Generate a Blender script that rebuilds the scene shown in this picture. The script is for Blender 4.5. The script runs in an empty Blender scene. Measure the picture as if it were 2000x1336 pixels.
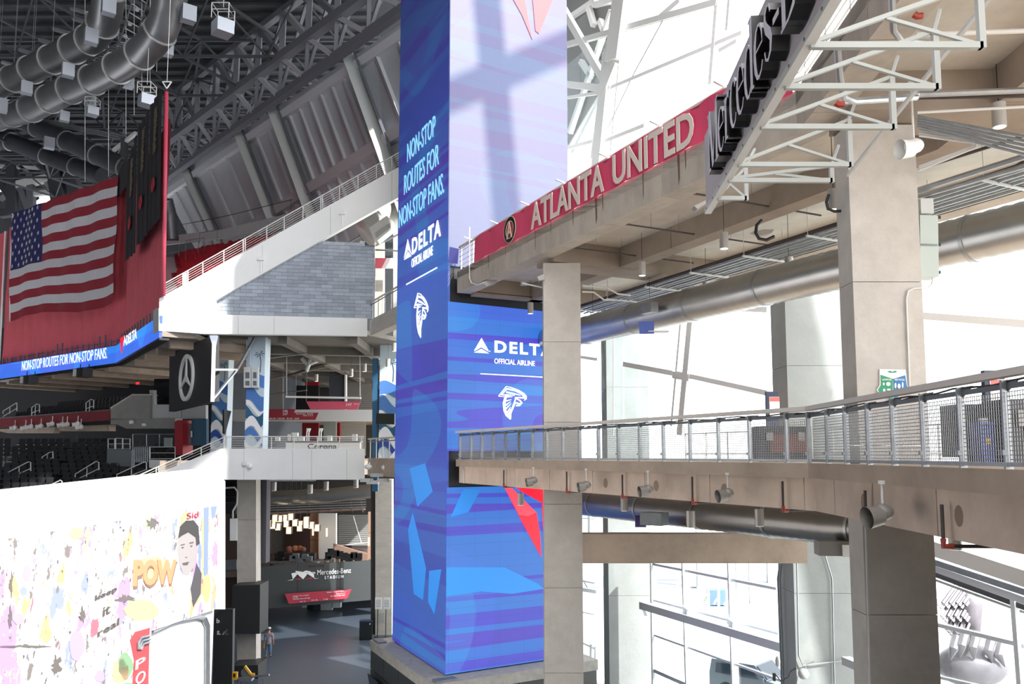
import bpy, bmesh, math, random
from mathutils import Vector as V, Matrix
random.seed(7)
sc = bpy.context.scene
col = sc.collection
# ---------------------------------------------------------------- camera
H = 12.3                      # eye height above the concourse floor
F, TP, PC = 1600.0, 150 / 1600.0, 739  # focal length (px of a 2000 px frame), tan of the upward tilt, row of the optical axis (lens shift)
P = math.atan(TP)
cd = bpy.data.cameras.new('camera'); cam = bpy.data.objects.new('camera', cd); col.objects.link(cam)
cam.location = (0, 0, H); cam.rotation_euler = (math.pi / 2 + P, 0, 0)
cd.sensor_width = 36; cd.lens = 36 * F / 2000; cd.shift_y = (PC - 668) / 2000; cd.clip_start = .1; cd.clip_end = 2000
sc.camera = cam
# ---------------------------------------------------------------- sky, sun, exposure
w = bpy.data.worlds.new('world'); sc.world = w; w.use_nodes = True
w.node_tree.nodes['Background'].inputs[0].default_value = (1.0, 1.0, 1.02, 1)
w.node_tree.nodes['Background'].inputs[1].default_value = 3.4
sd = bpy.data.lights.new('sun', 'SUN'); sd.energy = 6.0; sd.angle = math.radians(.9); sd.color = (1, .97, .93)
sun = bpy.data.objects.new('sun', sd); col.objects.link(sun)
SUN = V((-.585, .505, -.635)).normalized()
sun.rotation_euler = SUN.to_track_quat('-Z', 'Y').to_euler(); sun.location = (30, -20, 50)
vs = sc.view_settings; sc.display_settings.display_device = 'sRGB'
vs.view_transform = 'Standard'; vs.look = 'None'; vs.gamma = 1; vs.use_curve_mapping = False; vs.exposure = 0.45
sc.cycles.max_bounces = 8; sc.cycles.diffuse_bounces = 4; sc.cycles.transparent_max_bounces = 24
sc.cycles.glossy_bounces = 3; sc.cycles.sample_clamp_indirect = 6; sc.cycles.caustics_reflective = False; sc.cycles.caustics_refractive = False
# ---------------------------------------------------------------- helpers. builder z is measured from eye height
cp, sp = math.cos(P), math.sin(P)
def ray(px, py):
    a, b = px - 1000, PC - py
    return V((a, F * cp - b * sp, F * sp + b * cp))
def at(px, py, Y):
    r = ray(px, py); return r * (Y / r.y)
def atz(px, py, z):
    r = ray(px, py); return r * (z / r.z)
class Pl:
    """upright plane through plan points a, b (a to the left as seen by the viewer)"""
    def __init__(s, a, b):
        s.a = V((a[0], a[1], 0)); s.b = V((b[0], b[1], 0)); s.e = (s.b - s.a).normalized(); s.L = (s.b - s.a).length
        s.n = V((s.e.y, -s.e.x, 0))
    def pt(s, px, py, off=0):
        r = ray(px, py); t = (s.a + s.n * off).dot(s.n) / r.dot(s.n); return r * t
    def sz(s, px, py, off=0):
        p = s.pt(px, py, off); return (p - s.a).dot(s.e), p.z
    def w(s, u, z, off=0):
        p = s.a + s.e * u + s.n * off; return V((p.x, p.y, z))
def rgb(h):
    h = h.lstrip('#'); c = [int(h[i:i + 2], 16) / 255 for i in (0, 2, 4)]
    return tuple((x / 12.92 if x < .04045 else ((x + .055) / 1.055) ** 2.4) for x in c)
MC = {}
def mat(name, c=None, rough=.6, metal=0, var=0, vs_=1.0, bump=0, bs=20, emit=0, rnd=0, stretch=(1, 1, 1), dark=None):
    if name in MC: return MC[name]
    if isinstance(c, str): c = rgb(c)
    m = bpy.data.materials.new(name); m.use_nodes = True; nt = m.node_tree; N = nt.nodes; Lk = nt.links
    b = N['Principled BSDF']; b.inputs['Base Color'].default_value = (*c, 1); b.inputs['Roughness'].default_value = rough
    b.inputs['Metallic'].default_value = metal
    if emit:
        b.inputs['Emission Color'].default_value = (*c, 1); b.inputs['Emission Strength'].default_value = emit
    if var or bump or rnd:
        tc = N.new('ShaderNodeTexCoord'); mp = N.new('ShaderNodeMapping'); mp.inputs['Scale'].default_value = stretch
        Lk.new(tc.outputs['Object'], mp.inputs[0])
    last = None
    if var:
        n1 = N.new('ShaderNodeTexNoise'); n1.inputs['Scale'].default_value = vs_; n1.inputs['Detail'].default_value = 8; n1.inputs['Roughness'].default_value = .65
        Lk.new(mp.outputs[0], n1.inputs[0])
        r = N.new('ShaderNodeValToRGB'); d = dark or tuple(x * (1 - var) for x in c)
        if isinstance(d, str): d = rgb(d)
        r.color_ramp.elements[0].position = .3; r.color_ramp.elements[0].color = (*d, 1)
        r.color_ramp.elements[1].position = .7; r.color_ramp.elements[1].color = (*[min(1, x * (1 + var * .35)) for x in c], 1)
        Lk.new(n1.outputs[0], r.inputs[0]); last = r.outputs[0]
    if rnd:
        oi = N.new('ShaderNodeObjectInfo'); mr = N.new('ShaderNodeMapRange'); mr.inputs[3].default_value = 1 - rnd; mr.inputs[4].default_value = 1 + rnd
        Lk.new(oi.outputs['Random'], mr.inputs[0]); mx = N.new('ShaderNodeVectorMath'); mx.operation = 'SCALE'
        if last: Lk.new(last, mx.inputs[0])
        else: mx.inputs[0].default_value = c
        Lk.new(mr.outputs[0], mx.inputs['Scale']); last = mx.outputs[0]
    if last: Lk.new(last, b.inputs['Base Color'])
    if bump:
        n2 = N.new('ShaderNodeTexNoise'); n2.inputs['Scale'].default_value = bs; n2.inputs['Detail'].default_value = 5
        Lk.new(mp.outputs[0], n2.inputs[0]); bp = N.new('ShaderNodeBump'); bp.inputs['Strength'].default_value = bump; bp.inputs['Distance'].default_value = .03
        Lk.new(n2.outputs[0], bp.inputs['Height']); Lk.new(bp.outputs[0], b.inputs['Normal'])
    MC[name] = m; return m
def tag(o, label=None, cat=None, group=None, kind=None):
    if label: o['label'] = label
    if cat: o['category'] = cat
    if group: o['group'] = group
    if kind: o['kind'] = kind
    return o
def thing(name, label, cat, loc, group=None):
    o = bpy.data.objects.new(name, None); col.objects.link(o); o.empty_display_size = .2
    o.location = (loc[0], loc[1], loc[2] + H); return tag(o, label, cat, group)
UP = V((0, 0, 1))
def worldloc(o):
    l = o.location.copy()
    while o.parent: o = o.parent; l += o.location
    return l
class MB:
    def __init__(s): s.v = []; s.f = []; s.m = []; s.cur = 0
    def poly(s, vs, fs):
        k = len(s.v); s.v += [V(x) for x in vs]; s.f += [[k + i for i in f] for f in fs]; s.m += [s.cur] * len(fs); return s
    def prism(s, pts, vec):
        pts = [V(p) for p in pts]; vec = V(vec); n = len(pts)
        nn = V((0, 0, 0))
        for i in range(n): nn += pts[i].cross(pts[(i + 1) % n])
        if nn.dot(vec) > 0: pts.reverse()
        return s.poly(pts + [p + vec for p in pts], [list(range(n)), list(range(2 * n - 1, n - 1, -1))] +
                      [[(i + 1) % n, i, n + i, n + (i + 1) % n] for i in range(n)])
    def slab(s, xy, z0, z1): return s.prism([(x, y, z0) for x, y in xy], (0, 0, z1 - z0))
    def box(s, c, sz, e=None):
        e = V(e or (1, 0, 0)).normalized(); n = V((-e.y, e.x, 0)); c = V(c)
        q = [c + e * (a * sz[0] / 2) + n * (b * sz[1] / 2) - UP * sz[2] / 2 for a, b in ((-1, -1), (1, -1), (1, 1), (-1, 1))]
        return s.prism(q, (0, 0, sz[2]))
    def beam(s, a, b, w_, h_=None, up=UP):
        a, b = V(a), V(b); h_ = h_ or w_; d = (b - a)
        if d.length < 1e-6: return s
        d.normalize(); r = d.cross(V(up))
        if r.length < 1e-3: r = d.cross(V((1, 0, 0)))
        r.normalize(); u = r.cross(d).normalized()
        return s.prism([a + r * w_ / 2 * i + u * h_ / 2 * j for i, j in ((-1, -1), (1, -1), (1, 1), (-1, 1))], b - a)
    def tube(s, pts, r, n=10, cap=True, r2=None):
        pts = [V(p) for p in pts]; k = len(s.v); m = len(pts); prev = None
        for i, p in enumerate(pts):
            d = (pts[min(i + 1, m - 1)] - pts[max(i - 1, 0)]).normalized()
            if prev is None: prev = d.cross(UP) if abs(d.z) < .95 else d.cross(V((1, 0, 0)))
            u = (prev - d * prev.dot(d)).normalized(); q = d.cross(u); prev = u
            rr = r if not isinstance(r, (list, tuple)) else r[i]
            for j in range(n):
                t = 2 * math.pi * j / n; s.v.append(p + (u * math.cos(t) + q * math.sin(t)) * rr)
        F_ = [[k + i * n + j, k + i * n + (j + 1) % n, k + (i + 1) * n + (j + 1) % n, k + (i + 1) * n + j] for i in range(m - 1) for j in range(n)]
        if cap: F_ += [[k + j for j in range(n)][::-1], [k + (m - 1) * n + j for j in range(n)]]
        s.f += F_; s.m += [s.cur] * len(F_); return s
    def sphere(s, c, r, n=10, sc_=(1, 1, 1)):
        c = V(c); pts = []; R = []
        k = len(s.v)
        for i in range(n + 1):
            a = math.pi * i / n
            for j in range(n * 2 if n < 8 else 16):
                nn = n * 2 if n < 8 else 16; t = 2 * math.pi * j / nn
                s.v.append(c + V((math.sin(a) * math.cos(t) * r * sc_[0], math.sin(a) * math.sin(t) * r * sc_[1], math.cos(a) * r * sc_[2])))
        nn = n * 2 if n < 8 else 16
        F_ = [[k + i * nn + j, k + (i + 1) * nn + j, k + (i + 1) * nn + (j + 1) % nn, k + i * nn + (j + 1) % nn] for i in range(n) for j in range(nn)]
        s.f += F_; s.m += [s.cur] * len(F_); return s
    def plate(s, pl, pts, thick, off=0, px=True):
        q = [pl.pt(x, y, off) if px else pl.w(x, y, off) for x, y in pts]
        return s.prism(q, pl.n * -thick)
    def build(s, name, m, parent=None, smooth=False, label=None, kind=None, stay=None):
        me = bpy.data.meshes.new(name)
        if parent: o0 = worldloc(parent)
        else:
            xs = [p.x for p in s.v]; ys = [p.y for p in s.v]; zs = [p.z for p in s.v]
            o0 = V(((min(xs) + max(xs)) / 2, (min(ys) + max(ys)) / 2, min(zs) + H))
            if stay: o0 = V((0, 0, 0))
        off = V((0, 0, H)) - o0
        me.from_pydata([p + off for p in s.v], [], s.f)
        for q in (m if isinstance(m, (list, tuple)) else [m]): me.materials.append(q)
        me.polygons.foreach_set('material_index', s.m)
        if smooth: me.polygons.foreach_set('use_smooth', [True] * len(me.polygons))
        me.update(); me.validate()
        o = bpy.data.objects.new(name, me); col.objects.link(o)
        if parent: o.parent = parent
        else: o.location = o0
        if smooth and smooth != 'all':
            try: me.set_sharp_from_angle(angle=math.radians(40))
            except Exception: pass
        return tag(o, label, None, None, kind)
def kids(o): return [c for c in bpy.data.objects if c.parent == o]
def copy_tree(o, loc=None, label=None, group=None, rotz=None, ch=None):
    c = o.copy(); col.objects.link(c)
    if loc is not None: c.location = (loc[0], loc[1], loc[2] + H)
    if rotz is not None: c.rotation_euler = (0, 0, rotz)
    if label: c['label'] = label
    if group: c['group'] = group
    for k in (ch if ch is not None else kids(o)):
        d = k.copy(); col.objects.link(d); d.parent = c
        for g in kids(k):
            e = g.copy(); col.objects.link(e); e.parent = d
    return c
def one(mb, name, m, label, cat, group=None, smooth=False):
    return tag(mb.build(name, m, smooth=smooth), label, cat, group)
def struct(mb, name, m, smooth=False):
    return tag(mb.build(name, m, smooth=smooth, stay=True), kind='structure')
TXC = {}
def textmesh(body, bold=0.0, space=1.0):
    k = (body, bold, space)
    if k in TXC: return TXC[k]
    cu = bpy.data.curves.new('t', 'FONT'); cu.body = body; cu.size = 1; cu.offset = bold; cu.space_character = space; cu.resolution_u = 3
    cu.extrude = .01
    ob = bpy.data.objects.new('t', cu); col.objects.link(ob)
    dg = bpy.context.evaluated_depsgraph_get(); dg.update()
    me = bpy.data.meshes.new_from_object(ob.evaluated_get(dg))
    vs_ = [v.co.copy() for v in me.vertices]; fs = [list(p.vertices) for p in me.polygons]
    bpy.data.objects.remove(ob); bpy.data.meshes.remove(me)
    x0, x1 = min(v.x for v in vs_), max(v.x for v in vs_); y0, y1 = min(v.y for v in vs_), max(v.y for v in vs_)
    TXC[k] = ([V(((v.x - x0) / (x1 - x0), (v.y - y0) / (y1 - y0), v.z / .01)) for v in vs_], fs); return TXC[k]
def text(mb, body, pl, u0, u1, z0, z1, off=.02, th=.01, bold=.0, slope=0, space=1.0):
    vs_, fs = textmesh(body, bold, space)
    mb.poly([pl.w(u0 + (u1 - u0) * v.x, z0 + (z1 - z0) * v.y + slope * v.x, off + th * v.z) for v in vs_], fs); return mb
def textpx(mb, body, pl, x0, x1, xm, yt, yb, **k):
    """text between image columns x0..x1, its top and foot read at column xm"""
    o = k.get('off', .02)
    u0 = pl.sz(x0, yt, o)[0]; u1 = pl.sz(x1, yt, o)[0]
    return text(mb, body, pl, u0, u1, pl.sz(xm, yb, o)[1], pl.sz(xm, yt, o)[1], **k)
def ribbon(pts, w0, w1=None):
    """flat stroke outline around a 2-D polyline, width w0 -> w1 (or list)"""
    n = len(pts); L = []; R = []
    for i in range(n):
        a = V((*pts[max(i - 1, 0)], 0)); b = V((*pts[min(i + 1, n - 1)], 0)); d = (b - a).normalized(); q = V((-d.y, d.x, 0))
        ww = w0[i] if isinstance(w0, (list, tuple)) else w0 + ((w1 if w1 is not None else w0) - w0) * i / (n - 1)
        p = V((*pts[i], 0)); L.append(p + q * ww / 2); R.append(p - q * ww / 2)
    return [(p.x, p.y) for p in L + R[::-1]], [(L[i], R[i]) for i in range(n)]
ORD = 'first second third fourth fifth sixth seventh eighth ninth tenth eleventh twelfth thirteenth fourteenth fifteenth sixteenth seventeenth eighteenth nineteenth twentieth twenty-first twenty-second twenty-third twenty-fourth'.split()
def offs(path, n):
    """offset an open plan polyline to its right-hand side by n (mitred)"""
    out = []
    for i in range(len(path)):
        p = V(path[i]).to_3d() if len(path[i]) == 2 else V(path[i])
        ds = []
        if i > 0: ds.append((V(path[i]) - V(path[i - 1])).normalized())
        if i < len(path) - 1: ds.append((V(path[i + 1]) - V(path[i])).normalized())
        ns = [V((-d.y, d.x)) for d in ds]
        if len(ns) == 1: q = ns[0] * n
        else:
            b = (ns[0] + ns[1]).normalized(); q = b * (n / b.dot(ns[0]))
        out.append((path[i][0] + q.x, path[i][1] + q.y))
    return out
def band(mb, path, n0, n1, z0, z1):
    a, b = offs(path, n0), offs(path, n1)
    for i in range(len(path) - 1): mb.slab([a[i], a[i + 1], b[i + 1], b[i]], z0, z1)
    return mb
def cut(path, t):
    """point at length t along path"""
    for i in range(len(path) - 1):
        a, b = V(path[i]), V(path[i + 1]); L = (b - a).length
        if t <= L or i == len(path) - 2: return tuple(a + (b - a) * (t / L))
        t -= L
def plen(path): return sum((V(path[i + 1]) - V(path[i])).length for i in range(len(path) - 1))
def sub(path, t0, t1):
    out = [cut(path, t0)]; acc = 0
    for i in range(len(path) - 1):
        acc += (V(path[i + 1]) - V(path[i])).length
        if t0 + 1e-4 < acc < t1 - 1e-4: out.append(tuple(path[i + 1]))
    return out + [cut(path, t1)]
# ---------------------------------------------------------------- materials
CON = mat('concrete_warm', '#b9ada0', .85, var=.25, vs_=.6, bump=.25, bs=9)
CONL = mat('concrete_light', '#c9c3b8', .85, var=.18, vs_=1.1, bump=.25, bs=7, stretch=(1, 1, 2.5))
CONB = mat('concrete_brown', '#bba997', .85, var=.25, vs_=.9, bump=.2, bs=8)
CONW = mat('concrete_white_painted', '#f3f3f0', .8, var=.04, vs_=.5, bump=.08, bs=5)
STAIN = mat('dark_stain', '#6d5646', .9)
STEEL = mat('galvanised_steel', '#a9adb0', .38, .75, var=.2, vs_=4)
STEELD = mat('galvanised_dull', '#7e8388', .5, .5, var=.2, vs_=4)
DUCT = mat('spiral_duct', '#b9bab8', .34, .85, var=.12, vs_=1.2)
WHITE = mat('white_paint', '#eeeeec', .55)
WSTEEL = mat('white_steel', '#dcdcd8', .55)
GSTEEL = mat('light_grey_steel', '#c3c6c3', .5)
DARKG = mat('dark_grey_paint', '#3a3c3f', .6)
BLACK = mat('black_paint', '#141416', .45)
BLK2 = mat('black_fabric', '#201f21', .9)
RED = mat('red_paint', '#b02a33', .5)
RUST = mat('red_elbow', '#9c3a2a', .5)
PIPE = mat('black_iron_pipe', '#4a4240', .6, .3)
GLOW = mat('lamp_glow', (1, .98, .92), .5, emit=3)
def led_material(name, seed, hi, gain):
    m = bpy.data.materials.new(name); m.use_nodes = True; nt = m.node_tree; N = nt.nodes; Lk = nt.links; b = N['Principled BSDF']
    tc = N.new('ShaderNodeTexCoord')
    def noise(scale, st, detail=2, rot=(0, 0, 0)):
        mp = N.new('ShaderNodeMapping'); mp.inputs['Scale'].default_value = st; mp.inputs['Location'].default_value = (seed, seed * 2, seed * .37); mp.inputs['Rotation'].default_value = rot
        Lk.new(tc.outputs['Object'], mp.inputs[0]); n = N.new('ShaderNodeTexNoise'); n.inputs['Scale'].default_value = scale; n.inputs['Detail'].default_value = detail
        Lk.new(mp.outputs[0], n.inputs[0]); return n.outputs[0]
    def ramp(src, els, interp='CONSTANT'):
        r = N.new('ShaderNodeValToRGB'); r.color_ramp.interpolation = interp; cr = r.color_ramp
        while len(cr.elements) < len(els): cr.elements.new(.5)
        for e, (p, c) in zip(cr.elements, els): e.position = p; e.color = (*rgb(c), 1)
        Lk.new(src, r.inputs[0]); return r.outputs[0]
    a = ramp(noise(.6, (.015, .015, 1), 1), [(0, '#2f6fe0'), (.38, '#2486e4'), (.5, '#4a48d4'), (.56, '#2680e2'), (.64, '#5440cc'), (.7, '#3a68dc')] if hi > 1 else [(0, '#2a55c8'), (.40, '#2d6fd6'), (.50, '#3f3fc6'), (.57, '#2b74d4'), (.64, '#4a36c0'), (.72, '#2f5fd0')])
    c = ramp(noise(.4, (.35, .35, .5), 0, (0, .6, 0)), [(0, '#2136a8'), (.45, '#3a3ec4'), (.56, '#2f8fe0'), (.66, '#5a3ec0')])
    mx = N.new('ShaderNodeMix'); mx.data_type = 'RGBA'; mx.inputs[0].default_value = .3
    Lk.new(a, mx.inputs[6]); Lk.new(c, mx.inputs[7])
    # the tile raster of the screen
    br = N.new('ShaderNodeTexBrick'); br.inputs['Scale'].default_value = 1; br.inputs['Mortar Size'].default_value = .012; br.offset = 0
    br.inputs['Color1'].default_value = (1, 1, 1, 1); br.inputs['Color2'].default_value = (.94, .94, .97, 1); br.inputs['Mortar'].default_value = (.72, .72, .78, 1)
    br.inputs['Brick Width'].default_value = 1.0; br.inputs['Row Height'].default_value = .5
    sx = N.new('ShaderNodeSeparateXYZ'); Lk.new(tc.outputs['Object'], sx.inputs[0]); cb = N.new('ShaderNodeCombineXYZ')
    Lk.new(sx.outputs[1 if hi < 2 else 0], cb.inputs[0]); Lk.new(sx.outputs[2], cb.inputs[1]); Lk.new(cb.outputs[0], br.inputs['Vector'])
    m2 = N.new('ShaderNodeMix'); m2.data_type = 'RGBA'; m2.blend_type = 'MULTIPLY'; m2.inputs[0].default_value = .7
    Lk.new(mx.outputs[2], m2.inputs[6]); Lk.new(br.outputs[0], m2.inputs[7]); out = m2.outputs[2]
    if hi == 1:  # the picture on this face is navy towards its top
        mr = N.new('ShaderNodeMapRange'); mr.inputs[1].default_value = H + 4; mr.inputs[2].default_value = H + 17; mr.inputs[3].default_value = 0; mr.inputs[4].default_value = .8
        Lk.new(sx.outputs[2], mr.inputs[0]); m3 = N.new('ShaderNodeMix'); m3.data_type = 'RGBA'; m3.inputs[7].default_value = (*rgb('#141c50'), 1)
        Lk.new(mr.outputs[0], m3.inputs[0]); Lk.new(out, m3.inputs[6]); out = m3.outputs[2]
    b.inputs['Base Color'].default_value = (.05, .05, .06, 1) if hi != 3 else (.085, .083, .095, 1); b.inputs['Roughness'].default_value = .55
    Lk.new(out, b.inputs['Emission Color']); b.inputs['Emission Strength'].default_value = gain
    return m
def glass(name, tint=(.96, .985, .99), gl=.06):
    m = bpy.data.materials.new(name); m.use_nodes = True; nt = m.node_tree; N = nt.nodes; Lk = nt.links
    t = N.new('ShaderNodeBsdfTransparent'); t.inputs[0].default_value = (*tint, 1); g = N.new('ShaderNodeBsdfGlossy'); g.inputs['Roughness'].default_value = .02
    x = N.new('ShaderNodeMixShader'); x.inputs[0].default_value = gl; Lk.new(t.outputs[0], x.inputs[1]); Lk.new(g.outputs[0], x.inputs[2])
    Lk.new(x.outputs[0], N['Material Output'].inputs[0]); return m
GLASS = glass('facade_glass')
# ================================================================ LARGE STRUCTURE
A0, KP, E1 = (-2.25, 33), (5.86, 16.3), (5.54, 8.95)
LOW = [A0, KP, E1, (5.0, -15.4)]
UPP = [A0, KP, E1, (5.0, -15.4)]  # unseen end run of both paths added to shade the lower column
FLR = -H
struct(MB().slab([(-60, -16), (14, -16), (12.5, 26), (6.4, 41), (3, 50), (3, 110), (-60, 110)], FLR - .3, FLR), 'floor',
       mat('floor_blue_grey', '#4d5763', .28, var=.12, vs_=.35, bump=.05, bs=3))
struct(MB().slab([(14.02, -60), (160, -60), (160, 160), (3.02, 160), (3.02, 50), (6.42, 41), (12.52, 26), (14.02, -16)], FLR - .3, FLR), 'ground_outside',
       mat('plaza_paving', '#cfcfca', .8, var=.08, vs_=.3))
ROOFM = mat('roof_deck_dark', '#33363a', .8, var=.2, vs_=.5)
roof = MB().slab([(-75, -16), (-9, -16), (5.5, 22), (4.5, 62), (4.5, 88), (-2, 95), (-20, 124.5), (-75, 124.5)], 38, 38.4)  # right edge stretched out of view to shade the red seats
struct(roof, 'ceiling', ROOFM)
struct(MB().slab([(-75, -16), (-74.6, -16), (-74.6, 125), (-75, 125)], FLR, 38), 'wall_left', ROOFM)
struct(MB().slab([(-74.6, 124.6), (3, 124.6), (3, 125), (-74.6, 125)], FLR, 38), 'wall_back', ROOFM)
struct(MB().slab([(-74.6, -16), (-6, -16), (-6, -15.6), (-74.6, -15.6)], FLR, 38), 'wall_rear_blocker', ROOFM)  # unseen, added to keep frontal sky light off the bowl
# deck ribs of the roof, as real corrugation bars
rb = MB()
for i in range(60): rb.beam((-74, 20 + i * 1.7, 37.85), (-12, 20 + i * 1.7, 37.85), .5, .3)
struct(rb, 'ceiling_corrugation', mat('roof_rib', '#3c3f44', .8))

struct(MB().slab([(-9, -15.5), (4.9, -15.5), (4.9, 4.6), (-9, 4.6)], -2.0, -1.62), 'floor_landing', CONL)
struct(MB().slab([(14.6, -15.5), (15, -15.5), (15, 15.5), (14.6, 15.5)], FLR, -1.2), 'wall_side_blocker', CONB)  # unseen, added to cut low daylight on the wide column's foot
struct(MB().slab([(-6, -15.9), (14, -15.9), (14, -15.5), (-6, -15.5)], FLR, -1.62), 'wall_low_blocker', CONB)  # unseen, added to keep the lower level behind the eye dark
JOIST = mat('joist_concrete', '#998b7d', .85, var=.22, vs_=.8, bump=.2, bs=6, rnd=.05)
# ---- lower walkway
wk = thing('concrete_walkway', 'warm concrete walkway that carries the mesh railing across the hall, level with the eye', 'walkway', (*A0, -1.1))
band(MB(), LOW, 0, 9.3, -.45, -.16).build('deck_slab', CONB, wk)
T = plen(LOW)
js = [0, 2.6, 5.1, 7.6, 10.2, 12.8, 15.4, 18.3, 19.6, 21.4, 23.6, 25.8, 28.2, 30.6, 33, 35.4, 38, T]
BEAMM = mat('beam_brown', '#e2ccb8', .85, var=.25, vs_=.8, bump=.2, bs=6, rnd=.05)
for i in range(len(js) - 1):
    band(MB(), sub(LOW, js[i] + .012, js[i + 1] - .012), .14, .6, -1.1, -.45).build('beam_segment', BEAMM, wk)
band(MB(), LOW, 9.0, 9.3, -1.1, -.45).build('rear_beam', CONB, wk)
for s in (10.9, 13.3, 15.9, 21.0, 24.2): # dark lamp scorches on the beam face
    p = V(cut(LOW, s)); q = V(cut(LOW, s + .05)); d = (q - p).normalized(); n = V((-d.y, d.x)); c = p + n * .135
    MB().prism([V((c.x + d.x * .11 * math.cos(a), c.y + d.y * .11 * math.cos(a), -.78 + .14 * math.sin(a))) for a in [k * math.pi / 6 for k in range(12)]], (n.x * .004, n.y * .004, 0)).build('soot_mark', mat('soot', '#a08a78', .95), wk)

# ---- upper walkway
uw = thing('concrete_bridge', 'upper concrete bridge with the red supporter banner hung along its edge', 'bridge', (*A0, 6.6))
band(MB(), UPP, .0, 8.3, 7.2, 7.46).build('deck_slab', CONL, uw)
TU = plen(UPP); n_ = 18
for i in range(n_):
    band(MB(), sub(UPP, i * TU / n_ + .012, (i + 1) * TU / n_ - .012), 0, .62, 6.6, 7.5).build('edge_beam', mat('fascia_concrete', '#b8aea1', .85, var=.25, vs_=1.5, bump=.25, bs=7, stretch=(1, 1, .35), rnd=.05), uw)
for n0 in (3.2, 7.6):
    for i in range(5):
        band(MB(), sub(UPP, i * TU / 5 + .01, (i + 1) * TU / 5 - .01), n0, n0 + .6, 6.5, 7.2).build('joist_beam', JOIST, uw)
def crossbeam(s0, s1, z0, z1, n0=.6, n1=8.3):
    a, b = cut(UPP, s0), cut(UPP, s1); d = (V(b) - V(a)).normalized(); n = V((-d.y, d.x))
    q = [V(a) + n * n0, V(b) + n * n0, V(b) + n * n1, V(a) + n * n1]
    MB().slab([(p.x, p.y) for p in q], z0, z1).build('cross_beam', JOIST, uw)
crossbeam(5.9, 7.1, 6.45, 7.2); crossbeam(18.7, 20.0, 6.45, 7.2); crossbeam(26.5, 27.4, 6.5, 7.2); crossbeam(0, .5, 6.5, 7.2)
for s, w_, l in ((3.1, .05, .55), (6.9, .04, .7), (9.4, .05, .5), (10.7, .12, .8), (11.1, .05, .5), (13.1, .05, .75), (14.6, .1, .8), (14.9, .05, .5), (16.2, .12, .7), (17.1, .05, .8), (4.6, .03, .4), (8.0, .03, .4)):
    a = V(cut(UPP, s)); b = V(cut(UPP, s + w_)); d = (b - a).normalized(); n = V((d.y, -d.x)) * .004
    MB().prism([(a.x, a.y, 7.48), (b.x, b.y, 7.48), (b.x, b.y, 7.48 - l * .8), (a.x * .6 + b.x * .4, a.y * .6 + b.y * .4, 7.48 - l)], (n.x, n.y, 0)).build('rust_streak', STAIN, uw)

# ---- columns
PIER = mat('pier_concrete', '#a3a8a6', .85, var=.12, vs_=.8, bump=.2, bs=6)
def column(name, label, x0, x1, y0, y1, z0, z1, m, joints=4):
    t = thing(name, label, 'column', ((x0 + x1) / 2, (y0 + y1) / 2, z0)); zs = [z0 + (z1 - z0) * i / joints for i in range(joints + 1)]
    for i in range(joints):
        MB().slab([(x0, y0), (x1, y0), (x1, y1), (x0, y1)], zs[i] + (.012 if i else 0), zs[i + 1]).build('shaft_lift', m, t)
    return t
column('concrete_column', 'slim square concrete column between the big screen and the white glazing', 1.05, 2.29, 27.0, 27.9, FLR, 6.42, mat('column_concrete', '#c4beb5', .85, var=.18, vs_=1.3, bump=.3, bs=9, rnd=.03), 7)
c2 = column('concrete_column', 'wide concrete column with the green and blue recycling poster', 6.53, 7.85, 15.45, 16.1, FLR, 6.42, mat('column_concrete_big', '#c9c4bc', .85, var=.16, vs_=1.6, bump=.3, bs=8, rnd=.02), 6)
column('facade_column', 'bluish broad concrete pier seen through the slim column gap, far end of the glazing', 4.86, 7.0, 42, 44.4, FLR, 14, PIER, 5)
column('facade_column', 'broad pale concrete pier with conduits on it behind the lower spiral duct', 9.45, 11.65, 28, 29.6, FLR, 6.9, PIER, 5)
one(MB().slab([(2.29, 27.05), (9.6, 27.05), (9.6, 27.65), (2.29, 27.65)], -3.5, -2.56), 'concrete_beam', CONB, 'level concrete tie beam between slim column and broad pier under the lower duct', 'beam')

# ---- screen tower
K, L_, R_ = V((-2.62, 33)), V((-5.56, 39.05)), V((2.52, 35.98)); BK = V((-.6, 42.2))
tw = thing('screen_tower', 'tall three-faced tower clad in blue video screens, standing on a black plinth', 'tower', (-1.5, 37, -8.56))
c = (K + L_ + R_ + BK) / 4
core = [(p + (c - p).normalized() * .12) for p in (K, R_, BK, L_)]
MB().slab([(p.x, p.y) for p in core], -8.6, 24).build('core', BLACK, tw)
PLl, PLr = Pl(L_, K), Pl(K, R_)
# ends of both planes lie on the tower corners; each screen is a thin cabinet layer
def screen(pl, u0, u1, z0, z1, m, name='video_screen'):
    MB().prism([pl.w(u0, z0), pl.w(u1, z0), pl.w(u1, z1), pl.w(u0, z1)], pl.n * -.1).build(name, m, tw)
ledL = led_material('led_left', 3.1, 1, .52); ledR = led_material('led_right', 8.3, 2, .74); ledT = led_material('led_top', 5.7, 3, .34)
screen(PLl, 0, PLl.L - .02, -8.56, 23.9, ledL)
screen(PLr, .02, PLr.L, -8.56, -1.29, ledR); screen(PLr, .02, PLr.L, .16, 6.25, ledR); screen(PLr, .02, PLr.L, 7.75, 23.9, ledT)
LW = mat('led_white', '#eef6ff', .5, emit=.65); LR = mat('led_red', '#ff1830', .5, emit=.75); LR2 = mat('led_red_soft', '#ff4a5c', .5, emit=.65)
LP = mat('led_peach', '#b04a50', .6, emit=.12); LC = mat('led_ice', '#8fd8f8', .5, emit=.55); LA = mat('led_azure', '#2c86dc', .5, emit=.42)
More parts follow.
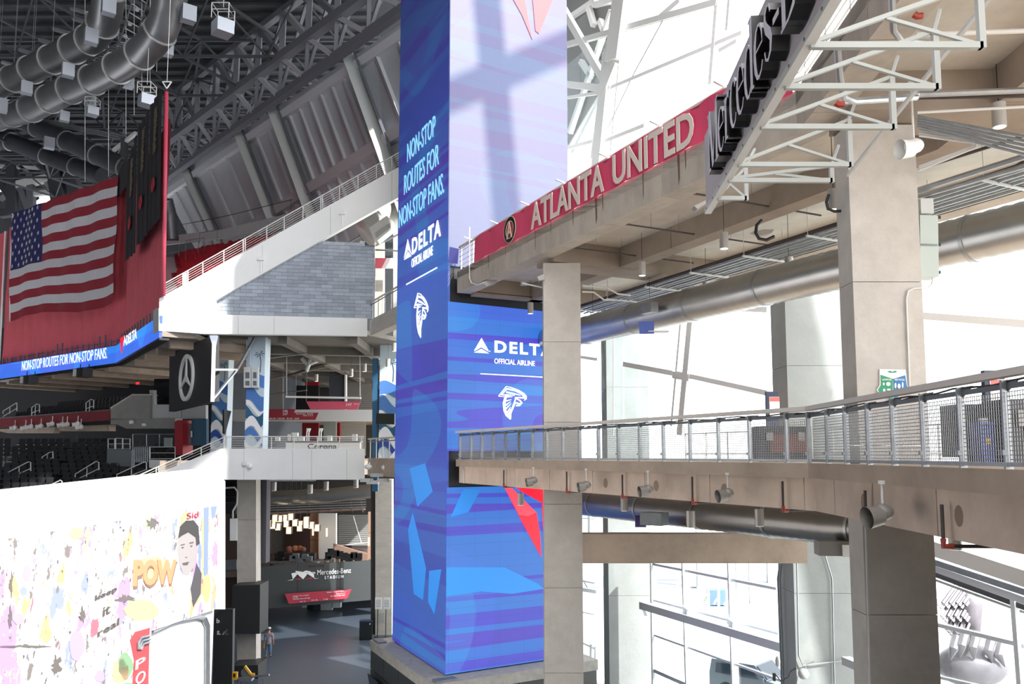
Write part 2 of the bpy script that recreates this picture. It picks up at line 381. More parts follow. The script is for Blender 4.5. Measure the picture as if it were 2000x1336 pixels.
# left face lettering
t1 = MB(); bo = .02
textpx(t1, 'NON-STOP', PLl, 796, 850, 823, 252, 290, off=.03, bold=0, space=1)
t1.build('lettering', LC, tw); t1 = MB()
textpx(t1, 'ROUTES FOR', PLl, 790, 857, 823, 311, 351, off=.03, bold=0, space=1)
t1.build('lettering', LC, tw); t1 = MB()
textpx(t1, 'NON-STOP FANS.', PLl, 780, 867, 823, 373, 411, off=.03, bold=0, space=1)
t1.build('lettering', LC, tw, label='pale blue lettering')
t2 = MB(); textpx(t2, 'DELTA', PLl, 805, 861, 833, 446, 479, off=.03, bold=.03, space=1.2); t2.build('lettering', LW, tw); t2 = MB()
textpx(t2, 'OFFICIAL AIRLINE', PLl, 804, 845, 824, 493, 511, off=.03, bold=.0); t2.build('lettering', LW, tw); t2 = MB()
t2.plate(PLl, [(796, 467), (803, 497), (796.5, 487), (788.5, 504)], .02, .03); t2.plate(PLl, [(796.5, 491), (803, 500), (788.5, 508)], .02, .03); t2.build('triangle_mark', LW, tw); t2 = MB()
t2.plate(PLl, [(793, 554.5), (853, 521.5), (853, 524), (793, 557)], .02, .03); t2.build('white_line', LW, tw)
t3 = MB(); textpx(t3, 'DELTA', PLr, 966, 1080, 1017, 669, 692, off=.03, bold=.035, space=1.25); t3.build('lettering', LW, tw); t3 = MB()
textpx(t3, 'OFFICIAL AIRLINE', PLr, 965.5, 1044.5, 1005, 702.5, 712.5, off=.03, bold=.01); t3.build('lettering', LW, tw); t3 = MB()
t3.plate(PLr, [(940.6, 660), (954, 684), (954, 686.5), (940.3, 678.3), (926.5, 686), (926.5, 684)], .02, .03); t3.plate(PLr, [(940.3, 681.3), (955.5, 690.3), (926, 688.5)], .02, .03)
t3.plate(PLr, [(955.5, 685), (957.5, 685), (957.5, 687), (955.5, 687)], .02, .03); t3.build('triangle_mark', LW, tw); t3 = MB()
t3.plate(PLr, [(938.7, 729), (1060.3, 735.8), (1060.3, 737.6), (938.7, 730.8)], .02, .03); t3.build('white_line', LW, tw)
BIRD = [([(150, 480), (400, 165), (560, 200), (800, 290), (960, 385), (1045, 490), (1040, 560), (985, 625)], [30, 30, 32, 32, 34, 50, 60, 12]),
        ([(150, 480), (350, 500), (300, 700), (320, 950), (400, 1120), (540, 1235)], [28, 26, 26, 26, 28, 36]), ([(545, 1235), (550, 1040), (650, 800), (690, 700)], [20, 34, 34, 30]),
        ([(235, 445), (420, 240), (700, 300), (900, 400), (1000, 500)], [20, 55, 55, 50, 60]), ([(400, 345), (620, 395), (870, 455)], [52, 52, 22]),
        ([(235, 435), (430, 440), (670, 460)], [30, 52, 22]), ([(680, 525), (850, 530), (1010, 530)], [32, 46, 60]), ([(715, 530), (660, 700), (560, 950), (500, 1190)], [40, 40, 36, 30]),
        ([(730, 560), (840, 620), (905, 695), (830, 775), (720, 795)], [30, 44, 60, 60, 40]), ([(680, 690), (760, 710), (860, 750)], [30, 60, 50]),
        ([(400, 450), (355, 650), (350, 850), (400, 1020), (500, 1190)], [60, 50, 50, 56, 40]), ([(430, 500), (600, 505)], [46, 14]), ([(390, 640), (570, 590)], [46, 14]),
        ([(380, 780), (550, 650)], [54, 14]), ([(380, 900), (560, 720)], [50, 14]), ([(420, 1040), (540, 830)], [54, 14]), ([(470, 1100), (545, 900)], [34, 14])]
def bird(pl, fx, off=.03):
    mb = MB()
    for pts, ws in BIRD:
        o, prs = ribbon(pts, ws)
        for (a, b), (c_, d) in zip(prs, prs[1:]):
            mb.prism([pl.pt(*fx(*q), off) for q in ((a.x, a.y), (c_.x, c_.y), (d.x, d.y), (b.x, b.y))], pl.n * -.02)
    return mb
bird(PLr, lambda x, y: (965 + x / 16.7, 745 + y / 16.7)).build('bird_emblem', LW, tw)
def fl(x, y):
    a, b = (x - 150) / 900, (y - 160) / 1075; return 808 + a * 27 + b * 1.5, 576 + b * 84 - a * 2 - (1 - b) * 4 * math.sin(a * 3.1)
bird(PLl, fl).build('bird_emblem', LW, tw)
sw = MB(); sw.plate(PLr, [(986, 953), (1000, 953), (1048, 1001), (1055, 1045), (1057, 1088), (1020, 1020)], .02, .03)
sw.plate(PLr, [(1007, 953), (1063, 953), (1063, 985)], .02, .03); sw.plate(PLr, [(1058, 985), (1064, 985), (1064, 1075)], .02, .03); sw.build('red_flash', LR, tw)
sw = MB(); sw.plate(PLr, [(986, 953), (1000, 953), (1048, 1001), (1032, 1008), (1014, 1006)], .021, .034); sw.build('red_flash', LR2, tw)
sw = MB(); sw.plate(PLr, [(1000, -6), (1024, -6), (1040, 78), (1020, 30)], .02, .03); sw.plate(PLr, [(1040, -6), (1082, -6), (1053, 66), (1046, 60)], .02, .03); sw.build('peach_flash', LP, tw)
za = MB()
for q in ([(905, 955), (940, 955), (915, 1000), (880, 1010)], [(872, 1108), (985, 1108), (1050, 1140), (1063, 1150), (1000, 1160), (940, 1155), (872, 1165)]): za.plate(PLr, q, .004, .008)
for q in ([(797, 1035), (806, 1000), (832, 1110), (826, 1172), (808, 1160)], [(838, 1115), (862, 1112), (848, 1200), (836, 1175)], [(800, 915), (830, 905), (845, 960), (815, 990)]): za.plate(PLl, q, .004, .008)
za.build('azure_shard', LA, tw)
# plinth
def grow(d):
    out = []
    poly = [K, R_, BK, L_]
    for i in range(4):
        p, a, b = poly[i], poly[i - 1], poly[(i + 1) % 4]; d1 = (p - a).normalized(); d2 = (b - p).normalized()
        n1, n2 = V((d1.y, -d1.x)), V((d2.y, -d2.x)); s_ = (n1 + n2).normalized(); out.append(p + s_ * (d / s_.dot(n1)))
    return out
pb = thing('plinth', 'black panelled plinth with pale stone top under the screen tower', 'plinth', (-1.5, 37, FLR))
g = grow(.85); MB().slab([(p.x, p.y) for p in g], -9.05, -8.62).build('capping', mat('plinth_stone', '#aaa79f', .8, var=.25, vs_=3), pb)
g2 = grow(.82); PANM = mat('plinth_panel', '#3f4241', .35, .2)
MB().slab([(p.x, p.y) for p in grow(.7)], FLR, -9.05).build('core', BLACK, pb)
for a, b, n in ((g2[3], g2[0], 4), (g2[0], g2[1], 4)):
    pl = Pl(a, b); q = pl.L / n
    for i in range(n):
        MB().prism([pl.w(i * q + .02, -9.9), pl.w((i + 1) * q - .02, -9.9), pl.w((i + 1) * q - .02, -9.07), pl.w(i * q + .02, -9.07)], pl.n * -.1).build('panel', PANM, pb)
        MB().prism([pl.w(i * q + .02, FLR + .1), pl.w((i + 1) * q - .02, FLR + .1), pl.w((i + 1) * q - .02, -9.94), pl.w(i * q + .02, -9.94)], pl.n * -.1).build('panel', PANM, pb)
        if i < 3: MB().prism([pl.w(i * q + .3, -10.9, .06), pl.w((i + 1) * q - .15, -10.9, .06), pl.w((i + 1) * q - .15, -10.05, .22), pl.w(i * q + .3, -10.05, .22)], pl.n * -.05).build('tilted_panel', mat('tilt_panel', '#2a2e2f', .15, .4), pb)
for u, pl in ((.6, Pl(g[0], g[1])), (.5, Pl(g[3], g[0]))):
    MB().prism([pl.w(u - .4, -8.62, -.1), pl.w(u + .5, -8.62, -.1), pl.w(u + .5, -8.62, -.5), pl.w(u - .4, -8.62, -.5)], (0, 0, .08)).build('floor_box', STEELD, pb)
# ================================================================ RIGHT-HAND SIDE
S1 = Pl(A0, KP)          # edge plane of both walkways up to the bend
S2 = Pl(KP, E1)          # beyond the bend
# ---- mesh railing of the lower walkway
LOWR = sub(LOW, 0, 34)
rl = thing('walkway_railing', 'galvanised mesh railing along the edge of the lower concrete walkway', 'railing', (*A0, -.16))
posts = [(S1, x) for x in (898, 920, 941, 963, 987, 1013, 1039.5, 1068, 1099.5, 1132, 1169, 1208, 1250, 1296, 1348, 1403.7, 1464.5, 1536.5, 1580)] + \
        [(S2, x) for x in (1617.5, 1653.5, 1698, 1747, 1806, 1880, 1968.5)]
pp = [(pl, pl.sz(x, 889, -.1)[0]) for pl, x in posts] + [(S2, 8.0), (S2, 9.2)]
for pl, u in pp:
    m = MB().prism([pl.w(u - .02, -.17, -.06), pl.w(u + .02, -.17, -.06), pl.w(u + .02, -.17, -.15), pl.w(u - .02, -.17, -.15)], (0, 0, 1.03))
    m.prism([pl.w(u - .035, -.0, -.03), pl.w(u + .035, -.0, -.03), pl.w(u + .035, .06, -.03), pl.w(u - .035, .06, -.03)], pl.n * -.05)
    m.build('post', STEEL, rl)
wm = mat('mesh_wire', '#9a9c9c', .45, .6)
for (pa, u0), (pb_, u1) in zip(pp, pp[1:]):
    if pa is not pb_:
        if u0 > pa.L - .1: u0, pa = 0.0, pb_
        else: u1 = pa.L
    if u1 - u0 < .15: continue
    a, b = u0 + .045, u1 - .045; m = MB(); n = max(4, int((b - a) / .05)); t = .0045
    for i in range(n + 1):
        u = a + (b - a) * i / n; m.prism([pa.w(u - t, -.1, -.1), pa.w(u + t, -.1, -.1), pa.w(u + t, .72, -.1), pa.w(u - t, .72, -.1)], pa.n * -.008)
    for i in range(17):
        z = -.1 + .82 * i / 16; m.prism([pa.w(a, z - t, -.105), pa.w(b, z - t, -.105), pa.w(b, z + t, -.105), pa.w(a, z + t, -.105)], pa.n * -.008)
    m.build('mesh_panel', wm, rl)
for (z, w_, h_, off, name, mm) in ((.88, .14, .085, -.04, 'handrail', mat('handrail_bronze', '#ded6cf', .5, 0)), (.76, .05, .06, -.14, 'tray_rail', STEELD), (-.13, .05, .05, -.1, 'bottom_rail', STEEL)):
    band(MB(), LOWR, -off - w_ / 2, -off + w_ / 2, z, z + h_).build(name, mm, rl)
cab = MB()
for k, (z, r) in enumerate(((.82, .011), (.84, .014))):
    pts = []
    for i in range(60):
        p = V(cut(LOW, .1 + i * .44)); pts.append((p.x + .13, p.y + .05, z + .02 * math.sin(i * 1.7 + k * 2)))
    cab.tube(pts, r, 5)
cab.build('cable', BLACK, rl)
for pl, u in pp:
    MB().prism([pl.w(u, .72, -.12), pl.w(u, .86, -.12), pl.w(u + .28, .86, -.12)], pl.n * -.02).build('bracket', STEELD, rl)
# blue film stretch on the handrail near the bend
MB().prism([S2.w(.6, .885, -.0), S2.w(1.9, .885, 0), S2.w(1.9, .955, 0), S2.w(.6, .955, 0)], S2.n * .004).build('blue_film', mat('blue_film', '#56508a', .4), rl)
# rear railing of the walkway
rr = thing('rear_railing', 'slender pale railing along the far side of the walkway, before the white glazing', 'railing', (9, 30, -.16))
rp = offs(LOW, 9.1)
for i in range(19):
    p = cut(rp, 3.0 + i * 1.3); MB().box((p[0], p[1], .38), (.05, .05, 1.06)).build('post', GSTEEL, rr)
rq = sub(rp, 3, 26.4)
for z in (.88, .05): MB().tube([(x, y, z) for x, y in rq], .025, 6).build('rail', GSTEEL, rr)
# ---- upper railing + banner
ur = thing('bridge_railing', 'white pipe railing along the top of the upper concrete bridge', 'railing', (*A0, 7.5))
for i in range(22):
    s = .15 + i * 1.25; p = V(cut(UPP, s)); q = V(cut(UPP, s + .02)); d = (q - p).normalized(); n = V((-d.y, d.x)); c = p + n * .12
    MB().beam((c.x, c.y, 7.46), (c.x, c.y, 8.5), .05, .05, (d.x, d.y, 0)).build('post', WSTEEL, ur)
    if i % 2: MB().beam((c.x, c.y, 8.46), (c.x - n.x * .42, c.y - n.y * .42, 8.56), .07, .03).build('lamp_arm', WHITE, ur)
band(MB(), UPP, .06, .16, 8.46, 8.54).build('handrail', mat('handrail_pale', '#d9cfc2', .5), ur)
for z in (8.3, 8.1, 7.9, 7.7): band(MB(), UPP, .09, .12, z, z + .02).build('wire_rail', GSTEEL, ur)
cb = MB()
for k in range(2):
    cb.tube([(*(V(cut(UPP, .3 + i * .5)) + V((-.02, -.02))), 8.42 - .05 * k - .04 * abs(math.sin(i * .8 + k))) for i in range(50)], .012, 4)
cb.build('cable', BLACK, ur)
BANM = mat('banner_crimson', '#d8486c', .75, var=.15, vs_=.7, bump=.3, bs=2, stretch=(1, 1, .3))
u0, u1 = S1.sz(929, 480)[0], S1.L - .05
bn = thing('supporter_banner', 'long crimson cloth banner with pale block capitals tied under the bridge handrail', 'banner', (*S1.w(u0, 0).xy, 7.5))
m = MB(); nb = 60; g = []
for i in range(nb + 1):
    u = u0 + (u1 - u0) * i / nb
    for z in (7.46, 7.75, 8.1, 8.4): g.append(S1.w(u, z + (.03 * abs(math.sin(i * .9)) if z > 8.3 else 0), .05 + .025 * math.sin(i * 1.3 + z * 2)))
m.poly(g, [[i * 4 + j, (i + 1) * 4 + j, (i + 1) * 4 + j + 1, i * 4 + j + 1] for i in range(nb) for j in range(3)])
m.build('cloth', BANM, bn, smooth='all')
LETM = mat('banner_letters', '#dccfc4', .8)
def bz(s): return S1.sz(s, 300)[0]
m = MB(); text(m, 'ATLANTA', S1, S1.sz(1037, 400, .1)[0], S1.sz(1180, 400, .1)[0], 7.5, 8.36, off=.1, bold=.02); m.build('lettering', LETM, bn); m = MB()
text(m, 'UNITED', S1, S1.sz(1196, 300, .1)[0], S1.sz(1356, 300, .1)[0], 7.48, 8.36, off=.1, bold=.02); m.build('lettering', LETM, bn)
em = MB(); uc = S1.sz(995, 440, .1)[0]
def ringpl(mb, pl, u, z, r0, r1, off, th=.02, n=28):
    for i in range(n):
        a, b = 2 * math.pi * i / n, 2 * math.pi * (i + 1) / n
        mb.prism([pl.w(u + r1 * math.cos(a), z + r1 * math.sin(a), off), pl.w(u + r1 * math.cos(b), z + r1 * math.sin(b), off), pl.w(u + r0 * math.cos(b), z + r0 * math.sin(b), off), pl.w(u + r0 * math.cos(a), z + r0 * math.sin(a), off)], pl.n * -th)
ringpl(em, S1, uc, 7.93, .32, .46, .1); em.build('round_emblem', BLACK, bn, label='black ring emblem')
em = MB(); ringpl(em, S1, uc, 7.93, .46, .48, .1); ringpl(em, S1, uc, 7.93, .295, .32, .1)
text(em, 'A', S1, uc - .22, uc + .22, 7.62, 8.22, off=.11, bold=0.0); em.build('emblem_letter', mat('cream', '#d9c9ae', .8), bn)
# ---- ducts
def ductpath(pts, step=.16):
    out = [V(pts[0])]
    for a, b in zip(pts, pts[1:]):
        a, b = V(a), V(b); n = max(1, int((b - a).length / step)); out += [a + (b - a) * i / n for i in range(1, n + 1)]
    return out
def duct(name, label, pts, r, m, fl=3.0, rib=.022, start=0, group=None):
    t = thing(name, label, 'duct', pts[0], group); q = ductpath(pts)
    rr_ = [r + (rib if i % 2 else 0) for i in range(len(q))]
    MB().tube(q, rr_, 28).build('duct_shell', m, t, smooth='all'); acc = start; last = q[0]
    for i in range(1, len(q) - 1):
        acc += (q[i] - last).length; last = q[i]
        if acc > fl:
            acc = 0; d = (q[i + 1] - q[i - 1]).normalized(); MB().tube([q[i] - d * .045, q[i] + d * .045], r + .035, 28).build('flange', STEEL, t, smooth=True)
    return t
dp = [(1.6, 35.4), (2.8, 33), (8.7, 22), (11.1, 17.9), (14.6, 12.0)]
ud = duct('spiral_duct', 'big spiral duct under the upper bridge, running behind both concrete columns', [(x, y, 5.0) for x, y in dp], .54, DUCT, 3.1)
ld = duct('spiral_duct', 'dull spiral duct under the lower walkway, above the tie beam', [(x, y, -1.9) for x, y in ((1.9, 34.8), (2.8, 33), (8.7, 22), (9.3, 20.9))], .47, mat('duct_dull', '#8d8b88', .34, .85, var=.12, vs_=1.2), 2.9)
def ventbox(c, sz, e, parent, m=STEEL, z=None): MB().box(c, sz, e).build('vent_box', m, parent)
dv = (.47, -.88, 0)
ventbox(at(1268, 602, 27.6), (.6, .3, .35), dv, ud); MB().box(at(1263, 640, 27.4), (.5, .04, .42), (1, 0, 0)).build('blue_plate', mat('blue_plate', '#4a5fb0', .5), ud); MB().box(at(1285, 648, 27.5), (.7, .3, .04), (1, 0, 0)).build('shelf_plate', GSTEEL, ud)
vb = MB().box(at(1278, 1013, 26.6), (.75, .55, .4), (.8, -.6, 0)); vb.build('vent_box', STEELD, ld); MB().box(at(1251, 1018, 27.0), (.35, .05, .38)).build('purple_plate', mat('purple_plate', '#4a4078', .5), ld)
MB().box(at(1632, 1070, 21.4), (.95, .5, .36), (1, -.1, 0)).build('vent_box', mat('vent_grey', '#8f8d8b', .5), ld, label='grey vent box'); MB().box(at(1657, 1076, 21.1), (.3, .05, .3)).build('white_label_plate', WHITE, ld)
# ---- conduit bundle under the upper bridge
cdt = thing('conduit_bundle', 'bundle of parallel metal conduits slung on racks under the upper bridge', 'conduit', (3, 35, 6.2))
for k in range(9):
    pth = offs(UPP, 5.1 + k * .16); q = sub(pth, .2, plen(pth) - 3)
    MB().tube([(x, y, 6.25 - .04 * (k % 3)) for x, y in q], .034 if k else .07, 6).build('conduit', PIPE if k == 0 else STEEL, cdt, smooth=True)
for i in range(10):
    pth = offs(UPP, 5.7); p = V(cut(pth, 1 + i * 2.6)); q = V(cut(pth, 1.05 + i * 2.6)); d = (q - p).normalized(); n = V((-d.y, d.x))
    mb = MB().beam((p.x - n.x * .8, p.y - n.y * .8, 6.14), (p.x + n.x * .9, p.y + n.y * .9, 6.14), .06, .05)
    for e in (-.75, .85): mb.tube([(p.x + n.x * e, p.y + n.y * e, 6.14), (p.x + n.x * e, p.y + n.y * e, 7.2)], .01, 4)
    mb.build('rack', GSTEEL, cdt)
nn2 = offs(UPP, 2.4)
tb = thing('conduit_pair', 'pair of bright conduits bending under the bridge soffit beside the wide column', 'conduit', (8, 13, 6.4))
for k in range(5):
    MB().tube([at(1792, 228 + k * 5, 14.5), at(2010, 268 + k * 9, 13.5)], .028, 6).build('conduit', STEEL, tb, smooth=True)
for k in range(3): MB().tube([at(1795, 255 + k * 5, 14.6), at(1900, 273 + k * 3, 14.2), at(1908, 283 + k * 2, 14.2), at(1795, 325 + k * 4, 15.0)], .022, 6).build('conduit', WSTEEL, tb, smooth=True)
for (a, b, r, mm) in (((1790, 68, 12), (2010, 60, 11.6), .035, WSTEEL), ((1790, 185, 13), (2010, 176, 12.6), .05, STEEL), ((1790, 190, 13.2), (2010, 186, 12.8), .04, PIPE), ((1640, 200, 12.2), (1795, 184, 13), .05, STEEL), ((1792, 220, 13.4), (2010, 208, 12.8), .022, WSTEEL), ((1795, 330, 15.2), (2010, 262, 13.6), .03, PIPE), ((1792, 372, 15.6), (2010, 303, 14), .06, STEEL), ((1792, 385, 15.8), (2010, 322, 14.2), .05, STEEL)):
    MB().tube([at(*a), at(*b)], r, 7).build('conduit', mm, tb, smooth=True)
# ---- sprinkler branches (drop, red elbow, run under the slab)
def sprinkler(label, pl, x, ytop, yel, run, group=None, drop=True, off=.08):
    u, z1 = pl.sz(x, yel, off); z0 = pl.sz(x, ytop, off)[1]; a = pl.w(u, z1, off); nrm = -pl.n
    t = thing('sprinkler_pipe', label, 'pipe', a, group)
    if drop: MB().tube([pl.w(u, z0, off), pl.w(u, z1 + .08, off)], .024, 7).build('drop_pipe', PIPE, t, smooth=True)
    b = a + nrm * .12; MB().tube([a + V((0, 0, .1)), a, b], .04, 8).build('elbow', RUST, t, smooth=True)
    MB().tube([b, a + nrm * run], .026, 7).build('run_pipe', PIPE, t, smooth=True)
    hz = MB()
    for k in range(1, int(run)): hz.tube([a + nrm * k, a + nrm * k + V((0, 0, .6))], .006, 4)
    if run > 1.5: hz.build('hanger', STEEL, t)
for i, (x, y0, y1) in enumerate(((984, 918, 951), (1107, 921, 961), (1216, 927, 972), (1353, 931, 983), (1530, 940, 998))):
    sprinkler(f'black sprinkler drop with red elbow on the walkway beam, {ORD[i]} from the screen tower', S1, x, y0, y1, 2.2, 'sprinkler drops on the walkway beam', off=.1 - .14)
for i, (x, y0, y1) in enumerate(((1692, 958, 1024), (1843, 986, 1067))):
    sprinkler('black sprinkler drop with red elbow beside the wide column' if i == 0 else 'tallest black sprinkler drop with red elbow, against the canopy glass', S2, x, y0, y1, 2.4, 'sprinkler drops on the walkway beam', off=-.04)
for i, (x, y) in enumerate(((929, 570), (1112, 483), (1216, 437), (1350, 377))):
    sprinkler(f'red-tipped sprinkler pipe crossing the bridge soffit, {ORD[i]} from the screen tower', S1, x, y, y, (2.6, 5, 5.5, 4.5)[i], 'sprinkler pipes under the bridge', drop=False, off=-.62)
# ---- pendant cylinder lamps
def pendant(label, c, ztop, h=.45, r=.12, group=None):
    t = thing('pendant_lamp', label, 'lamp', (c.x, c.y, c.z - h / 2), group)
    MB().tube([(c.x, c.y, c.z - h / 2), (c.x, c.y, c.z + h / 2)], r, 20).build('housing', mat('lamp_housing', '#b5b2ad', .4, .3), t, smooth=True); hs_ = kids(t)[0]
    MB().tube([(c.x, c.y, c.z - h / 2 - .006), (c.x, c.y, c.z - h / 2 + .01)], r * .86, 20).build('lens', mat('lamp_lens', '#fffdf2', .4, emit=1.0), hs_)
    MB().tube([(c.x, c.y, c.z + h / 2), (c.x, c.y, ztop)], .008, 5).build('cable', BLACK, t)
for x, y, Y, d in ((1036, 602, 33.2, 'in front of the blue screen beside the slim column'), (1158, 625, 33, 'low over the duct just past the slim column'), (1254, 525, 26, 'hung free between slim column and banner'),
                   (1269, 597, 29.5, 'over the blue bracket of the duct'), (1379, 563, 28, 'in front of the duct, midway between the columns'), (1414, 470, 22, 'highest between the columns, under the sign tip'),
                   (1541, 517, 24, 'in front of the conduit bundle near the wide column'), (1628, 390, 17.3, 'touching the wide column edge'), (1951, 225, 14.5, 'largest, hung beyond the wide column')):
    pendant('grey cylinder pendant lamp ' + d, at(x, y, Y), 7.18, group='cylinder pendants under the bridge')
for x, y, Y, d in ((1017, 975, 31, 'before the red flash of the screen'), (1219, 984, 27, 'below the second lamp of the beam'), (1349, 1014, 23, 'in front of the dull duct, taller one'), (1483, 1011, 22.3, 'in front of the dull duct near its end'), (1865, 1050, 16, 'beside the tallest sprinkler drop')):
    pendant('grey cylinder pendant lamp ' + d, at(x, y, Y), -.46, group='cylinder pendants under the walkway')
# ---- floodlights
FLM = mat('flood_grey', '#9a958f', .45, .3)
def flood(label, c, up_, k=1.0, group=None, m=FLM, dirx=-1):
    t = thing('floodlight', label, 'floodlight', c, group)
    MB().tube([c + V((0, 0, .15 * k)), c + V((0, 0, .15 * k + up_))], .022 * k, 8).tube([c + V((0, 0, .1 * k + up_)), c + V((0, 0, .16 * k + up_))], .06 * k, 8).build('arm', WSTEEL, t, smooth=True)
    MB().sphere(c, .19 * k, 8, (1, .9, .8)).build('housing', m, t, smooth='all')
    MB().tube([c + V((dirx * .05 * k, -.02, -.06 * k)), c + V((dirx * .32 * k, -.06, -.1 * k))], [.17 * k, .2 * k], 16, cap=False).build('visor', m, t, smooth='all'); vz = [q for q in kids(t) if q.name.startswith('visor')][0]
    MB().tube([c + V((dirx * .1 * k, -.03, -.07 * k)), c + V((dirx * .12 * k, -.03, -.075 * k))], .15 * k, 14).build('lens', mat('flood_lens', '#e8ead8', .2), vz)
for i, (x, y) in enumerate(((1042, 938), (1145, 947), (1266, 955), (1421, 963))):
    u, z = S1.sz(x, y, .28); flood(f'hooded floodlight on the walkway beam, {ORD[i]} from the screen tower', S1.w(u, z, .28), -.5 - z, .72, 'floodlights along the walkway beam')
u, z = S2.sz(1724, 1000, .3); flood('largest hooded floodlight on the walkway beam, beside the wide column', S2.w(u, z, .3), -.5 - z, .82, 'floodlights along the walkway beam')
flood('white hooded floodlight hung from a long stem beside the wide column head', at(1785, 285, 13.5), 1.0, .85, m=WHITE)
# ---- things on the wide column
cp2 = Pl((6.53, 15.45), (7.85, 15.45))
ec = thing('electrical_cabinet', 'pale green-grey electrical cabinet fixed to the side of the wide column', 'cabinet', (8, 15.7, 3.2))
q = [cp2.pt(x, y, -.05) for x, y in ((1797, 420), (1832, 421), (1834, 540), (1798, 541))]
MB().prism(q, (0, .35, 0)).build('body', mat('cabinet_green', '#b9c4bd', .5), ec)
MB().prism([cp2.pt(x, y, -.03) for x, y in ((1799, 476), (1831, 477), (1831, 480), (1799, 479))], (0, -.01, 0)).build('door_bar', STEELD, ec)
for y in (425, 478, 532): MB().box(cp2.pt(1834, y, -.1), (.05, .04, .06)).build('hinge', BLACK, ec)
MB().tube([cp2.pt(1822, 541, -.1), cp2.pt(1820, 556, -.1), cp2.pt(1812, 562, .03), cp2.pt(1785, 563, .03), cp2.pt(1774, 568, .03), cp2.pt(1770, 582, .03), cp2.pt(1777, 770, .03)], .018, 8).build('conduit', WSTEEL, ec, smooth=True)
MB().box(cp2.pt(1806, 405, -.2), (.25, .2, .3)).build('junction_box', GSTEEL, ec)
ps = thing('recycling_poster', 'green and blue recycling poster on the wide column above the handrail', 'poster', cp2.pt(1746, 795, .02))
MB().plate(cp2, [(1718, 721), (1769, 722), (1772, 752), (1779, 764), (1772, 764), (1746, 782), (1722, 774), (1712, 762), (1718, 752)], .02, .03).build('board', WHITE, ps)
MB().plate(cp2, [(1720, 732), (1744, 740), (1744, 781), (1723, 773), (1715, 762), (1721, 752)], .006, .037).build('compost_half', mat('poster_green', '#1f9a6a', .5), ps)
MB().plate(cp2, [(1745, 740), (1768, 733), (1771, 752), (1776, 762), (1771, 763), (1746, 781)], .006, .037).build('recycle_half', mat('poster_blue', '#2a78b8', .5), ps)
m = MB(); textpx(m, 'COMPOST', cp2, 1722, 1741, 1732, 740, 743.5, off=.045, bold=.03); textpx(m, 'RECYCLE', cp2, 1747, 1766, 1757, 740, 743.5, off=.045, bold=.03)
for x, y, a, b in ((1726, 750, 2, 3), (1735, 750, 4.5, 4), (1749, 753, 2, 5.5), (1756, 754, 3, 5), (1763, 752, 1.8, 6), (1727, 762, 2.5, 3), (1736, 761, 4, 2)):
    m.prism([cp2.pt(x + a * math.cos(t), y + b * math.sin(t), .045) for t in [k * math.pi / 5 for k in range(10)]], (0, .003, 0))
m.build('print', WHITE, ps)
m = MB(); m.plate(cp2, [(1733, 726), (1738, 724), (1743, 726), (1748, 724), (1753, 726), (1748, 728), (1738, 728)], .003, .036); m.build('green_mark', mat('poster_green', (0, 0, 0)), ps)
one(MB().tube([cp2.pt(1619, 380, -.3), cp2.pt(1614, 395, -.3), cp2.pt(1617, 408, -.3), cp2.pt(1630, 413, -.3), cp2.pt(1642, 412, -.3)], .03, 8), 'black_cable', BLACK, 'thick black cable loop hanging at the wide column edge', 'cable', smooth=True)
one(MB().tube([at(1488, 430, 21), at(1478, 440, 21), at(1476, 455, 21), at(1482, 466, 21), at(1497, 469, 21), at(1512, 462, 21)], .045, 8), 'black_cable', BLACK, 'curved black cable hanging under the soffit over the duct', 'cable', smooth=True)
one(MB().tube([cp2.pt(1690, 1004, .02), cp2.pt(1699, 1336, .02), cp2.pt(1699, 1400, .02)], .02, 8).tube([cp2.pt(1642, 930, .4), cp2.pt(1641, 1002, .4), cp2.pt(1675, 1004, .2), cp2.pt(1684, 1010, .05), cp2.pt(1690, 1025, .02)], .02, 8), 'conduit_pipe', WSTEEL, 'thin conduit bending off the walkway beam and down the wide column', 'conduit', smooth=True)
# ---- big outline-letter sign on its bracket frames
def sx_(Y, e=2.71): return e + .062 * Y
SG = Pl((sx_(15), 15), (sx_(4), 4)) # seen from the camera the panel recedes to its far end
SG.n = V((-SG.e.y, SG.e.x, 0)) if SG.n.x > 0 else SG.n
sg = thing('fascia_sign', 'long grey fascia sign with deep black letters hung on white bracket frames', 'sign', (3.6, 15, 4.5))
MB().prism([SG.w(0, 4.56), SG.w(SG.L, 4.56), SG.w(SG.L, 6.0), SG.w(0, 6.0)], SG.n * -.06).build('panel', mat('sign_panel', '#cdc5ca', .5, 0), sg)
MB().prism([SG.w(0, 4.5, .03), SG.w(SG.L, 4.5, .03), SG.w(SG.L, 4.6, .03), SG.w(0, 4.6, .03)], SG.n * -.12).build('edge_flange', WSTEEL, sg)
bl = MB()
for i in range(18): bl.prism([SG.w(.2 + i * .62 + .02 * math.cos(t), 4.55 + .02 * math.sin(t), .04) for t in [k * math.pi / 3 for k in range(6)]], SG.n * -.02)
bl.build('bolt', STEELD, sg)
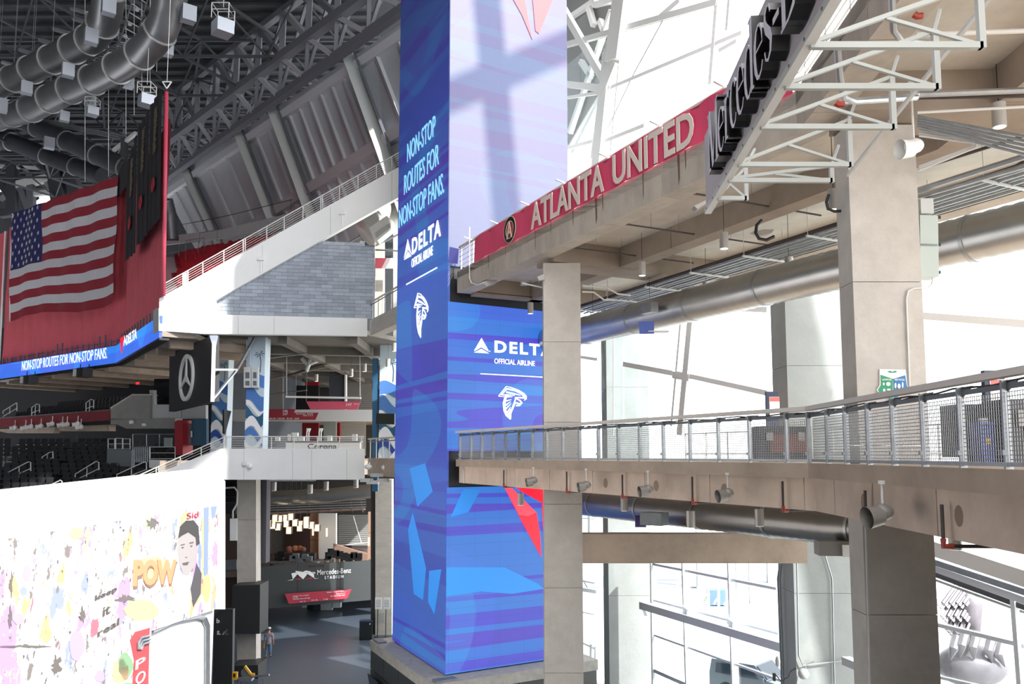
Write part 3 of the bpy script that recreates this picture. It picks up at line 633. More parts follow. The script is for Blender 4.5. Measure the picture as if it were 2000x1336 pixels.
GL = {'M': (.86, [([(.1, 0), (.1, 1)], .045), ([(.12, 1), (.42, .02)], .15), ([(.42, .02), (.72, 1)], .04), ([(.74, 1), (.74, 0)], .14), ([(0, .015), (.22, .015)], .035), ([(.6, .015), (.88, .015)], .035), ([(0, .985), (.18, .985)], .035), ([(.66, .985), (.88, .985)], .035)]),
      'e': (.5, [([(.06, .38), (.44, .38), (.42, .54), (.35, .64), (.25, .68), (.15, .64), (.07, .5), (.05, .34), (.08, .16), (.16, .04), (.26, 0), (.37, .04), (.44, .14)], [.03, .03, .05, .045, .04, .06, .11, .12, .11, .07, .045, .035, .03])]),
      'r': (.42, [([(.12, .66), (.12, 0)], .12), ([(.12, .46), (.2, .6), (.29, .66), (.37, .62)], [.03, .04, .07, .11]), ([(.02, .015), (.26, .015)], .03), ([(.02, .655), (.14, .655)], .03)]),
      'c': (.46, [([(.4, .56), (.34, .66), (.25, .68), (.15, .64), (.07, .5), (.05, .34), (.08, .16), (.16, .04), (.26, 0), (.36, .04), (.42, .14)], [.1, .05, .04, .06, .11, .12, .11, .07, .045, .035, .03])]),
      'd': (.56, [([(.42, 1), (.42, 0)], .12), ([(.38, .6), (.28, .68), (.18, .66), (.08, .52), (.05, .34), (.08, .16), (.16, .03), (.26, 0), (.38, .1)], [.03, .04, .05, .1, .12, .11, .06, .04, .03]), ([(.3, .985), (.44, .985)], .03), ([(.4, .015), (.54, .015)], .03)]),
      's': (.42, [([(.34, .54), (.28, .65), (.2, .68), (.1, .62), (.08, .52), (.15, .41), (.28, .3), (.35, .2), (.31, .06), (.2, 0), (.09, .05), (.05, .16)], [.03, .035, .04, .07, .1, .13, .13, .1, .07, .04, .035, .03])]),
      '-': (.34, [([(.03, .33), (.29, .33)], .08)]),
      'B': (.7, [([(.14, 1), (.14, 0)], .14), ([(.02, .98), (.3, .98), (.48, .92), (.54, .77), (.48, .6), (.3, .54), (.14, .54)], [.035, .035, .07, .13, .07, .035, .03]), ([(.3, .54), (.52, .48), (.6, .3), (.53, .09), (.32, .02), (.02, .02)], [.03, .08, .14, .09, .035, .035])]),
      'n': (.54, [([(.12, .66), (.12, 0)], .12), ([(.12, .5), (.22, .64), (.33, .67), (.42, .58), (.43, 0)], [.03, .04, .06, .1, .12]), ([(.02, .015), (.22, .015)], .03), ([(.33, .015), (.53, .015)], .03), ([(.02, .655), (.14, .655)], .03)]),
      'z': (.46, [([(.05, .66), (.4, .66)], .05), ([(.38, .65), (.06, .02)], .12), ([(.05, .02), (.42, .02)], .05)])}
SF = mat('sign_letter_face', '#e8e2ea', .45); SBK = mat('sign_letter_return', '#161617', .3)
def glyph(g, u0, z0, k, off, depth, pl):
    m = MB(); m.cur = 0
    for pts, ww in GL[g][1]:
        wl = [x * k for x in ww] if isinstance(ww, list) else ww * k
        o, prs = ribbon([(x * k, y * k) for x, y in pts], wl)
        for (a, b), (c_, d) in zip(prs, prs[1:]):
            q = [(a.x, a.y), (c_.x, c_.y), (d.x, d.y), (b.x, b.y)]
            m.cur = 1; m.prism([pl.w(u0 + x, z0 + y, off) for x, y in q], pl.n * -depth)
            cx, cy = sum(x for x, _ in q) / 4, sum(y for _, y in q) / 4
            m.cur = 0; m.prism([pl.w(u0 + x, z0 + y, off + .004) for x, y in q], pl.n * -.003)
    return m
u = SG.sz(1385, 370, .22)[0]; k = 1.0
ch = 'Mercedes-Benz'; wid = [GL[c_][0] for c_ in ch]; U8 = SG.sz(1526, 100, .22)[0]; kk = (U8 - u) / sum(wid[:9])
for c_, w_ in zip(ch, wid):
    glyph(c_, u, 4.72, 1.0, .22, .2, SG).build('letter', [SF, SBK], sg); u += w_ * kk
for i, (x, y, L) in enumerate(((1615, 50, 1.9), (1562, 138, 1.87), (1508, 223, 1.83), (1459, 302, 1.75), (1440, 335, 1.7), (1420, 372, .5))):
    Y = (4.5 * 1615) / (889 - y); a = V((sx_(Y) + .04, Y, 4.5)); b = a + V((L, 0, 0)); h = .72 if i < 4 else (.25 if i == 4 else .55); t = b + V((0, 0, h))
    m = MB().beam(a, b, .07).beam(b - V((0, 0, .035)), t, .07).beam(a + V((0, .0, .03)), t, .05).beam(a + V((L * .45, 0, .32 * h / .72)), b, .04).beam(t, t + V((.3, .4, .5)), .035)
    m.build('bracket_frame', mat('bracket_grey', '#a9ada9', .5), sg)
m = MB().beam(SG.w(0, 5.3, -.2), SG.w(SG.L, 5.3, -.2), .08).beam((5.4, 8.2, 5.25), (5.9, 14, 4.9), .05); m.build('rear_rail', GSTEEL, sg)
one(MB().tube([at(1635, 85, 11), at(1640, 150, 11.4), at(1648, 190, 11.8), at(1668, 198, 12), at(1790, 190, 12.6)], .05, 8).tube([at(1742, -10, 10), at(1745, 60, 10.4), at(1760, 80, 10.6), at(1830, 85, 11)], .045, 8), 'conduit_pipe', STEEL, 'curving metal conduits coming down behind the big sign brackets', 'conduit', smooth=True)
for x, y, s_ in ((1632, 200, 'under the big sign brackets'), (1785, 28, 'high above the wide column')):
    one(MB().tube([at(x, y, 11.5), at(x + 6, y + 4, 11.5), at(x + 16, y + 3, 11.5)], .05, 8), 'pipe_elbow', RUST, 'small red pipe elbow ' + s_, 'pipe', smooth=True)
# ================================================================ LEFT STAND
LF = Pl((-18.54, 43.4), (-7.92, 45.2))
ws = thing('white_stand_wall', 'white concrete wall rising in a slope beside the red seats, over the grey block infill', 'wall', (-14, 44.3, 6.5))
MB().plate(LF, [(311, 583), (779, 326), (779, 385), (648, 458), (422, 586), (421, 614), (717, 621.6), (717, 655), (400, 652), (311, 646)], .45).build('wall_face', CONW, ws)
gv = MB()
for a, b in (((512, 478), (512, 533)), ((645, 404), (645, 458)), ((765, 336), (765, 392)), ((535, 618), (535, 653)), ((465, 616), (465, 652))):
    gv.plate(LF, [a, (a[0] + .7, a[1]), (b[0] + .7, b[1]), b], .012, .006)
gv.build('joint_line', mat('joint_grey', '#b9b8b4', .9), ws)
for x0, y0, yb in ((668, 411, 442), (509, 501, 533)):
    MB().plate(LF, [(x0 - 6, y0), (x0 + 6, y0), (x0 + 6, y0 + 7), (x0 - 6, y0 + 7)], .12, .12).build('junction_box', WHITE, ws); MB().tube([LF.pt(x0, y0 + 7, .04), LF.pt(x0, yb, .04)], .025, 6).build('conduit', WHITE, ws)
def inpoly(p, poly):
    c = False; n = len(poly)
    for i in range(n):
        a, b = poly[i], poly[i - 1]
        if (a[1] > p[1]) != (b[1] > p[1]) and p[0] < (b[0] - a[0]) * (p[1] - a[1]) / (b[1] - a[1]) + a[0]: c = not c
    return c
bw = thing('block_wall', 'grey block wall filling the triangle under the white sloping stand wall', 'wall', (-13, 45, 7.5))
QB = [LF.sz(*q, -.3) for q in ((422, 587), (623, 474), (732, 479), (731, 621.5), (421, 613.5))]
MB().prism([LF.w(u, z, -.36) for u, z in QB], LF.n * -.2).build('mortar_bed', mat('mortar', '#747b84', .95), bw)
BLKM = mat('grey_block', '#a9b0bb', .85, var=.12, vs_=3, rnd=.16, bump=.2, bs=12)
zt, zb = max(z for _, z in QB), min(z for _, z in QB); rh = .205; bl_ = .62; k = 0; z = zb
while z < zt:
    # span of the row inside the outline
    zm = min(z + rh * .5, zt - .01); xs = []
    for i in range(len(QB)):
        a, b = QB[i], QB[i - 1]
        if (a[1] > zm) != (b[1] > zm): xs.append((b[0] - a[0]) * (zm - a[1]) / (b[1] - a[1]) + a[0])
    if len(xs) >= 2:
        x0, x1 = min(xs), max(xs); u = math.floor(x0 / bl_) * bl_ + (k % 2) * bl_ / 2 - bl_
        while u < x1:
            a, b = max(u, x0), min(u + bl_, x1)
            if b - a > .08:
                MB().prism([LF.w(a + .007, z + .006, -.3), LF.w(b - .007, z + .006, -.3), LF.w(b - .007, z + rh - .006, -.3), LF.w(a + .007, z + rh - .006, -.3)], LF.n * -.1).build('block', BLKM, bw)
            u += bl_
    z += rh; k += 1
# sloping rail on the white wall
def srail(t, pl, a, b, post_x, hpx, m, wires=5, wm_=None, pw=.06, off=-.15):
    """rail whose top runs a -> b (image points); posts drop hpx"""
    f = lambda x, dy=0: pl.pt(x, a[1] + (b[1] - a[1]) * (x - a[0]) / (b[0] - a[0]) + dy, off)
    MB().tube([f(a[0]), f(b[0])], pw * .55, 8).build('handrail', m, t, smooth=True)
    for x in post_x: MB().tube([f(x), f(x, hpx)], pw * .5, 6).build('post', m, t)
    for i in range(wires):
        MB().tube([f(a[0], hpx * (i + 1) / (wires + .6)), f(b[0], hpx * (i + 1) / (wires + .6))], .013, 4).build('cable', wm_ or m, t)
r1 = thing('stand_railing', 'white sloping railing with five cables on top of the white stand wall', 'railing', LF.pt(319, 580))
srail(r1, LF, (318, 556), (779, 298), (319, 357, 367, 396, 437, 475, 479, 521, 555, 591.6, 626, 629.5, 663, 699, 735, 765), 26, WSTEEL)
MB().plate(LF, [(357, 534), (368, 528), (368, 552), (357, 558)], .03, -.2).build('white_plate', WHITE, r1)
# ---- upper rear concrete rim and bowl concourse behind the red seats
rim = Pl((-31, 72), (-13, 63))
one(MB().plate(rim, [(320, 462), (430, 449), (560, 418), (660, 392), (660, 470), (560, 445), (425, 466), (320, 478)], .3), 'seat_rim_wall', mat('rim_concrete', '#aab0b1', .85, var=.1), 'grey concrete rim wall behind the top row of red seats', 'wall')
rr2 = thing('rim_railing', 'thin dark railing on the grey rim wall above the red seats', 'railing', rim.pt(400, 452))
for i in range(8):
    x0, x1 = 322 + i * 34, 322 + (i + 1) * 34; yy = lambda x: 462 - (x - 322) * .19 - max(0, x - 440) * .06
    MB().tube([rim.pt(x0, yy(x0) - 17, .1), rim.pt(x1, yy(x1) - 17, .1)], .03, 5).build('rail', DARKG, rr2); MB().tube([rim.pt(x0 + 8, yy(x0) - 17, .1), rim.pt(x0 + 8, yy(x0), .1)], .025, 5).build('post', STEELD, rr2)
# ---- red seats
def seat_mb(w_=.46):
    m = MB(); h = w_ / 2
    m.prism([(-h, -.22, .40), (h, -.22, .40), (h, .18, .36), (-h, .18, .36)], (0, 0, .07))
    m.prism([(-h, .14, .40), (h, .14, .40), (h * .92, .26, .86), (-h * .92, .26, .86)], (0, .05, .01))
    m.prism([(-.04, .0, .0), (.04, .0, .0), (.04, .1, .0), (-.04, .1, .0)], (0, 0, .38)); return m
def seat_block(m, name, label, group, spots, rot):
    p = None
    for i, (c, row) in enumerate(spots):
        if p is None:
            mb = seat_mb(); p = mb.build(name, m, stay=True); p.data.transform(Matrix.Translation((0, 0, -H))); tag(p, label, 'chair', group); o = p
        else: o = p.copy(); col.objects.link(o)
        o['label'] = label + f', {ORD[row]} row from the top'; o['group'] = group + f', {ORD[row]} row'; o.location = (c.x, c.y, c.z + H); o.rotation_euler = (0, 0, rot)
sm_red = mat('seat_red', '#93202c', .45, rnd=.12); sm_blk = mat('seat_black', '#2b2c30', .45, rnd=.15)
spots = []; rows = 23; st1 = MB(); ang_red = math.atan2(rim.e.y, rim.e.x)
for r in range(rows):
    z = 17.15 - .42 * r; o_ = .9 + .9 * r
    for i in range(70):
        p = rim.w(-4 + i * .54, z, o_); px = 1000 + p.x / p.y * 1615; py = 889 - (z + .8) / p.y * 1615
        if p.y > 47 and 326 < px < 640 and py < 556 - (px - 318) * .56 + 30 and not (429 - 8.4 * r < px < 438 - 8.4 * r): spots.append((p, r))
    uL = rim.sz(322, 500, o_)[0]; uR = min(22, (rim.w(0, 0, o_).y - 47) / -rim.e.y)
    if uR < uL + .5: continue
    q = [rim.w(uL, 0, o_ - .5), rim.w(uR, 0, o_ - .5), rim.w(uR, 0, o_ + .4), rim.w(uL, 0, o_ + .4)]
    st1.slab([v.xy for v in q], z - 1.2, z)
st1.build('step', mat('rim_concrete', (0, 0, 0)), thing('upper_terrace', 'stepped grey concrete terrace carrying the red seats', 'terrace', (-20, 56, 7)))
print('red seats', len(spots)); spots = sorted(spots, key=lambda p: p[0].y)[:300]
seat_block(sm_red, 'stadium_chair', 'dark red folding stadium seat of the upper terrace', 'red seats of the upper terrace', spots, ang_red)
for i, (x, y) in enumerate(((322, 520), (349, 500), (362, 492), (389, 476))):
    a = at(x, y, 58 + i * 2); one(MB().tube([a, a + V((0, 0, .9)), a + V((.9, 1.4, 1.5)), a + V((.9, 1.4, .6))], .03, 5), 'aisle_handrail', STEELD, f'short grey handrail on the aisle between red seats, {ORD[i]} one up from the curtain', 'railing')
# ---- ribbon board, curtain, flag
RB1, RB2 = Pl((-26.8, 55), (-18.7, 43)), Pl((-48, 71.4), (-26.8, 55))
rbn = thing('ribbon_screen', 'long blue ribbon video screen wrapping the front of the upper stand', 'screen', (-27, 55, 6.2))
ledB = led_material('led_ribbon', 12.9, 2, .95)
for pl in (RB1, RB2):
    MB().prism([pl.w(0, 6.2), pl.w(pl.L, 6.2), pl.w(pl.L, 7.38), pl.w(0, 7.38)], pl.n * -.15).build('screen_face', ledB, rbn)
    MB().prism([pl.w(0, 6.08, -.02), pl.w(pl.L, 6.08, -.02), pl.w(pl.L, 6.2, -.02), pl.w(0, 6.2, -.02)], pl.n * -.5).build('lower_trim', BLACK, rbn)
m = MB(); textpx(m, 'NON-STOP ROUTES FOR NON-STOP FANS.', RB2, 44, 209, 126, 692, 712, off=.03, bold=.0); m.build('lettering', LW, rbn)
m = MB(); textpx(m, 'DELTA', RB1, 247, 267, 257, 648, 667, off=.03, bold=.02); m.build('lettering', LW, rbn); m = MB(); m.plate(RB1, [(243, 655), (246, 672), (243.5, 668), (241, 676)], .02, .03); m.build('triangle_mark', LW, rbn)
m = MB(); m.plate(RB1, [(235, 661), (241, 656), (238, 688), (236.5, 690)], .02, .03); m.build('red_flash', LR, rbn)
MB().plate(RB1, [(299, 606), (310, 602), (310, 646), (299, 653)], .2, .04).build('end_plate', GSTEEL, rbn)
rs = thing('ribbon_railing', 'row of grey stub posts along the top of the ribbon video screen', 'railing', (-27, 55.2, 7.4))
for i in range(26):
    u = RB2.L * (.22 + .78 * i / 25.5); h = .95 if i in (14, 15, 22, 23) else .55
    MB().beam(RB2.w(u, 7.36, -.25), RB2.w(u, 7.36 + h, -.25), .1, .06).build('post', STEELD, rs)
for i in range(15): MB().beam(RB1.w(.5 + i * .97, 7.36, -.25), RB1.w(.5 + i * .97, 8.15, -.25), .1, .06).build('post', WSTEEL if i > 12 else STEELD, rs)
MB().tube([RB2.w(2, 7.75, -.25), RB2.w(RB2.L, 7.75, -.25)], .025, 5).build('rail', DARKG, rs)
def cloth(pl, u0, u1, zf0, zf1, off, m, name, parent, amp=.12, per=1.3, n=60, nz=6, sag=0):
    mb = MB(); g = []
    for i in range(n + 1):
        u = u0 + (u1 - u0) * i / n
        for j in range(nz + 1):
            za, zb_ = zf0(u), zf1(u); z = za + (zb_ - za) * j / nz
            g.append(pl.w(u, z, off + amp * abs(math.sin(u / per * math.pi)) ** .6 + .03 * math.sin(u * 5 + z)))
    mb.poly(g, [[i * (nz + 1) + j, (i + 1) * (nz + 1) + j, (i + 1) * (nz + 1) + j + 1, i * (nz + 1) + j + 1] for i in range(n) for j in range(nz)])
    return mb.build(name, m, parent, smooth='all')
CURM = mat('curtain_red', '#d9606b', .85, var=.1, vs_=.6)
ct = thing('red_curtain', 'huge red curtain hung from the roof behind the flag and black banners', 'curtain', (-27, 55, 7.3))
cloth(RB1, 0, RB1.L - 1.9, lambda u: 7.3, lambda u: 18.6 + .03 * u, -.55, CURM, 'curtain_panel', ct, per=1.15)
u20 = RB2.sz(17, 500, -.6)[0]
cloth(RB2, u20, RB2.L, lambda u: 7.2, lambda u: 19.2, -.7, CURM, 'curtain_panel', ct, amp=.2, per=1.7, n=70)
ct2 = thing('red_curtain', 'narrow strip of second red curtain at the picture edge, with a pale hem', 'curtain', RB2.pt(2, 700, -.5))
cloth(RB2, u20 - 3.5, u20 - .6, lambda u: 7.2, lambda u: 19.0, -.7, CURM, 'curtain_panel', ct2, n=20)
MB().tube([RB2.w(u20 - .55, 7.2, -.55), RB2.w(u20 - .85, 19.0, -.55)], .08, 5).build('hem', WHITE, ct2)
one(MB().tube([at(319, 578, 43.2), at(325, 180, 43.2)], .11, 12), 'curtain_roll', mat('roll_pink', '#c2475c', .5), 'slim red rolled curtain edge standing straight beside the black banners', 'curtain', smooth='all')
th = at(326, 166, 43.2); m = MB()
for a, b in (((-.25, .18), (.25, .18)), ((.25, .18), (0, -.2)), ((0, -.2), (-.25, .18))): m.beam(th + V((a[0], 0, a[1])), th + V((b[0], 0, b[1])), .05)
m.tube([th + V((0, 0, .2)), th + V((0, 0, 6))], .015, 4); one(m, 'rigging_triangle', WHITE, 'small white rigging triangle above the rolled red curtain edge', 'rigging')
# flag
fg = thing('flag', 'large national flag with stars and stripes hung before the red curtain', 'flag', RB2.pt(120, 620, .2))
FR = mat('flag_red', '#8e2232', .85, var=.06); FWm = mat('flag_white', '#c9c7cc', .85, var=.12, vs_=2, stretch=(8, 8, .1)); FB = mat('flag_blue', '#23265c', .85)
TL, TR, BL, BR = [RB2.sz(*q, .25) for q in ((25, 417), (229, 344), (19, 628), (222, 584))]
def fp(a, b, off=.25):
    u = (TL[0] * (1 - a) + TR[0] * a) * (1 - b) + (BL[0] * (1 - a) + BR[0] * a) * b; z = (TL[1] * (1 - a) + TR[1] * a) * (1 - b) + (BL[1] * (1 - a) + BR[1] * a) * b
    z += b * .35 * math.sin(a * 5.5) - .18 * math.sin(a * math.pi) * b
    return RB2.w(u, z, off + .09 * math.sin(a * 30 + b * 3) + .05 * math.sin(b * 12))
def fpatch(a0, a1, b0, b1, off=.25, n=26):
    mb = MB(); g = []
    for i in range(n + 1):
        for j in range(3): g.append(fp(a0 + (a1 - a0) * i / n, b0 + (b1 - b0) * j / 2, off))
    return mb.poly(g, [[i * 3 + j, i * 3 + j + 1, (i + 1) * 3 + j + 1, (i + 1) * 3 + j] for i in range(n) for j in range(2)])
for i in range(13):
    fpatch(.315 if i < 7 else 0, 1, i / 13, (i + 1) / 13, n=30).build('stripe', FWm if i % 2 else FR, fg, smooth='all')
mb = MB(); g = []; N_ = 12
for i in range(N_ + 1):
    for j in range(N_ + 1): g.append(fp(.315 * i / N_, 7 / 13 * j / N_))
mb.poly(g, [[i * (N_ + 1) + j, i * (N_ + 1) + j + 1, (i + 1) * (N_ + 1) + j + 1, (i + 1) * (N_ + 1) + j] for i in range(N_) for j in range(N_)]).build('canton', FB, fg, smooth='all')
sm = MB()
for r in range(9):
    for c_ in range(6 if r % 2 == 0 else 5):
        a = .315 * ((c_ + (.5 if r % 2 == 0 else 1)) / 6); b = 7 / 13 * (r + .6) / 9.2; P0 = fp(a, b, .3)
        q = []
        for k in range(10):
            t = math.pi / 2 + k * math.pi / 5; rr_ = .21 if k % 2 == 0 else .085
            q.append(P0 + RB2.e * (rr_ * math.cos(t)) + UP * (rr_ * math.sin(t)))
        sm.prism(q, RB2.n * .01)
tag(sm.build('star', FWm, [q for q in kids(fg) if q.name.startswith('canton')][0]), kind='stuff')
MB().tube([fp(0, 0), fp(0, .5), fp(0, 1)], .05, 5).build('hoist_cord', WHITE, fg)
# black banners
BNB = mat('banner_black', '#222024', .85); GOLD = mat('banner_gold', '#7a6a50', .7)
for i, (q, d) in enumerate((([(292, 212), (316, 174), (313, 427), (288, 456)], 'beside the rolled red curtain edge'), ([(268, 256), (291.5, 213), (287.5, 460), (265, 484)], 'middle one of the three'),
                            ([(247, 328), (267.5, 262), (264.5, 494), (244, 512)], 'beside the flag, hanging lowest'))):
    t = thing('hanging_banner', 'tall narrow black banner with faint gold print, ' + d, 'banner', RB1.pt(*q[3], .3), 'black banners on the red curtain')
    pq = [RB1.sz(x, y, .35) for x, y in q]; k = 18; mb = MB(); g = []
    for a in range(k + 1):
        f = a / k
        for jj in range(2):
            s0, s1 = (pq[0], pq[1]) if jj == 0 else (pq[3], pq[2]); u, z = s0[0] + (s1[0] - s0[0]) * f, s0[1] + (s1[1] - s0[1]) * f; g.append(RB1.w(u, z, .3 + .12 * abs(math.sin(f * 9))))
    mb.poly(g, [[a * 2, a * 2 + 1, a * 2 + 3, a * 2 + 2] for a in range(k)]).build('cloth', BNB, t)
    u0_, u1_ = pq[3][0], pq[2][0]; zt_ = (pq[0][1] + pq[1][1]) / 2; zb_ = (pq[2][1] + pq[3][1]) / 2; um = (u0_ + u1_) / 2; mb = MB()
    random.seed(i)
    for r in range(22):
        zz = zt_ - (1.2 + r * .14) * (zt_ - zb_) / 9; mb.prism([RB1.w(um + x, zz + y, .5) for x, y in ((-.5 + random.random() * .5, 0), (.1 + random.random() * .5, 0), (.1 + random.random() * .5, .06), (-.5, .06))], RB1.n * -.01)
    tag(mb.build('gold_print', GOLD, t), kind='stuff')
    mb = MB(); ringpl(mb, RB1, um, zb_ + (zt_ - zb_) * .3, .12, .42, .5, .02, 16); mb.build('red_emblem', RED, t)
one(MB().plate(RB1, [(229, 345), (248, 300), (247, 362), (229, 385)], .05, .2), 'black_drape', BNB, 'black drape wedge between flag corner and black banners', 'drape')
# ---- ribbon soffit, lower bowl
bowl = thing('stand_soffit', 'brown-grey concrete soffit of the upper stand above the black seats', 'soffit', (-30, 60, 6.2))
MB().slab([(-18.7, 43.3), (-26.9, 55.2), (-48, 71.6), (-40, 82), (-18, 60), (-17.2, 44.2)], 6.3, 6.6).build('slab', mat('soffit_brown', '#9b9184', .85, var=.2), bowl)
for i in range(6):
    p = RB2.w(RB2.L - 3 - i * 4.2, 6.1, -.9); q = p - RB2.n * 8; MB().beam(p, q, .5, .45).build('rib', CONB, bowl)
for i in range(4):
    p = RB1.w(2 + i * 3.6, 6.1, -.9); q = p - RB1.n * 5; MB().beam(p, q, .5, .45).build('rib', CONB, bowl)
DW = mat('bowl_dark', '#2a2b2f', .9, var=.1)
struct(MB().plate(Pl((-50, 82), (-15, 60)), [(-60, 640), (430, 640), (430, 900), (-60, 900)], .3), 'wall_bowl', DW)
for x, y, Y in ((60, 742, 62), (165, 728, 57)):
    c = at(x, y, Y); t = thing('hanging_speaker', f'black box speaker slung under the ribbon screen, {"farther one" if x < 100 else "nearer the white wall"}', 'speaker', c)
    MB().box(c, (.9, .7, .65), (.8, -.6, 0)).build('box', BLACK, t); MB().box(c + V((-.55, .2, 0)), (.25, .6, .5), (.8, -.6, 0)).build('side_plate', GSTEEL, t)
    MB().tube([c + V((-.3, 0, .3)), c + V((-.3, 0, 6.35 - c.z))], .03, 5).tube([c + V((.3, 0, .3)), c + V((.3, 0, 6.35 - c.z))], .03, 5).build('hanger', BLACK, t)
# mid balcony
MBp = Pl((-44.5, 69.8), (-28.2, 58))
mbk = thing('red_balcony_band', 'dark red balcony front band between the two tiers of black seats', 'balcony', (-36, 64, 2.4))
MB().plate(MBp, [(-20, 819), (215, 801), (215, 821), (-20, 836)], .2).build('red_band', mat('balcony_red', '#7a1f28', .7, var=.3, vs_=.8), mbk)
MB().plate(MBp, [(-20, 817), (215, 799.5), (215, 801), (-20, 819)], .2, .02).build('trim', STEELD, mbk)
for q in ([(-20, 838), (110, 828), (104, 846), (15, 846), (-20, 838)], [(104, 826), (213, 821), (213, 842), (118, 842)]): MB().plate(MBp, q, .5, -.6).build('raker_slab', CONB, mbk)
for i, (x, y) in enumerate(((29, 835), (50, 835), (61, 833), (80, 832), (102, 828), (122, 829), (131, 829), (152, 828), (158, 834))):
    c = MBp.pt(x, y, .1); m = MB().sphere(c, .2, 5).tube([c, c + V((-.3, -.2, -.1))], [.12, .18], 8).tube([c, c + V((0, 0, .6))], .03, 4); one(m, 'spot_fixture', WHITE, f'small white spotlight under the red balcony band, {ORD[i]} from the picture edge', 'spotlight', 'spotlights under the balcony', smooth=True)
for s_, x in (('244', 114), ('245', 144)):
    m = MB(); pl9 = Pl((-40, 70), (-20, 62)); textpx(m, s_, pl9, x, x + 8, x + 4, 848.5, 857, off=0, bold=.0); one(m, 'section_number', mat('number_brown', '#5c4a40', .8), f'dim section number ' + ('two hundred forty four' if s_ == '244' else 'two hundred forty five, nearer the end block') + ' on the bowl wall', 'sign')
spots = []
for r in range(12):
    Y = 51.5 + r * .95; z = -2.9 + r * .3
    x = -1010 / 1615 * Y
    while x < -655 / 1615 * Y:
        px = 1000 + x / Y * 1615; py = 889 - z / Y * 1615
        par = 965 - px * .112
        if py - 30 < par and not (abs((px - 95 - r * 3) % 112) < 8) and (px < 212 or r < 6): spots.append((V((x, Y, z)), 11 - r))
        x += .56
up = []
for r in range(3):
    Y0 = 60 + r * .9
    for i in range(30):
        p = MBp.w(MBp.L - 1 - i * .56, 2.75 + r * .42, -.7 - r * .9); up.append((p, 2 - r))
print('black', len(spots), len(up))
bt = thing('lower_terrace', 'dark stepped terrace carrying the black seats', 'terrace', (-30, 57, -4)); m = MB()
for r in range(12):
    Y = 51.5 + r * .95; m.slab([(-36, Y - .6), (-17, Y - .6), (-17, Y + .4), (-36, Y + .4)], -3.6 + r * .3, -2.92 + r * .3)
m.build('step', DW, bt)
m = MB()
for r in range(3): 
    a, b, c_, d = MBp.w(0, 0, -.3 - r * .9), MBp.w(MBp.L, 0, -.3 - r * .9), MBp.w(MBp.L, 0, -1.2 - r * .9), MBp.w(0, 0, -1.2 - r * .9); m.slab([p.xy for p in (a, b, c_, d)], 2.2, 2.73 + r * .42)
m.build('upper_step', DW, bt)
spots = sorted(spots, key=lambda p: p[0].y)[:230]
seat_block(sm_blk, 'bowl_chair', 'black folding stadium seat in the dark lower bowl', 'black seats of the lower bowl', spots, 0)
seat_block(sm_blk, 'balcony_chair', 'black folding seat on the dark balcony', 'black seats of the balcony', up[:84], math.atan2(-.6, .8))
def loop_rail(label, pts, Y):
    q = [at(x, y, Y) for x, y in pts]; m = MB().tube(q, .035, 6); a, b = q[1], q[-2]; dn = V((0, 0, -.42)); m.tube([a + dn, b + dn], .03, 5); c_ = (a + b) / 2; m.tube([c_, V((c_.x, c_.y, min(q[0].z, q[-1].z) - .1 + (q[-1].z - q[0].z) * .5))], .03, 5)
    one(m, 'aisle_handrail', GSTEEL, label, 'railing')
for pts, Y, l in ((((81, 908), (82, 893), (96, 884), (103, 882), (104, 898)), 58, 'grey loop handrail high among the black bowl seats'), (((14, 940), (15, 923), (55, 902), (60, 903), (60, 920)), 55, 'long grey loop handrail at the picture edge among black seats'),
                  (((146, 946), (147, 926), (188, 901), (193, 903), (193, 918)), 54, 'long grey loop handrail in the middle of the black seats'), (((228, 936), (228, 927), (282, 902), (286, 904), (286, 918)), 52, 'grey loop handrail beside the white stair rail'),
                  (((88, 955), (95, 949), (118, 938), (121, 940), (121, 950)), 50, 'lowest grey handrail just above the white parapet'), (((6, 808), (6, 803), (32, 787), (33, 787), (33, 803)), 62, 'sloping grey handrail at the far end of the balcony'),
                  (((62, 811), (62, 796), (72, 789), (77, 790), (77, 806)), 61, 'small grey loop handrail in the middle of the balcony'), (((168, 803), (168, 787), (178, 780), (183, 782), (183, 798)), 59, 'small grey loop handrail near the concrete balcony end')):
    loop_rail(l, pts, Y)
# ---- concrete end block and lounge to the right of the bowl
BX = Pl((-28.4, 58.0), (-19.5, 53.0))
eb = thing('balcony_end_block', 'grey concrete end block with a sloping shoulder closing the balcony', 'wall', BX.pt(250, 840))
MB().plate(BX, [(216, 797), (258, 771), (292, 771), (292, 818), (216, 818)], .6).build('upper_face', mat('end_block', '#8f8e8a', .85, var=.15), eb)
MB().plate(BX, [(216, 819), (342, 816), (342, 837), (246, 837), (229, 829), (216, 829)], .6, -.1).build('lower_face', mat('end_block', (0, 0, 0)), eb)
MB().plate(BX, [(215, 796), (258, 769.5), (292, 770), (292, 772), (258, 772), (216, 799)], .65, .03).build('coping', CONL, eb)
lb = thing('bulkhead', 'pale grey bulkhead panels behind the hanging black star board', 'wall', BX.pt(350, 816))
for q in ([(292, 762), (301, 762), (301, 790), (328, 790), (328, 817), (292, 817)], [(328.5, 790), (354, 790), (354, 817), (328.5, 817)], [(355, 791), (402, 791), (402, 818), (355, 818)]): MB().plate(BX, q, .2, -.2).build('panel', mat('bulkhead_grey', '#b9bbbc', .6), lb)
MB().plate(BX, [(301, 740), (402, 740), (402, 790), (301, 790)], .1, -1.6).build('dark_opening', mat('dark_glass', '#1c1e22', .15), lb)
one(MB().plate(BX, [(341, 824), (347, 820.5), (357, 820.5), (357, 888), (341, 889)], .8, .4), 'red_pillar', mat('pillar_red', '#a3202c', .5), 'bright red pillar beside the metal door on the lounge terrace', 'pillar')
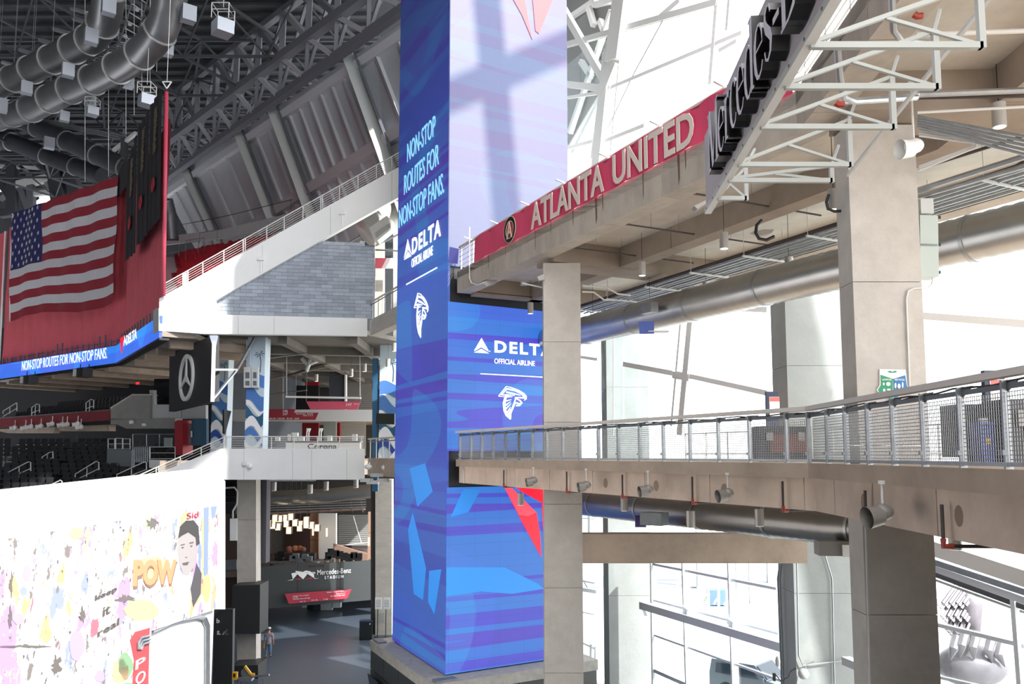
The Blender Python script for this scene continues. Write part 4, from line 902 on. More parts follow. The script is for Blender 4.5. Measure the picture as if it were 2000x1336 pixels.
dd = thing('metal_door', 'brushed metal door between red pillar and blue wall', 'door', BX.pt(364, 868)); MB().plate(BX, [(357, 827), (373, 827), (373, 870), (357, 870)], .08, 0).build('leaf', mat('door_metal', '#b4bac0', .25, .8), dd)
MB().plate(BX, [(372.5, 842), (374.5, 842), (374.5, 854), (372.5, 854)], .05, .05).build('handle', WHITE, dd)
one(MB().plate(BX, [(374, 818), (403, 818), (403, 870), (374, 870)], .2, -.1), 'blue_wall', mat('blue_wall', '#3d6078', .7), 'flat steel-blue wall panel behind the nearer painted column', 'wall')
one(MB().plate(BX, [(209, 878), (256, 879), (256, 912), (208, 910)], .3, .6), 'low_wall', mat('low_wall_grey', '#7d8287', .8), 'grey low wall carrying gate rails at the end of the black seats', 'wall')
one(MB().plate(BX, [(291, 898), (318, 899), (318, 916), (291, 914)], .3, .8), 'white_box_wall', CONW, 'small white wall block below the lounge chairs', 'wall')
t = thing('terrace_railing', 'grey gate and baluster railing on the lounge terrace beside the black seats', 'railing', BX.pt(250, 880))
m = MB()
for x0, x1, y0, y1 in ((211, 224, 857, 877), (226, 239, 856, 877), (240, 254, 857, 877), (293, 342, 873, 896)):
    q = [BX.pt(x0, y0, .7), BX.pt(x1, y0, .7), BX.pt(x1, y1, .7), BX.pt(x0, y1, .7)]
    MB().tube(q + [q[0]], .03, 5).build('gate_frame', GSTEEL, t); MB().tube([(q[0] + q[3]) / 2, (q[1] + q[2]) / 2], .025, 5).build('mid_rail', GSTEEL, t)
for i in range(9): MB().beam(BX.pt(259 + i * 4, 873, .7), BX.pt(259 + i * 4, 903, .7), .06).build('baluster', STEELD, t)
MB().tube([BX.pt(256, 873, .7), BX.pt(292, 872, .7)], .03, 5).build('rail', STEELD, t)
gl = thing('glass_screen', 'framed glass screen on the lounge terrace left of the red pillar', 'glass screen', BX.pt(300, 870))
for x0, x1 in ((259, 286), (286, 311), (311, 340)):
    MB().plate(BX, [(x0, 848), (x1, 848), (x1, 873), (x0, 873)], .02, .3).build('pane', GLASS, gl); MB().beam(BX.pt(x0, 848, .3), BX.pt(x0, 873, .3), .05).build('mullion', STEELD, gl)
MB().beam(BX.pt(259, 848, .3), BX.pt(340, 848, .3), .05).build('top_rail', STEELD, gl); MB().plate(BX, [(320, 855), (335, 855), (335, 872), (320, 872)], .05, .1).build('notice', mat('notice_grey', '#a8aca8', .5), gl)
one(MB().sphere(BX.pt(257, 824.5, .1), .17, 6), 'round_fixture', WHITE, 'round white fixture on the concrete end block', 'fixture', smooth=True)
one(MB().plate(BX, [(277, 827), (283, 827), (283, 832), (277, 832)], .1, .1), 'square_fixture', WHITE, 'square white fixture on the concrete end block', 'fixture')
m = MB(); pl9 = Pl((-27, 60), (-20, 58)); textpx(m, 'EXIT', pl9, 265.5, 272.5, 269, 746.5, 751, off=.02, bold=.02); one(m, 'exit_sign', mat('exit_red', '#ff2a2a', .5, emit=1.2), 'small glowing red EXIT sign in the dark bowl', 'sign')
ch_ = []
for i, x in enumerate((306, 318)):
    c = BX.pt(x, 893, -.3); m = MB().beam(c + V((-.25, 0, 0)), c + V((.25, 0, .45)), .04).beam(c + V((.25, 0, 0)), c + V((-.25, 0, .45)), .04).prism([c + V(q) for q in ((-.3, -.2, .45), (.3, -.2, .45), (.3, .2, .45), (-.3, .2, .45))], (0, 0, .05)).prism([c + V(q) for q in ((-.3, .2, .45), (.3, .2, .45), (.3, .3, .95), (-.3, .3, .95))], (0, .03, 0))
    one(m, 'folding_chair', BLACK, f'black folding chair on the lounge terrace, {"nearer the glass gate" if i else "nearer the balusters"}', 'chair')
# ---- hanging star board
SB = Pl((-20.1, 48.4), (-15.2, 42.0))
sb = thing('hanging_star_board', 'black hanging board with a big white ringed star, under the white stand wall', 'board', SB.w(4, 2.6))
MB().prism([SB.pt(331, 690), SB.pt(415, 655), SB.pt(415, 784), SB.pt(330, 804)], SB.n * -.35).build('board', mat('star_board_black', '#1b191b', .6), sb)
uc, zc = SB.sz(362.5, 737.5, .1); em = MB(); ringpl(em, SB, uc, zc, 1.12, 1.33, .12, .12, 48)
for a in (90, 210, 330):
    t_ = math.radians(a); d = (math.cos(t_), math.sin(t_)); n2 = (-d[1], d[0]); em.prism([SB.w(uc + n2[0] * .16, zc + n2[1] * .16, .12), SB.w(uc + d[0] * 1.14, zc + d[1] * 1.14, .12), SB.w(uc - n2[0] * .16, zc - n2[1] * .16, .12)], SB.n * -.08)
em.build('star_emblem', mat('emblem_white', '#e9ebe8', .35), sb)
MB().beam(at(415, 785, 41.8), at(418, 668, 41.8), .17, .14).build('end_post', WSTEEL, sb)
MB().prism([at(x, y, 41.8) for x, y in ((409, 655), (424, 655), (420, 676), (415, 676))], (0, .15, 0)).build('post_head', mat('post_head', '#9fa8c0', .5), sb)
MB().beam(at(414, 782, 42), at(463, 722, 44.5), .1).build('brace', STEEL, sb); MB().beam(at(463, 722, 44.5), at(497, 660, 46), .12).build('brace', STEELD, sb); MB().beam(at(417, 722, 42), at(463, 722, 44.5), .1).build('brace', WSTEEL, sb)
# ---- white concrete band of the middle level and its stair
wb = thing('white_concourse_band', 'white concrete parapet of the middle concourse with the stair string sloping down to the bowl', 'parapet', LF.pt(500, 937))
MB().plate(LF, [(431, 876), (712, 876), (712, 937), (425, 937), (418, 990), (240, 990), (262, 945), (300, 927)], .45).build('wall_face', CONW, wb)
for x in (476, 571, 608, 677): MB().plate(LF, [(x, 878), (x + .7, 878), (x + .7, 936), (x, 936)], .01, .005).build('joint_line', mat('joint_grey', (0, 0, 0)), wb)
r3 = thing('concourse_railing', 'white cable railing along the middle concourse and down its stair', 'railing', LF.pt(437, 876))
srail(r3, LF, (250, 938), (438, 854), (305, 310, 352, 393, 437), 24, WSTEEL, 4)
srail(r3, LF, (438, 853), (712, 853), (439, 443, 530, 574, 620, 663, 706), 23, WSTEEL, 5)
r4 = thing('inner_stair_rail', 'white stair rails seen through the gap beside the mural wall end', 'railing', LF.pt(400, 985))
for k in range(6): MB().tube([LF.pt(350 + k * 4, 985 - k, .4), LF.pt(416, 948 + k * 6, .4)], .035, 5).build('rail', WSTEEL, r4)
MB().box(LF.pt(478, 905, .1), (.22, .15, .22)).build('fixture_box', WHITE, wb); MB().sphere(LF.pt(488, 911, .15), .14, 6).build('round_fixture', WHITE, wb, smooth=True)
# far walkways from the white walls to the tower
P2 = [(-7.92, 45.2), (-5.2, 39.6)]
fw = thing('far_bridge', 'short length of upper concrete bridge between white stand wall and screen tower', 'bridge', (-7, 43, 6.6)); band(MB(), P2, 0, .6, 6.6, 7.5).build('edge_beam', CONL, fw); band(MB(), P2, .6, 8, 7.2, 7.46).build('deck_slab', CONL, fw)
fw2 = thing('far_bridge', 'short length of lower concrete walkway between white parapet and screen tower', 'bridge', (-7, 43, -1.1)); band(MB(), P2, 0, .5, -1.1, -.16).build('edge_beam', CONB, fw2); band(MB(), P2, .5, 8, -.45, -.16).build('deck_slab', CONB, fw2)
for z, l in ((7.5, 'bronze-topped railing on the upper bridge stub behind the tower'), (-.16, 'bronze-topped railing on the lower bridge stub behind the tower')):
    t = thing('bridge_railing', l, 'railing', (-7.9, 45.2, z)); pl = Pl(P2[0], P2[1]); MB().tube([pl.w(-.3, z + 1.05, -.1), pl.w(pl.L, z + 1.05, -.1)], .05, 6).build('handrail', mat('handrail_bronze', (0, 0, 0)), t)
    MB().tube([pl.w(-.3, z + .9, -.1), pl.w(pl.L, z + .9, -.1)], .03, 6).build('tray_rail', STEELD, t)
    for i in range(6): MB().beam(pl.w(.1 + i * 1.15, z, -.1), pl.w(.1 + i * 1.15, z + 1.05, -.1), .05).build('post', STEEL, t)
# ================================================================ MURAL WALL (lower left)
MW = Pl((-12.05, 19.46), (-11.97, 33.6))
mw = thing('mural_wall', 'white concrete stair wall that carries the graffiti mural and a white handrail', 'wall', (-12.3, 26, FLR))
MB().prism([MW.w(-5, FLR), MW.w(14.1, FLR), MW.pt(428, 917), MW.pt(-160, 984), MW.w(-5, -.95)], MW.n * -.4).build('wall_face', CONW, mw)
MB().prism([MW.pt(-160, 979, .02), MW.pt(424, 915.5, .02), MW.pt(424, 919, .02), MW.pt(-160, 984, .02)], MW.n * -.45).build('coping', CONW, mw)
r5 = thing('wall_handrail', 'white handrail close above the sunlit mural wall', 'railing', MW.pt(200, 945))
MB().tube([MW.pt(-160, 975.5), MW.pt(416, 913.5)], .03, 6).build('rail', WSTEEL, r5)
for x in (68, 130, 192, 250, 295, 345, 384): MB().tube([MW.pt(x, 955.5 - .108 * (x - 25)), MW.pt(x, 969 - .108 * (x - 25))], .03, 5).build('post', WSTEEL, r5)
one(MB().plate(MW, [(428, 930), (440, 940), (440, 1190), (428, 1190)], .35, -.45), 'wall_end', CONW, 'narrow white wall end behind the tip of the mural wall', 'wall')
mu = thing('graffiti_mural', 'large overexposed graffiti mural panel full of pale splashes, portrait and lettering', 'mural', MW.pt(200, 1200))
OUT = [(-20, 1058), (428, 985), (421, 1190), (296, 1232), (291, 1345), (-20, 1345)]
mm_ = mat('mural_base', '#efebe8', .7); nt = mm_.node_tree; N = nt.nodes; Lk = nt.links
tc = N.new('ShaderNodeTexCoord'); prev = None
def splash(scale, lo, c, seed, prev, st=(1, 1, 1)):
    mp = N.new('ShaderNodeMapping'); mp.inputs['Location'].default_value = (seed, seed, seed); mp.inputs['Scale'].default_value = st; Lk.new(tc.outputs['Object'], mp.inputs[0])
    n = N.new('ShaderNodeTexNoise'); n.inputs['Scale'].default_value = scale; n.inputs['Detail'].default_value = 6; n.inputs['Roughness'].default_value = .62; Lk.new(mp.outputs[0], n.inputs[0])
    r = N.new('ShaderNodeValToRGB'); r.color_ramp.interpolation = 'EASE'; r.color_ramp.elements[0].position = lo; r.color_ramp.elements[1].position = lo + .02; r.color_ramp.elements[0].color = (0, 0, 0, 1); r.color_ramp.elements[1].color = (1, 1, 1, 1)
    Lk.new(n.outputs[0], r.inputs[0]); x = N.new('ShaderNodeMix'); x.data_type = 'RGBA'; x.inputs[7].default_value = (*rgb(c), 1); Lk.new(r.outputs[0], x.inputs[0])
    if prev: Lk.new(prev, x.inputs[6])
    else: x.inputs[6].default_value = (*rgb('#f4f2f1'), 1)
    return x.outputs[2]
for a in ((.9, .575, '#e2a87c', 3), (.8, .58, '#bf90c9', 9), (1.1, .60, '#8f98d8', 17), (1.0, .64, '#a8c98f', 23), (1.6, .62, '#d86a78', 31), (2.6, .60, '#7a7470', 41), (5.0, .63, '#55504d', 55)): prev = splash(a[0], a[1], a[2], a[3], prev, (1, 1, .7))
Lk.new(prev, N['Principled BSDF'].inputs['Base Color'])
MB().plate(MW, OUT, .16, .17).build('panel', mm_, mu)
def paint(name, c, polys, off=.18): 
    m = MB()
    for q in polys: m.plate(MW, q, .004, off)
    return tag(m.build(name, mat('paint_' + c[1:], c, .7), mu), kind='stuff' if len(polys) > 2 else None)
def blob(cx, cy, rx, ry, n=14, j=.18, seed=1):
    random.seed(seed); return [(cx + rx * math.cos(t) * (1 + random.uniform(-j, j)), cy + ry * math.sin(t) * (1 + random.uniform(-j, j))) for t in [k * 2 * math.pi / n for k in range(n)]]
paint('painted_hair', '#3d3a38', [[(348, 1052), (352, 1028), (363, 1017), (378, 1016), (388, 1028), (390, 1062), (384, 1066), (382, 1050), (368, 1040), (356, 1046)]], .186)
paint('painted_face', '#a39c99', [[(349, 1050), (358, 1043), (369, 1040), (382, 1050), (384, 1078), (380, 1104), (368, 1124), (358, 1122), (350, 1100), (347, 1072)]], .182)
paint('painted_features', '#5a5350', [[(353, 1064), (361, 1062), (361, 1064), (353, 1066)], [(370, 1060), (378, 1058), (378, 1061), (370, 1062)], [(354, 1069), (360, 1068), (357, 1072)], [(371, 1066), (377, 1065), (374, 1069)], [(361, 1088), (367, 1088), (364, 1090)], [(356, 1100), (370, 1097), (366, 1104), (358, 1104)]], .188)
paint('painted_coat', '#4c4a4e', [[(384, 1100), (394, 1120), (392, 1160), (378, 1186), (372, 1150), (380, 1120)]], .186)
paint('painted_shirt', '#c4c2c4', [[(346, 1108), (360, 1124), (374, 1124), (372, 1186), (345, 1200), (338, 1150)]], .181)
paint('orange_splash', '#e2b08a', [blob(300, 1110, 34, 24, seed=3), blob(275, 1190, 34, 22, seed=5), blob(235, 1312, 18, 24, seed=8), blob(150, 1042, 14, 12, seed=9)])
paint('violet_splash', '#a99bd0', [blob(36, 1208, 12, 12, seed=11), blob(150, 1260, 16, 30, seed=12), blob(195, 1322, 10, 12, seed=13), blob(52, 1120, 8, 16, seed=19)])
paint('red_panel', '#b0484c', [[(254, 1250), (264, 1234), (293, 1226), (292, 1250), (290, 1345), (258, 1345), (262, 1290)]], .184)
paint('green_splash', '#7fa27c', [blob(245, 1300, 14, 26, seed=15), blob(252, 1345, 18, 12, seed=16)])
paint('blue_drip', '#7f8fd8', [[(398, 992), (408, 990), (406, 1120), (402, 1180), (398, 1120)], [(412, 990), (424, 988), (420, 1010), (414, 1014)], [(388, 1060), (392, 1060), (393, 1140), (389, 1140)]])
paint('yellow_drip', '#d9cf7a', [blob(382, 1160, 10, 20, seed=21), blob(404, 1150, 7, 30, seed=22), [(394, 1010), (398, 1010), (397, 1130), (394, 1130)]])
paint('ink_patch', '#6a6561', [blob(298, 1024, 12, 9, n=22, j=.6, seed=31), blob(22, 1140, 3, 22, n=20, j=.6, seed=32), blob(20, 1210, 3, 22, n=20, j=.6, seed=42), blob(50, 1262, 40, 3, n=30, j=.7, seed=33), blob(245, 1170, 14, 6, n=24, j=.7, seed=34), blob(160, 1200, 6, 12, n=22, j=.7, seed=35), blob(110, 1300, 8, 14, n=22, j=.7, seed=36)], .183)
INK = mat('ink_brown', '#57504d', .8)
for wd, x0, x1, yt, yb, xm, sl in (('keep', 187, 228, 1156, 1170, 207, .2), ('it', 202, 216, 1184, 1202, 209, .1), ('real', 192, 232, 1222, 1236, 212, .25)):
    m = MB(); textpx(m, wd, MW, x0, x1, xm, yt, yb, off=.2, bold=.005, slope=sl * .4); m.build('lettering', INK, mu)
m = MB(); textpx(m, 'POW', MW, 262, 345, 300, 1082, 1132, off=.195, bold=.05, slope=-.4); m.build('lettering', mat('pow_orange', '#d9926a', .8), mu)
m = MB(); textpx(m, 'POW', MW, 263, 346, 301, 1086, 1137, off=.19, bold=.05, slope=-.4); m.build('lettering_shadow', mat('pow_brown', '#8a6a58', .8), mu)
m = MB(); textpx(m, 'P', MW, 266, 284, 275, 1286, 1303, off=.2); m.build('lettering', WHITE, mu); m = MB(); textpx(m, 'O', MW, 266, 284, 275, 1312, 1334, off=.2); m.build('lettering', WHITE, mu)
m = MB(); textpx(m, 'Sid', MW, 366, 388, 377, 1000, 1012, off=.2); m.build('lettering', RED, mu)
# wall below the mural with bent conduits
cn = thing('conduit_bundle', 'three parallel conduits bending down the white wall below the mural', 'conduit', MW.pt(400, 1300))
for k in range(3): MB().tube([MW.pt(298, 1236 - k * 3, .08), MW.pt(345, 1214 - k * 3, .08), MW.pt(385, 1207 - k * 2, .08), MW.pt(396 + k * 3, 1210 - k * 2, .08), MW.pt(402 + k * 3.2, 1222, .08), MW.pt(402 + k * 3, 1345, .08)], .045, 8).build('conduit', STEEL, cn, smooth=True)
cn = thing('conduit_bundle', 'short white conduit bends painted over beside the red mural panel', 'conduit', MW.pt(280, 1260))
for k in range(3): MB().tube([MW.pt(292, 1242 + k * 6, .22), MW.pt(276 + k * 2, 1246 + k * 6, .22), MW.pt(270 + k * 3, 1256 + k * 5, .22), MW.pt(270 + k * 3, 1268, .22)], .045, 8).build('conduit', STEEL, cn, smooth=True)
# ================================================================ CONCOURSE BEHIND (middle level)
def CP(Y, x0=-40, x1=20): return Pl((x0, Y), (x1, Y))
struct(MB().slab([(-19.5, 45.6), (-8.3, 45.6), (-8.3, 82), (-19.5, 82)], -1.1, -.3), 'floor_concourse', CONB)
struct(MB().slab([(-20, 63.4), (-8, 63.8), (-8, 82), (-20, 82)], 3.0, 3.3), 'floor_mezzanine', CONB)
struct(MB().slab([(-18.2, 44.5), (-8.2, 45.8), (-6, 50), (-6, 82), (-19.5, 82), (-19.5, 60)], 6.75, 7.0), 'ceiling_concourse', mat('conc_dark', '#7a766f', .9, var=.2))
m = MB()
for i in range(5): m.beam((-18, 50 + i * 5, 6.5), (-7, 50 + i * 5 + 2, 6.5), .6, .5)
for i in range(3): m.beam((-17 + i * 4, 46, 6.5), (-17 + i * 4, 80, 6.5), .5, .45)
struct(m, 'ceiling_beams', mat('conc_dark', (0, 0, 0)))
struct(MB().slab([(-19.5, 82), (-2, 82), (-2, 82.3), (-19.5, 82.3)], FLR, 7), 'wall_concourse', mat('wall_conc_dark', '#4c4a49', .9, var=.2))
PALE = mat('column_pale_blue', '#cfe0ea', .6); MIDB = mat('paint_mid_blue', '#4f7fc4', .6); LTB = mat('paint_light_blue', '#9dbbe6', .6); DKB = mat('paint_dark_blue', '#2c4fa0', .6); PWH = mat('paint_wave_white', '#f2f4f6', .6); TEAL = mat('paint_teal', '#2c5f82', .6)
def wavecol(label, x0, x1, Y, ztop, zbot, side=0):
    pl = CP(Y); a, b = (x0 - 1000) / 1615 * Y, (x1 - 1000) / 1615 * Y
    t = thing('painted_column', label, 'column', ((a + b) / 2, Y, zbot), 'ocean-painted columns'); MB().slab([(a, Y), (b, Y), (b, Y + 1), (a, Y + 1)], zbot, ztop).build('shaft', PALE, t)
    w_ = b - a; h = ztop - zbot
    def band_(name, m_, z0, z1, ph, amp=.05):
        mb = MB(); n = 10
        for i in range(n):
            f0, f1 = i / n, (i + 1) / n; g = lambda f, z: V((a + w_ * f, Y - .012 - .013 * len(kids(t)), zbot + h * (z + amp * math.sin(f * 4 + ph))))
            mb.prism([g(f0, z0), g(f1, z0), g(f1, z1), g(f0, z1)], (0, .01, 0))
        mb.build(name, m_, t)
    band_('hill_band', MIDB, .60, .70, .5, .02); band_('blue_wave', MIDB, .44, .56, 1); band_('white_wave', PWH, .40, .44, 1.4); band_('teal_wave', TEAL, .30, .40, 2); band_('white_wave', PWH, .22, .30, .2, .06)
    band_('blue_wave', DKB if side else MIDB, .16, .22, .4, .05); band_('white_wave', PWH, .11, .16, 3); band_('light_wave', LTB, .0, .09, 2.2, .0)
    mb = MB(); cx, cz = a + w_ * .7, zbot + h * .86; mb.tube([V((cx + .05, Y - .02, zbot + h * .71)), V((cx + .08, Y - .02, zbot + h * .8)), V((cx, Y - .02, cz))], .025, 4)
    for k in range(8):
        tt = k * math.pi / 4 + .2; mb.prism([V((cx, Y - .02, cz)), V((cx + .2 * math.cos(tt) - .03, Y - .02, cz + .16 * math.sin(tt) + .03)), V((cx + .34 * math.cos(tt), Y - .02, cz + .26 * math.sin(tt) - .04))], (0, .005, 0))
    mb.build('palm', TEAL, t); return t
pc = wavecol('ocean-painted column with a white electrical cabinet and palm on it', 475, 510, 46.6, 6.75, -.3)
wavecol('ocean-painted column behind the star board post', 408, 438, 52, 6.75, -.3, 1); wavecol('ocean-painted column right beside the screen tower', 738, 774, 50, 6.75, -1.1, 1)
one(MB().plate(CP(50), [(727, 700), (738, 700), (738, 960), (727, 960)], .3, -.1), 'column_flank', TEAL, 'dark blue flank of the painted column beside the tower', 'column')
pl = CP(46.5); ec = thing('electrical_cabinet', 'white double-door electrical cabinet on the painted column', 'cabinet', pl.pt(491, 758))
for x0, x1 in ((476, 490), (491, 504)):
    MB().plate(pl, [(x0, 717), (x1, 717), (x1, 757), (x0, 757)], .25, .25).build('door', mat('cabinet_white', '#d8dcda', .4), ec); dr_ = [q for q in kids(ec) if q.name.startswith('door')][-1]
    MB().plate(pl, [(x0 + 3, 727), (x1 - 3, 727), (x1 - 3, 739), (x0 + 3, 739)], .02, .27).plate(pl, [(x0 + 3, 744), (x1 - 3, 744), (x1 - 3, 753), (x0 + 3, 753)], .02, .27).build('window', STEELD, dr_)
for k in range(3): MB().tube([pl.pt(482 + k * 3, 717, .1), pl.pt(482 + k * 3, 664, .1)], .03, 5).build('conduit', PALE, ec)
b62 = Pl((-19.4, 62), (-9.0, 63))
bh = thing('bulkhead', 'long pale bulkhead across the concourse behind the bar', 'wall', b62.pt(620, 823)); MB().plate(b62, [(437, 800), (728, 800), (728, 823), (437, 823)], .3).build('panel', mat('bulkhead_grey', (0, 0, 0)), bh)
sr = Pl((-19, 60), (-9, 60.5)); CR1 = mat('sign_crimson', '#8e2736', .6); CR2 = mat('sign_rose', '#c8506a', .6)
def sign(name, label, pl, q, m_, texts, th=.08):
    t = thing(name, label, 'sign', pl.pt(*q[-1])); bd_ = MB().plate(pl, q, th, .05).build('board', m_, t)
    for (s_, x0, x1, xm, yt, yb) in texts: mb = MB(); textpx(mb, s_, pl, x0, x1, xm, yt, yb, off=.07, bold=.0); mb.build('lettering', WHITE, bd_)
    if q[0][1] < 900:
        for i_ in (0, 1):
            p_ = pl.pt(*q[i_]); MB().tube([p_, V((p_.x, p_.y, 6.7))], .012, 4).build('hanger_wire', STEELD, t)
    return t
sign('direction_sign', 'long dark crimson direction sign reading 246 247 over the bar', sr, [(511, 799), (577, 799), (574, 806), (622, 806), (616, 820), (511, 820)], CR1,
     [('246', 552, 562, 557, 800.5, 805), ('247', 552, 562, 557, 806, 811), ('Guest Services · First Aid', 578, 611, 595, 807, 809.5), ('Gates 2, 3, 4', 592, 611, 601, 810.5, 813), ('C 201-210', 523, 538, 530, 816, 819), ('C 203-204', 541, 556, 548, 816, 819), ('101-104', 560, 571, 565, 816, 819), ('244', 575, 584, 580, 816, 819)])
sign('direction_sign', 'rose-red slanted direction sign reading 247 hung under a white bar', Pl((-19, 56), (-9, 56.3)), [(598, 784), (704, 784), (698, 799.5), (606, 799.5)], CR2, [('247', 675, 687, 681, 787.5, 792.5), ('SUITES', 691, 700, 695.5, 788, 790)])
t = thing('light_bar', 'long white linear bar hung on wires over the rose-red sign', 'lamp', at(630, 777, 55)); MB().beam(at(558, 775, 55), at(705, 777.5, 55), .14, .12).build('bar', WHITE, t)
for x in (560, 703): MB().tube([at(x, 774, 55), at(x, 680, 55)], .015, 4).build('wire', WHITE, t)
for x0, x1, y0, y1, Y, mm, nm, lb_ in ((509, 552, 728, 805, 66, '#8f8f8d', 'wall_block', 'plain grey wall block deep in the concourse beside the painted column'), (596, 622, 742, 806, 70, '#b01e2c', 'red_wall', 'small bright red wall piece deep in the concourse'),
                                     (577, 622, 753, 806, 68, '#18181a', 'booth', 'black booth in front of the red wall piece'), (643, 675, 724, 804, 64, '#3c4048', 'display_wall', 'dark slate display wall with pale edge deep in the concourse'), (673, 676, 722, 804, 63.8, '#e8e8e6', 'wall_edge', 'thin white upright edge of the slate display wall'),
                                     (590, 622, 826, 890, 70, '#8a1a24', 'red_wall', 'red wall behind the bar taps under the bulkhead'), (632, 656, 823, 893, 66, '#8d9690', 'block_pier', 'grey-green block pier behind the bar'), (656, 664, 826, 890, 68, '#a01c28', 'red_post', 'narrow red wall strip right of the block pier')):
    one(MB().plate(CP(Y), [(x0, y0), (x1, y0), (x1, y1), (x0, y1)], .4), nm, mat('flat_' + mm[1:], mm, .7), lb_, 'wall')
t = thing('roller_shutter', 'ribbed grey roller shutter behind the bar', 'shutter', CP(67).pt(690, 850))
for i in range(22): MB().plate(CP(67), [(666, 824 + i * 3), (714, 824 + i * 3), (714, 826.6 + i * 3), (666, 826.6 + i * 3)], .1).build('slat', mat('shutter', '#9a9892', .5), t)
t = thing('roller_shutter', 'large ribbed grey shutter wall above the rose-red sign', 'shutter', CP(72).pt(700, 780))
for i in range(20): MB().plate(CP(72), [(677, 724 + i * 4), (727, 724 + i * 4), (727, 727.5 + i * 4), (677, 727.5 + i * 4)], .1).build('slat', mat('shutter', (0, 0, 0)), t)
t = thing('bar_counter', 'white bar counter with black lettering behind the concourse railing', 'counter', CP(49).pt(630, 875)); pl = CP(49)
MB().plate(pl, [(558, 863), (703, 863), (703, 882), (558, 882)], .6).build('front', WHITE, t); MB().plate(pl, [(556, 861), (704, 861), (704, 863.5), (556, 863.5)], .8, .1).build('top', mat('counter_top', '#6f6f6b', .3), t)
mb = MB(); textpx(mb, 'Corona', pl, 601, 658, 630, 867, 877, off=.03, bold=.01); mb.build('lettering', BLACK, t)
for i, (x, w_, y) in enumerate(((541, 8, 852), (566, 9, 848), (575, 12, 845), (588, 10, 853), (643, 8, 851), (692, 9, 848))):
    one(MB().plate(CP(50), [(x - w_ / 2, y), (x + w_ / 2, y), (x + w_ / 2, 861), (x - w_ / 2, 861)], .3), 'bar_box', mat('bar_box', '#d5d6d2', .5), f'small white box standing on the bar counter, {ORD[i]} from the painted column', 'box', 'boxes on the bar counter')
for i, x in enumerate((599, 603, 623, 627)):
    c = CP(49.5).pt(x, 861); one(MB().tube([c, c + V((0, 0, .5)), c + V((.06, 0, .75))], [.05, .04, .08], 7), 'beer_tap', WHITE, f'white beer tap handle on the bar counter, {ORD[i]} from the painted column', 'tap', 'taps on the bar counter', smooth=True)
m = MB()
for i, (a, b, Y, r) in enumerate((((515, 690), (760, 655), 54, .05), ((520, 700), (600, 690), 50, .06), ((515, 676), (640, 700), 58, .04), ((560, 735), (728, 680), 56, .09), ((510, 745), (690, 705), 60, .07), ((640, 665), (728, 672), 52, .05), ((515, 664), (728, 690), 62, .05), ((430, 690), (475, 700), 56, .04), ((510, 772), (600, 762), 60, .05), ((650, 735), (728, 720), 64, .04), ((620, 690), (700, 745), 62, .05))):
    cl_ = MB().tube([at(*a, Y), at(*b, Y)], r, 6); one(cl_, 'ceiling_pipe', (PIPE, STEEL, STEELD)[i % 3], f'service pipe under the concourse ceiling, {ORD[i]} of the tangle over the bar', 'pipe', 'pipes over the bar')
for i, (x, y, Y) in enumerate(((523, 697, 50), (618, 738, 58), (712, 718, 52), (686, 728, 54), (758, 709, 49), (770, 678, 48))):
    pendant(f'small cylinder pendant in the concourse ceiling, {ORD[i]} from the painted column', at(x, y, Y), 6.75, .5, .13, 'pendants over the bar')
one(MB().tube([at(590, 700, 55), at(600, 712, 55), at(598, 725, 55), at(612, 690, 55)], .14, 10).tube([at(625, 690, 55), at(618, 706, 55), at(602, 712, 55)], .12, 10), 'white_duct_bend', GSTEEL, 'white bent duct elbow in the concourse ceiling tangle', 'duct', smooth=True)
t = thing('fluorescent_tube', 'white batten light under the concourse ceiling next to the painted column', 'lamp', at(550, 676, 52)); MB().beam(at(525, 674, 52), at(580, 678, 52), .12, .08).build('batten', WHITE, t)
one(MB().plate(CP(48), [(735, 807), (771, 808), (771, 829), (734, 828)], .12), 'wall_screen', mat('tv_dark', '#2c302c', .2), 'dark television screen on the painted column beside the tower', 'screen')
one(MB().plate(Pl((-15.5, 47), (-15, 52)), [(438, 800), (452, 803), (440, 848), (438, 846)], .1), 'wall_screen', BLACK, 'tilted black television hung beside the star board post', 'screen')
# things above the wall between tower and stand
big = duct('round_duct', 'short thick white duct with a grille box above the block wall', [at(712, 455, 49), at(752, 430, 49.5), at(800, 412, 50)], .93, mat('duct_white', '#d4d3ce', .5, .2), 1.2)
MB().prism([at(x, y, 47.8) for x, y in ((721, 445), (755, 421), (767, 432), (765, 447), (737, 470), (730, 468))], (0, .9, 0)).build('grille_box', mat('grille_box', '#cfcec8', .5), big)
MB().plate(CP(47.7), [(733, 455), (762, 435), (763, 444), (735, 465)], .05).build('grille', mat('grille', '#9b9a92', .6), big)
t = sign('direction_sign', 'pink and white sign strip between the block wall and the tower', CP(52), [(733, 504), (778, 504), (778, 524), (733, 524)], WHITE, []); 
MB().plate(CP(51.9), [(733, 504), (755, 504), (745, 524), (733, 524)], .04, .1).build('pink_flag', mat('pink', '#e86a78', .5), t)
one(MB().plate(CP(53), [(732, 440), (748, 430), (748, 700), (732, 700)], .8), 'pale_column', CONL, 'pale concrete column between block wall and tower', 'column')
one(MB().plate(CP(54), [(768, 420), (779, 420), (779, 700), (768, 700)], .8), 'pale_column', CONL, 'sliver of pale concrete column touching the tower edge', 'column')
for i, (a, b) in enumerate((((680, 475), (705, 460)), ((733, 470), (775, 452)), ((733, 480), (778, 458)), ((733, 488), (778, 490)))): one(MB().tube([at(*a, 50), at(*b, 50)], .06, 6), 'support_pipe', STEEL, f'thin pipe under the thick white duct, {ORD[i]} from the top', 'pipe')
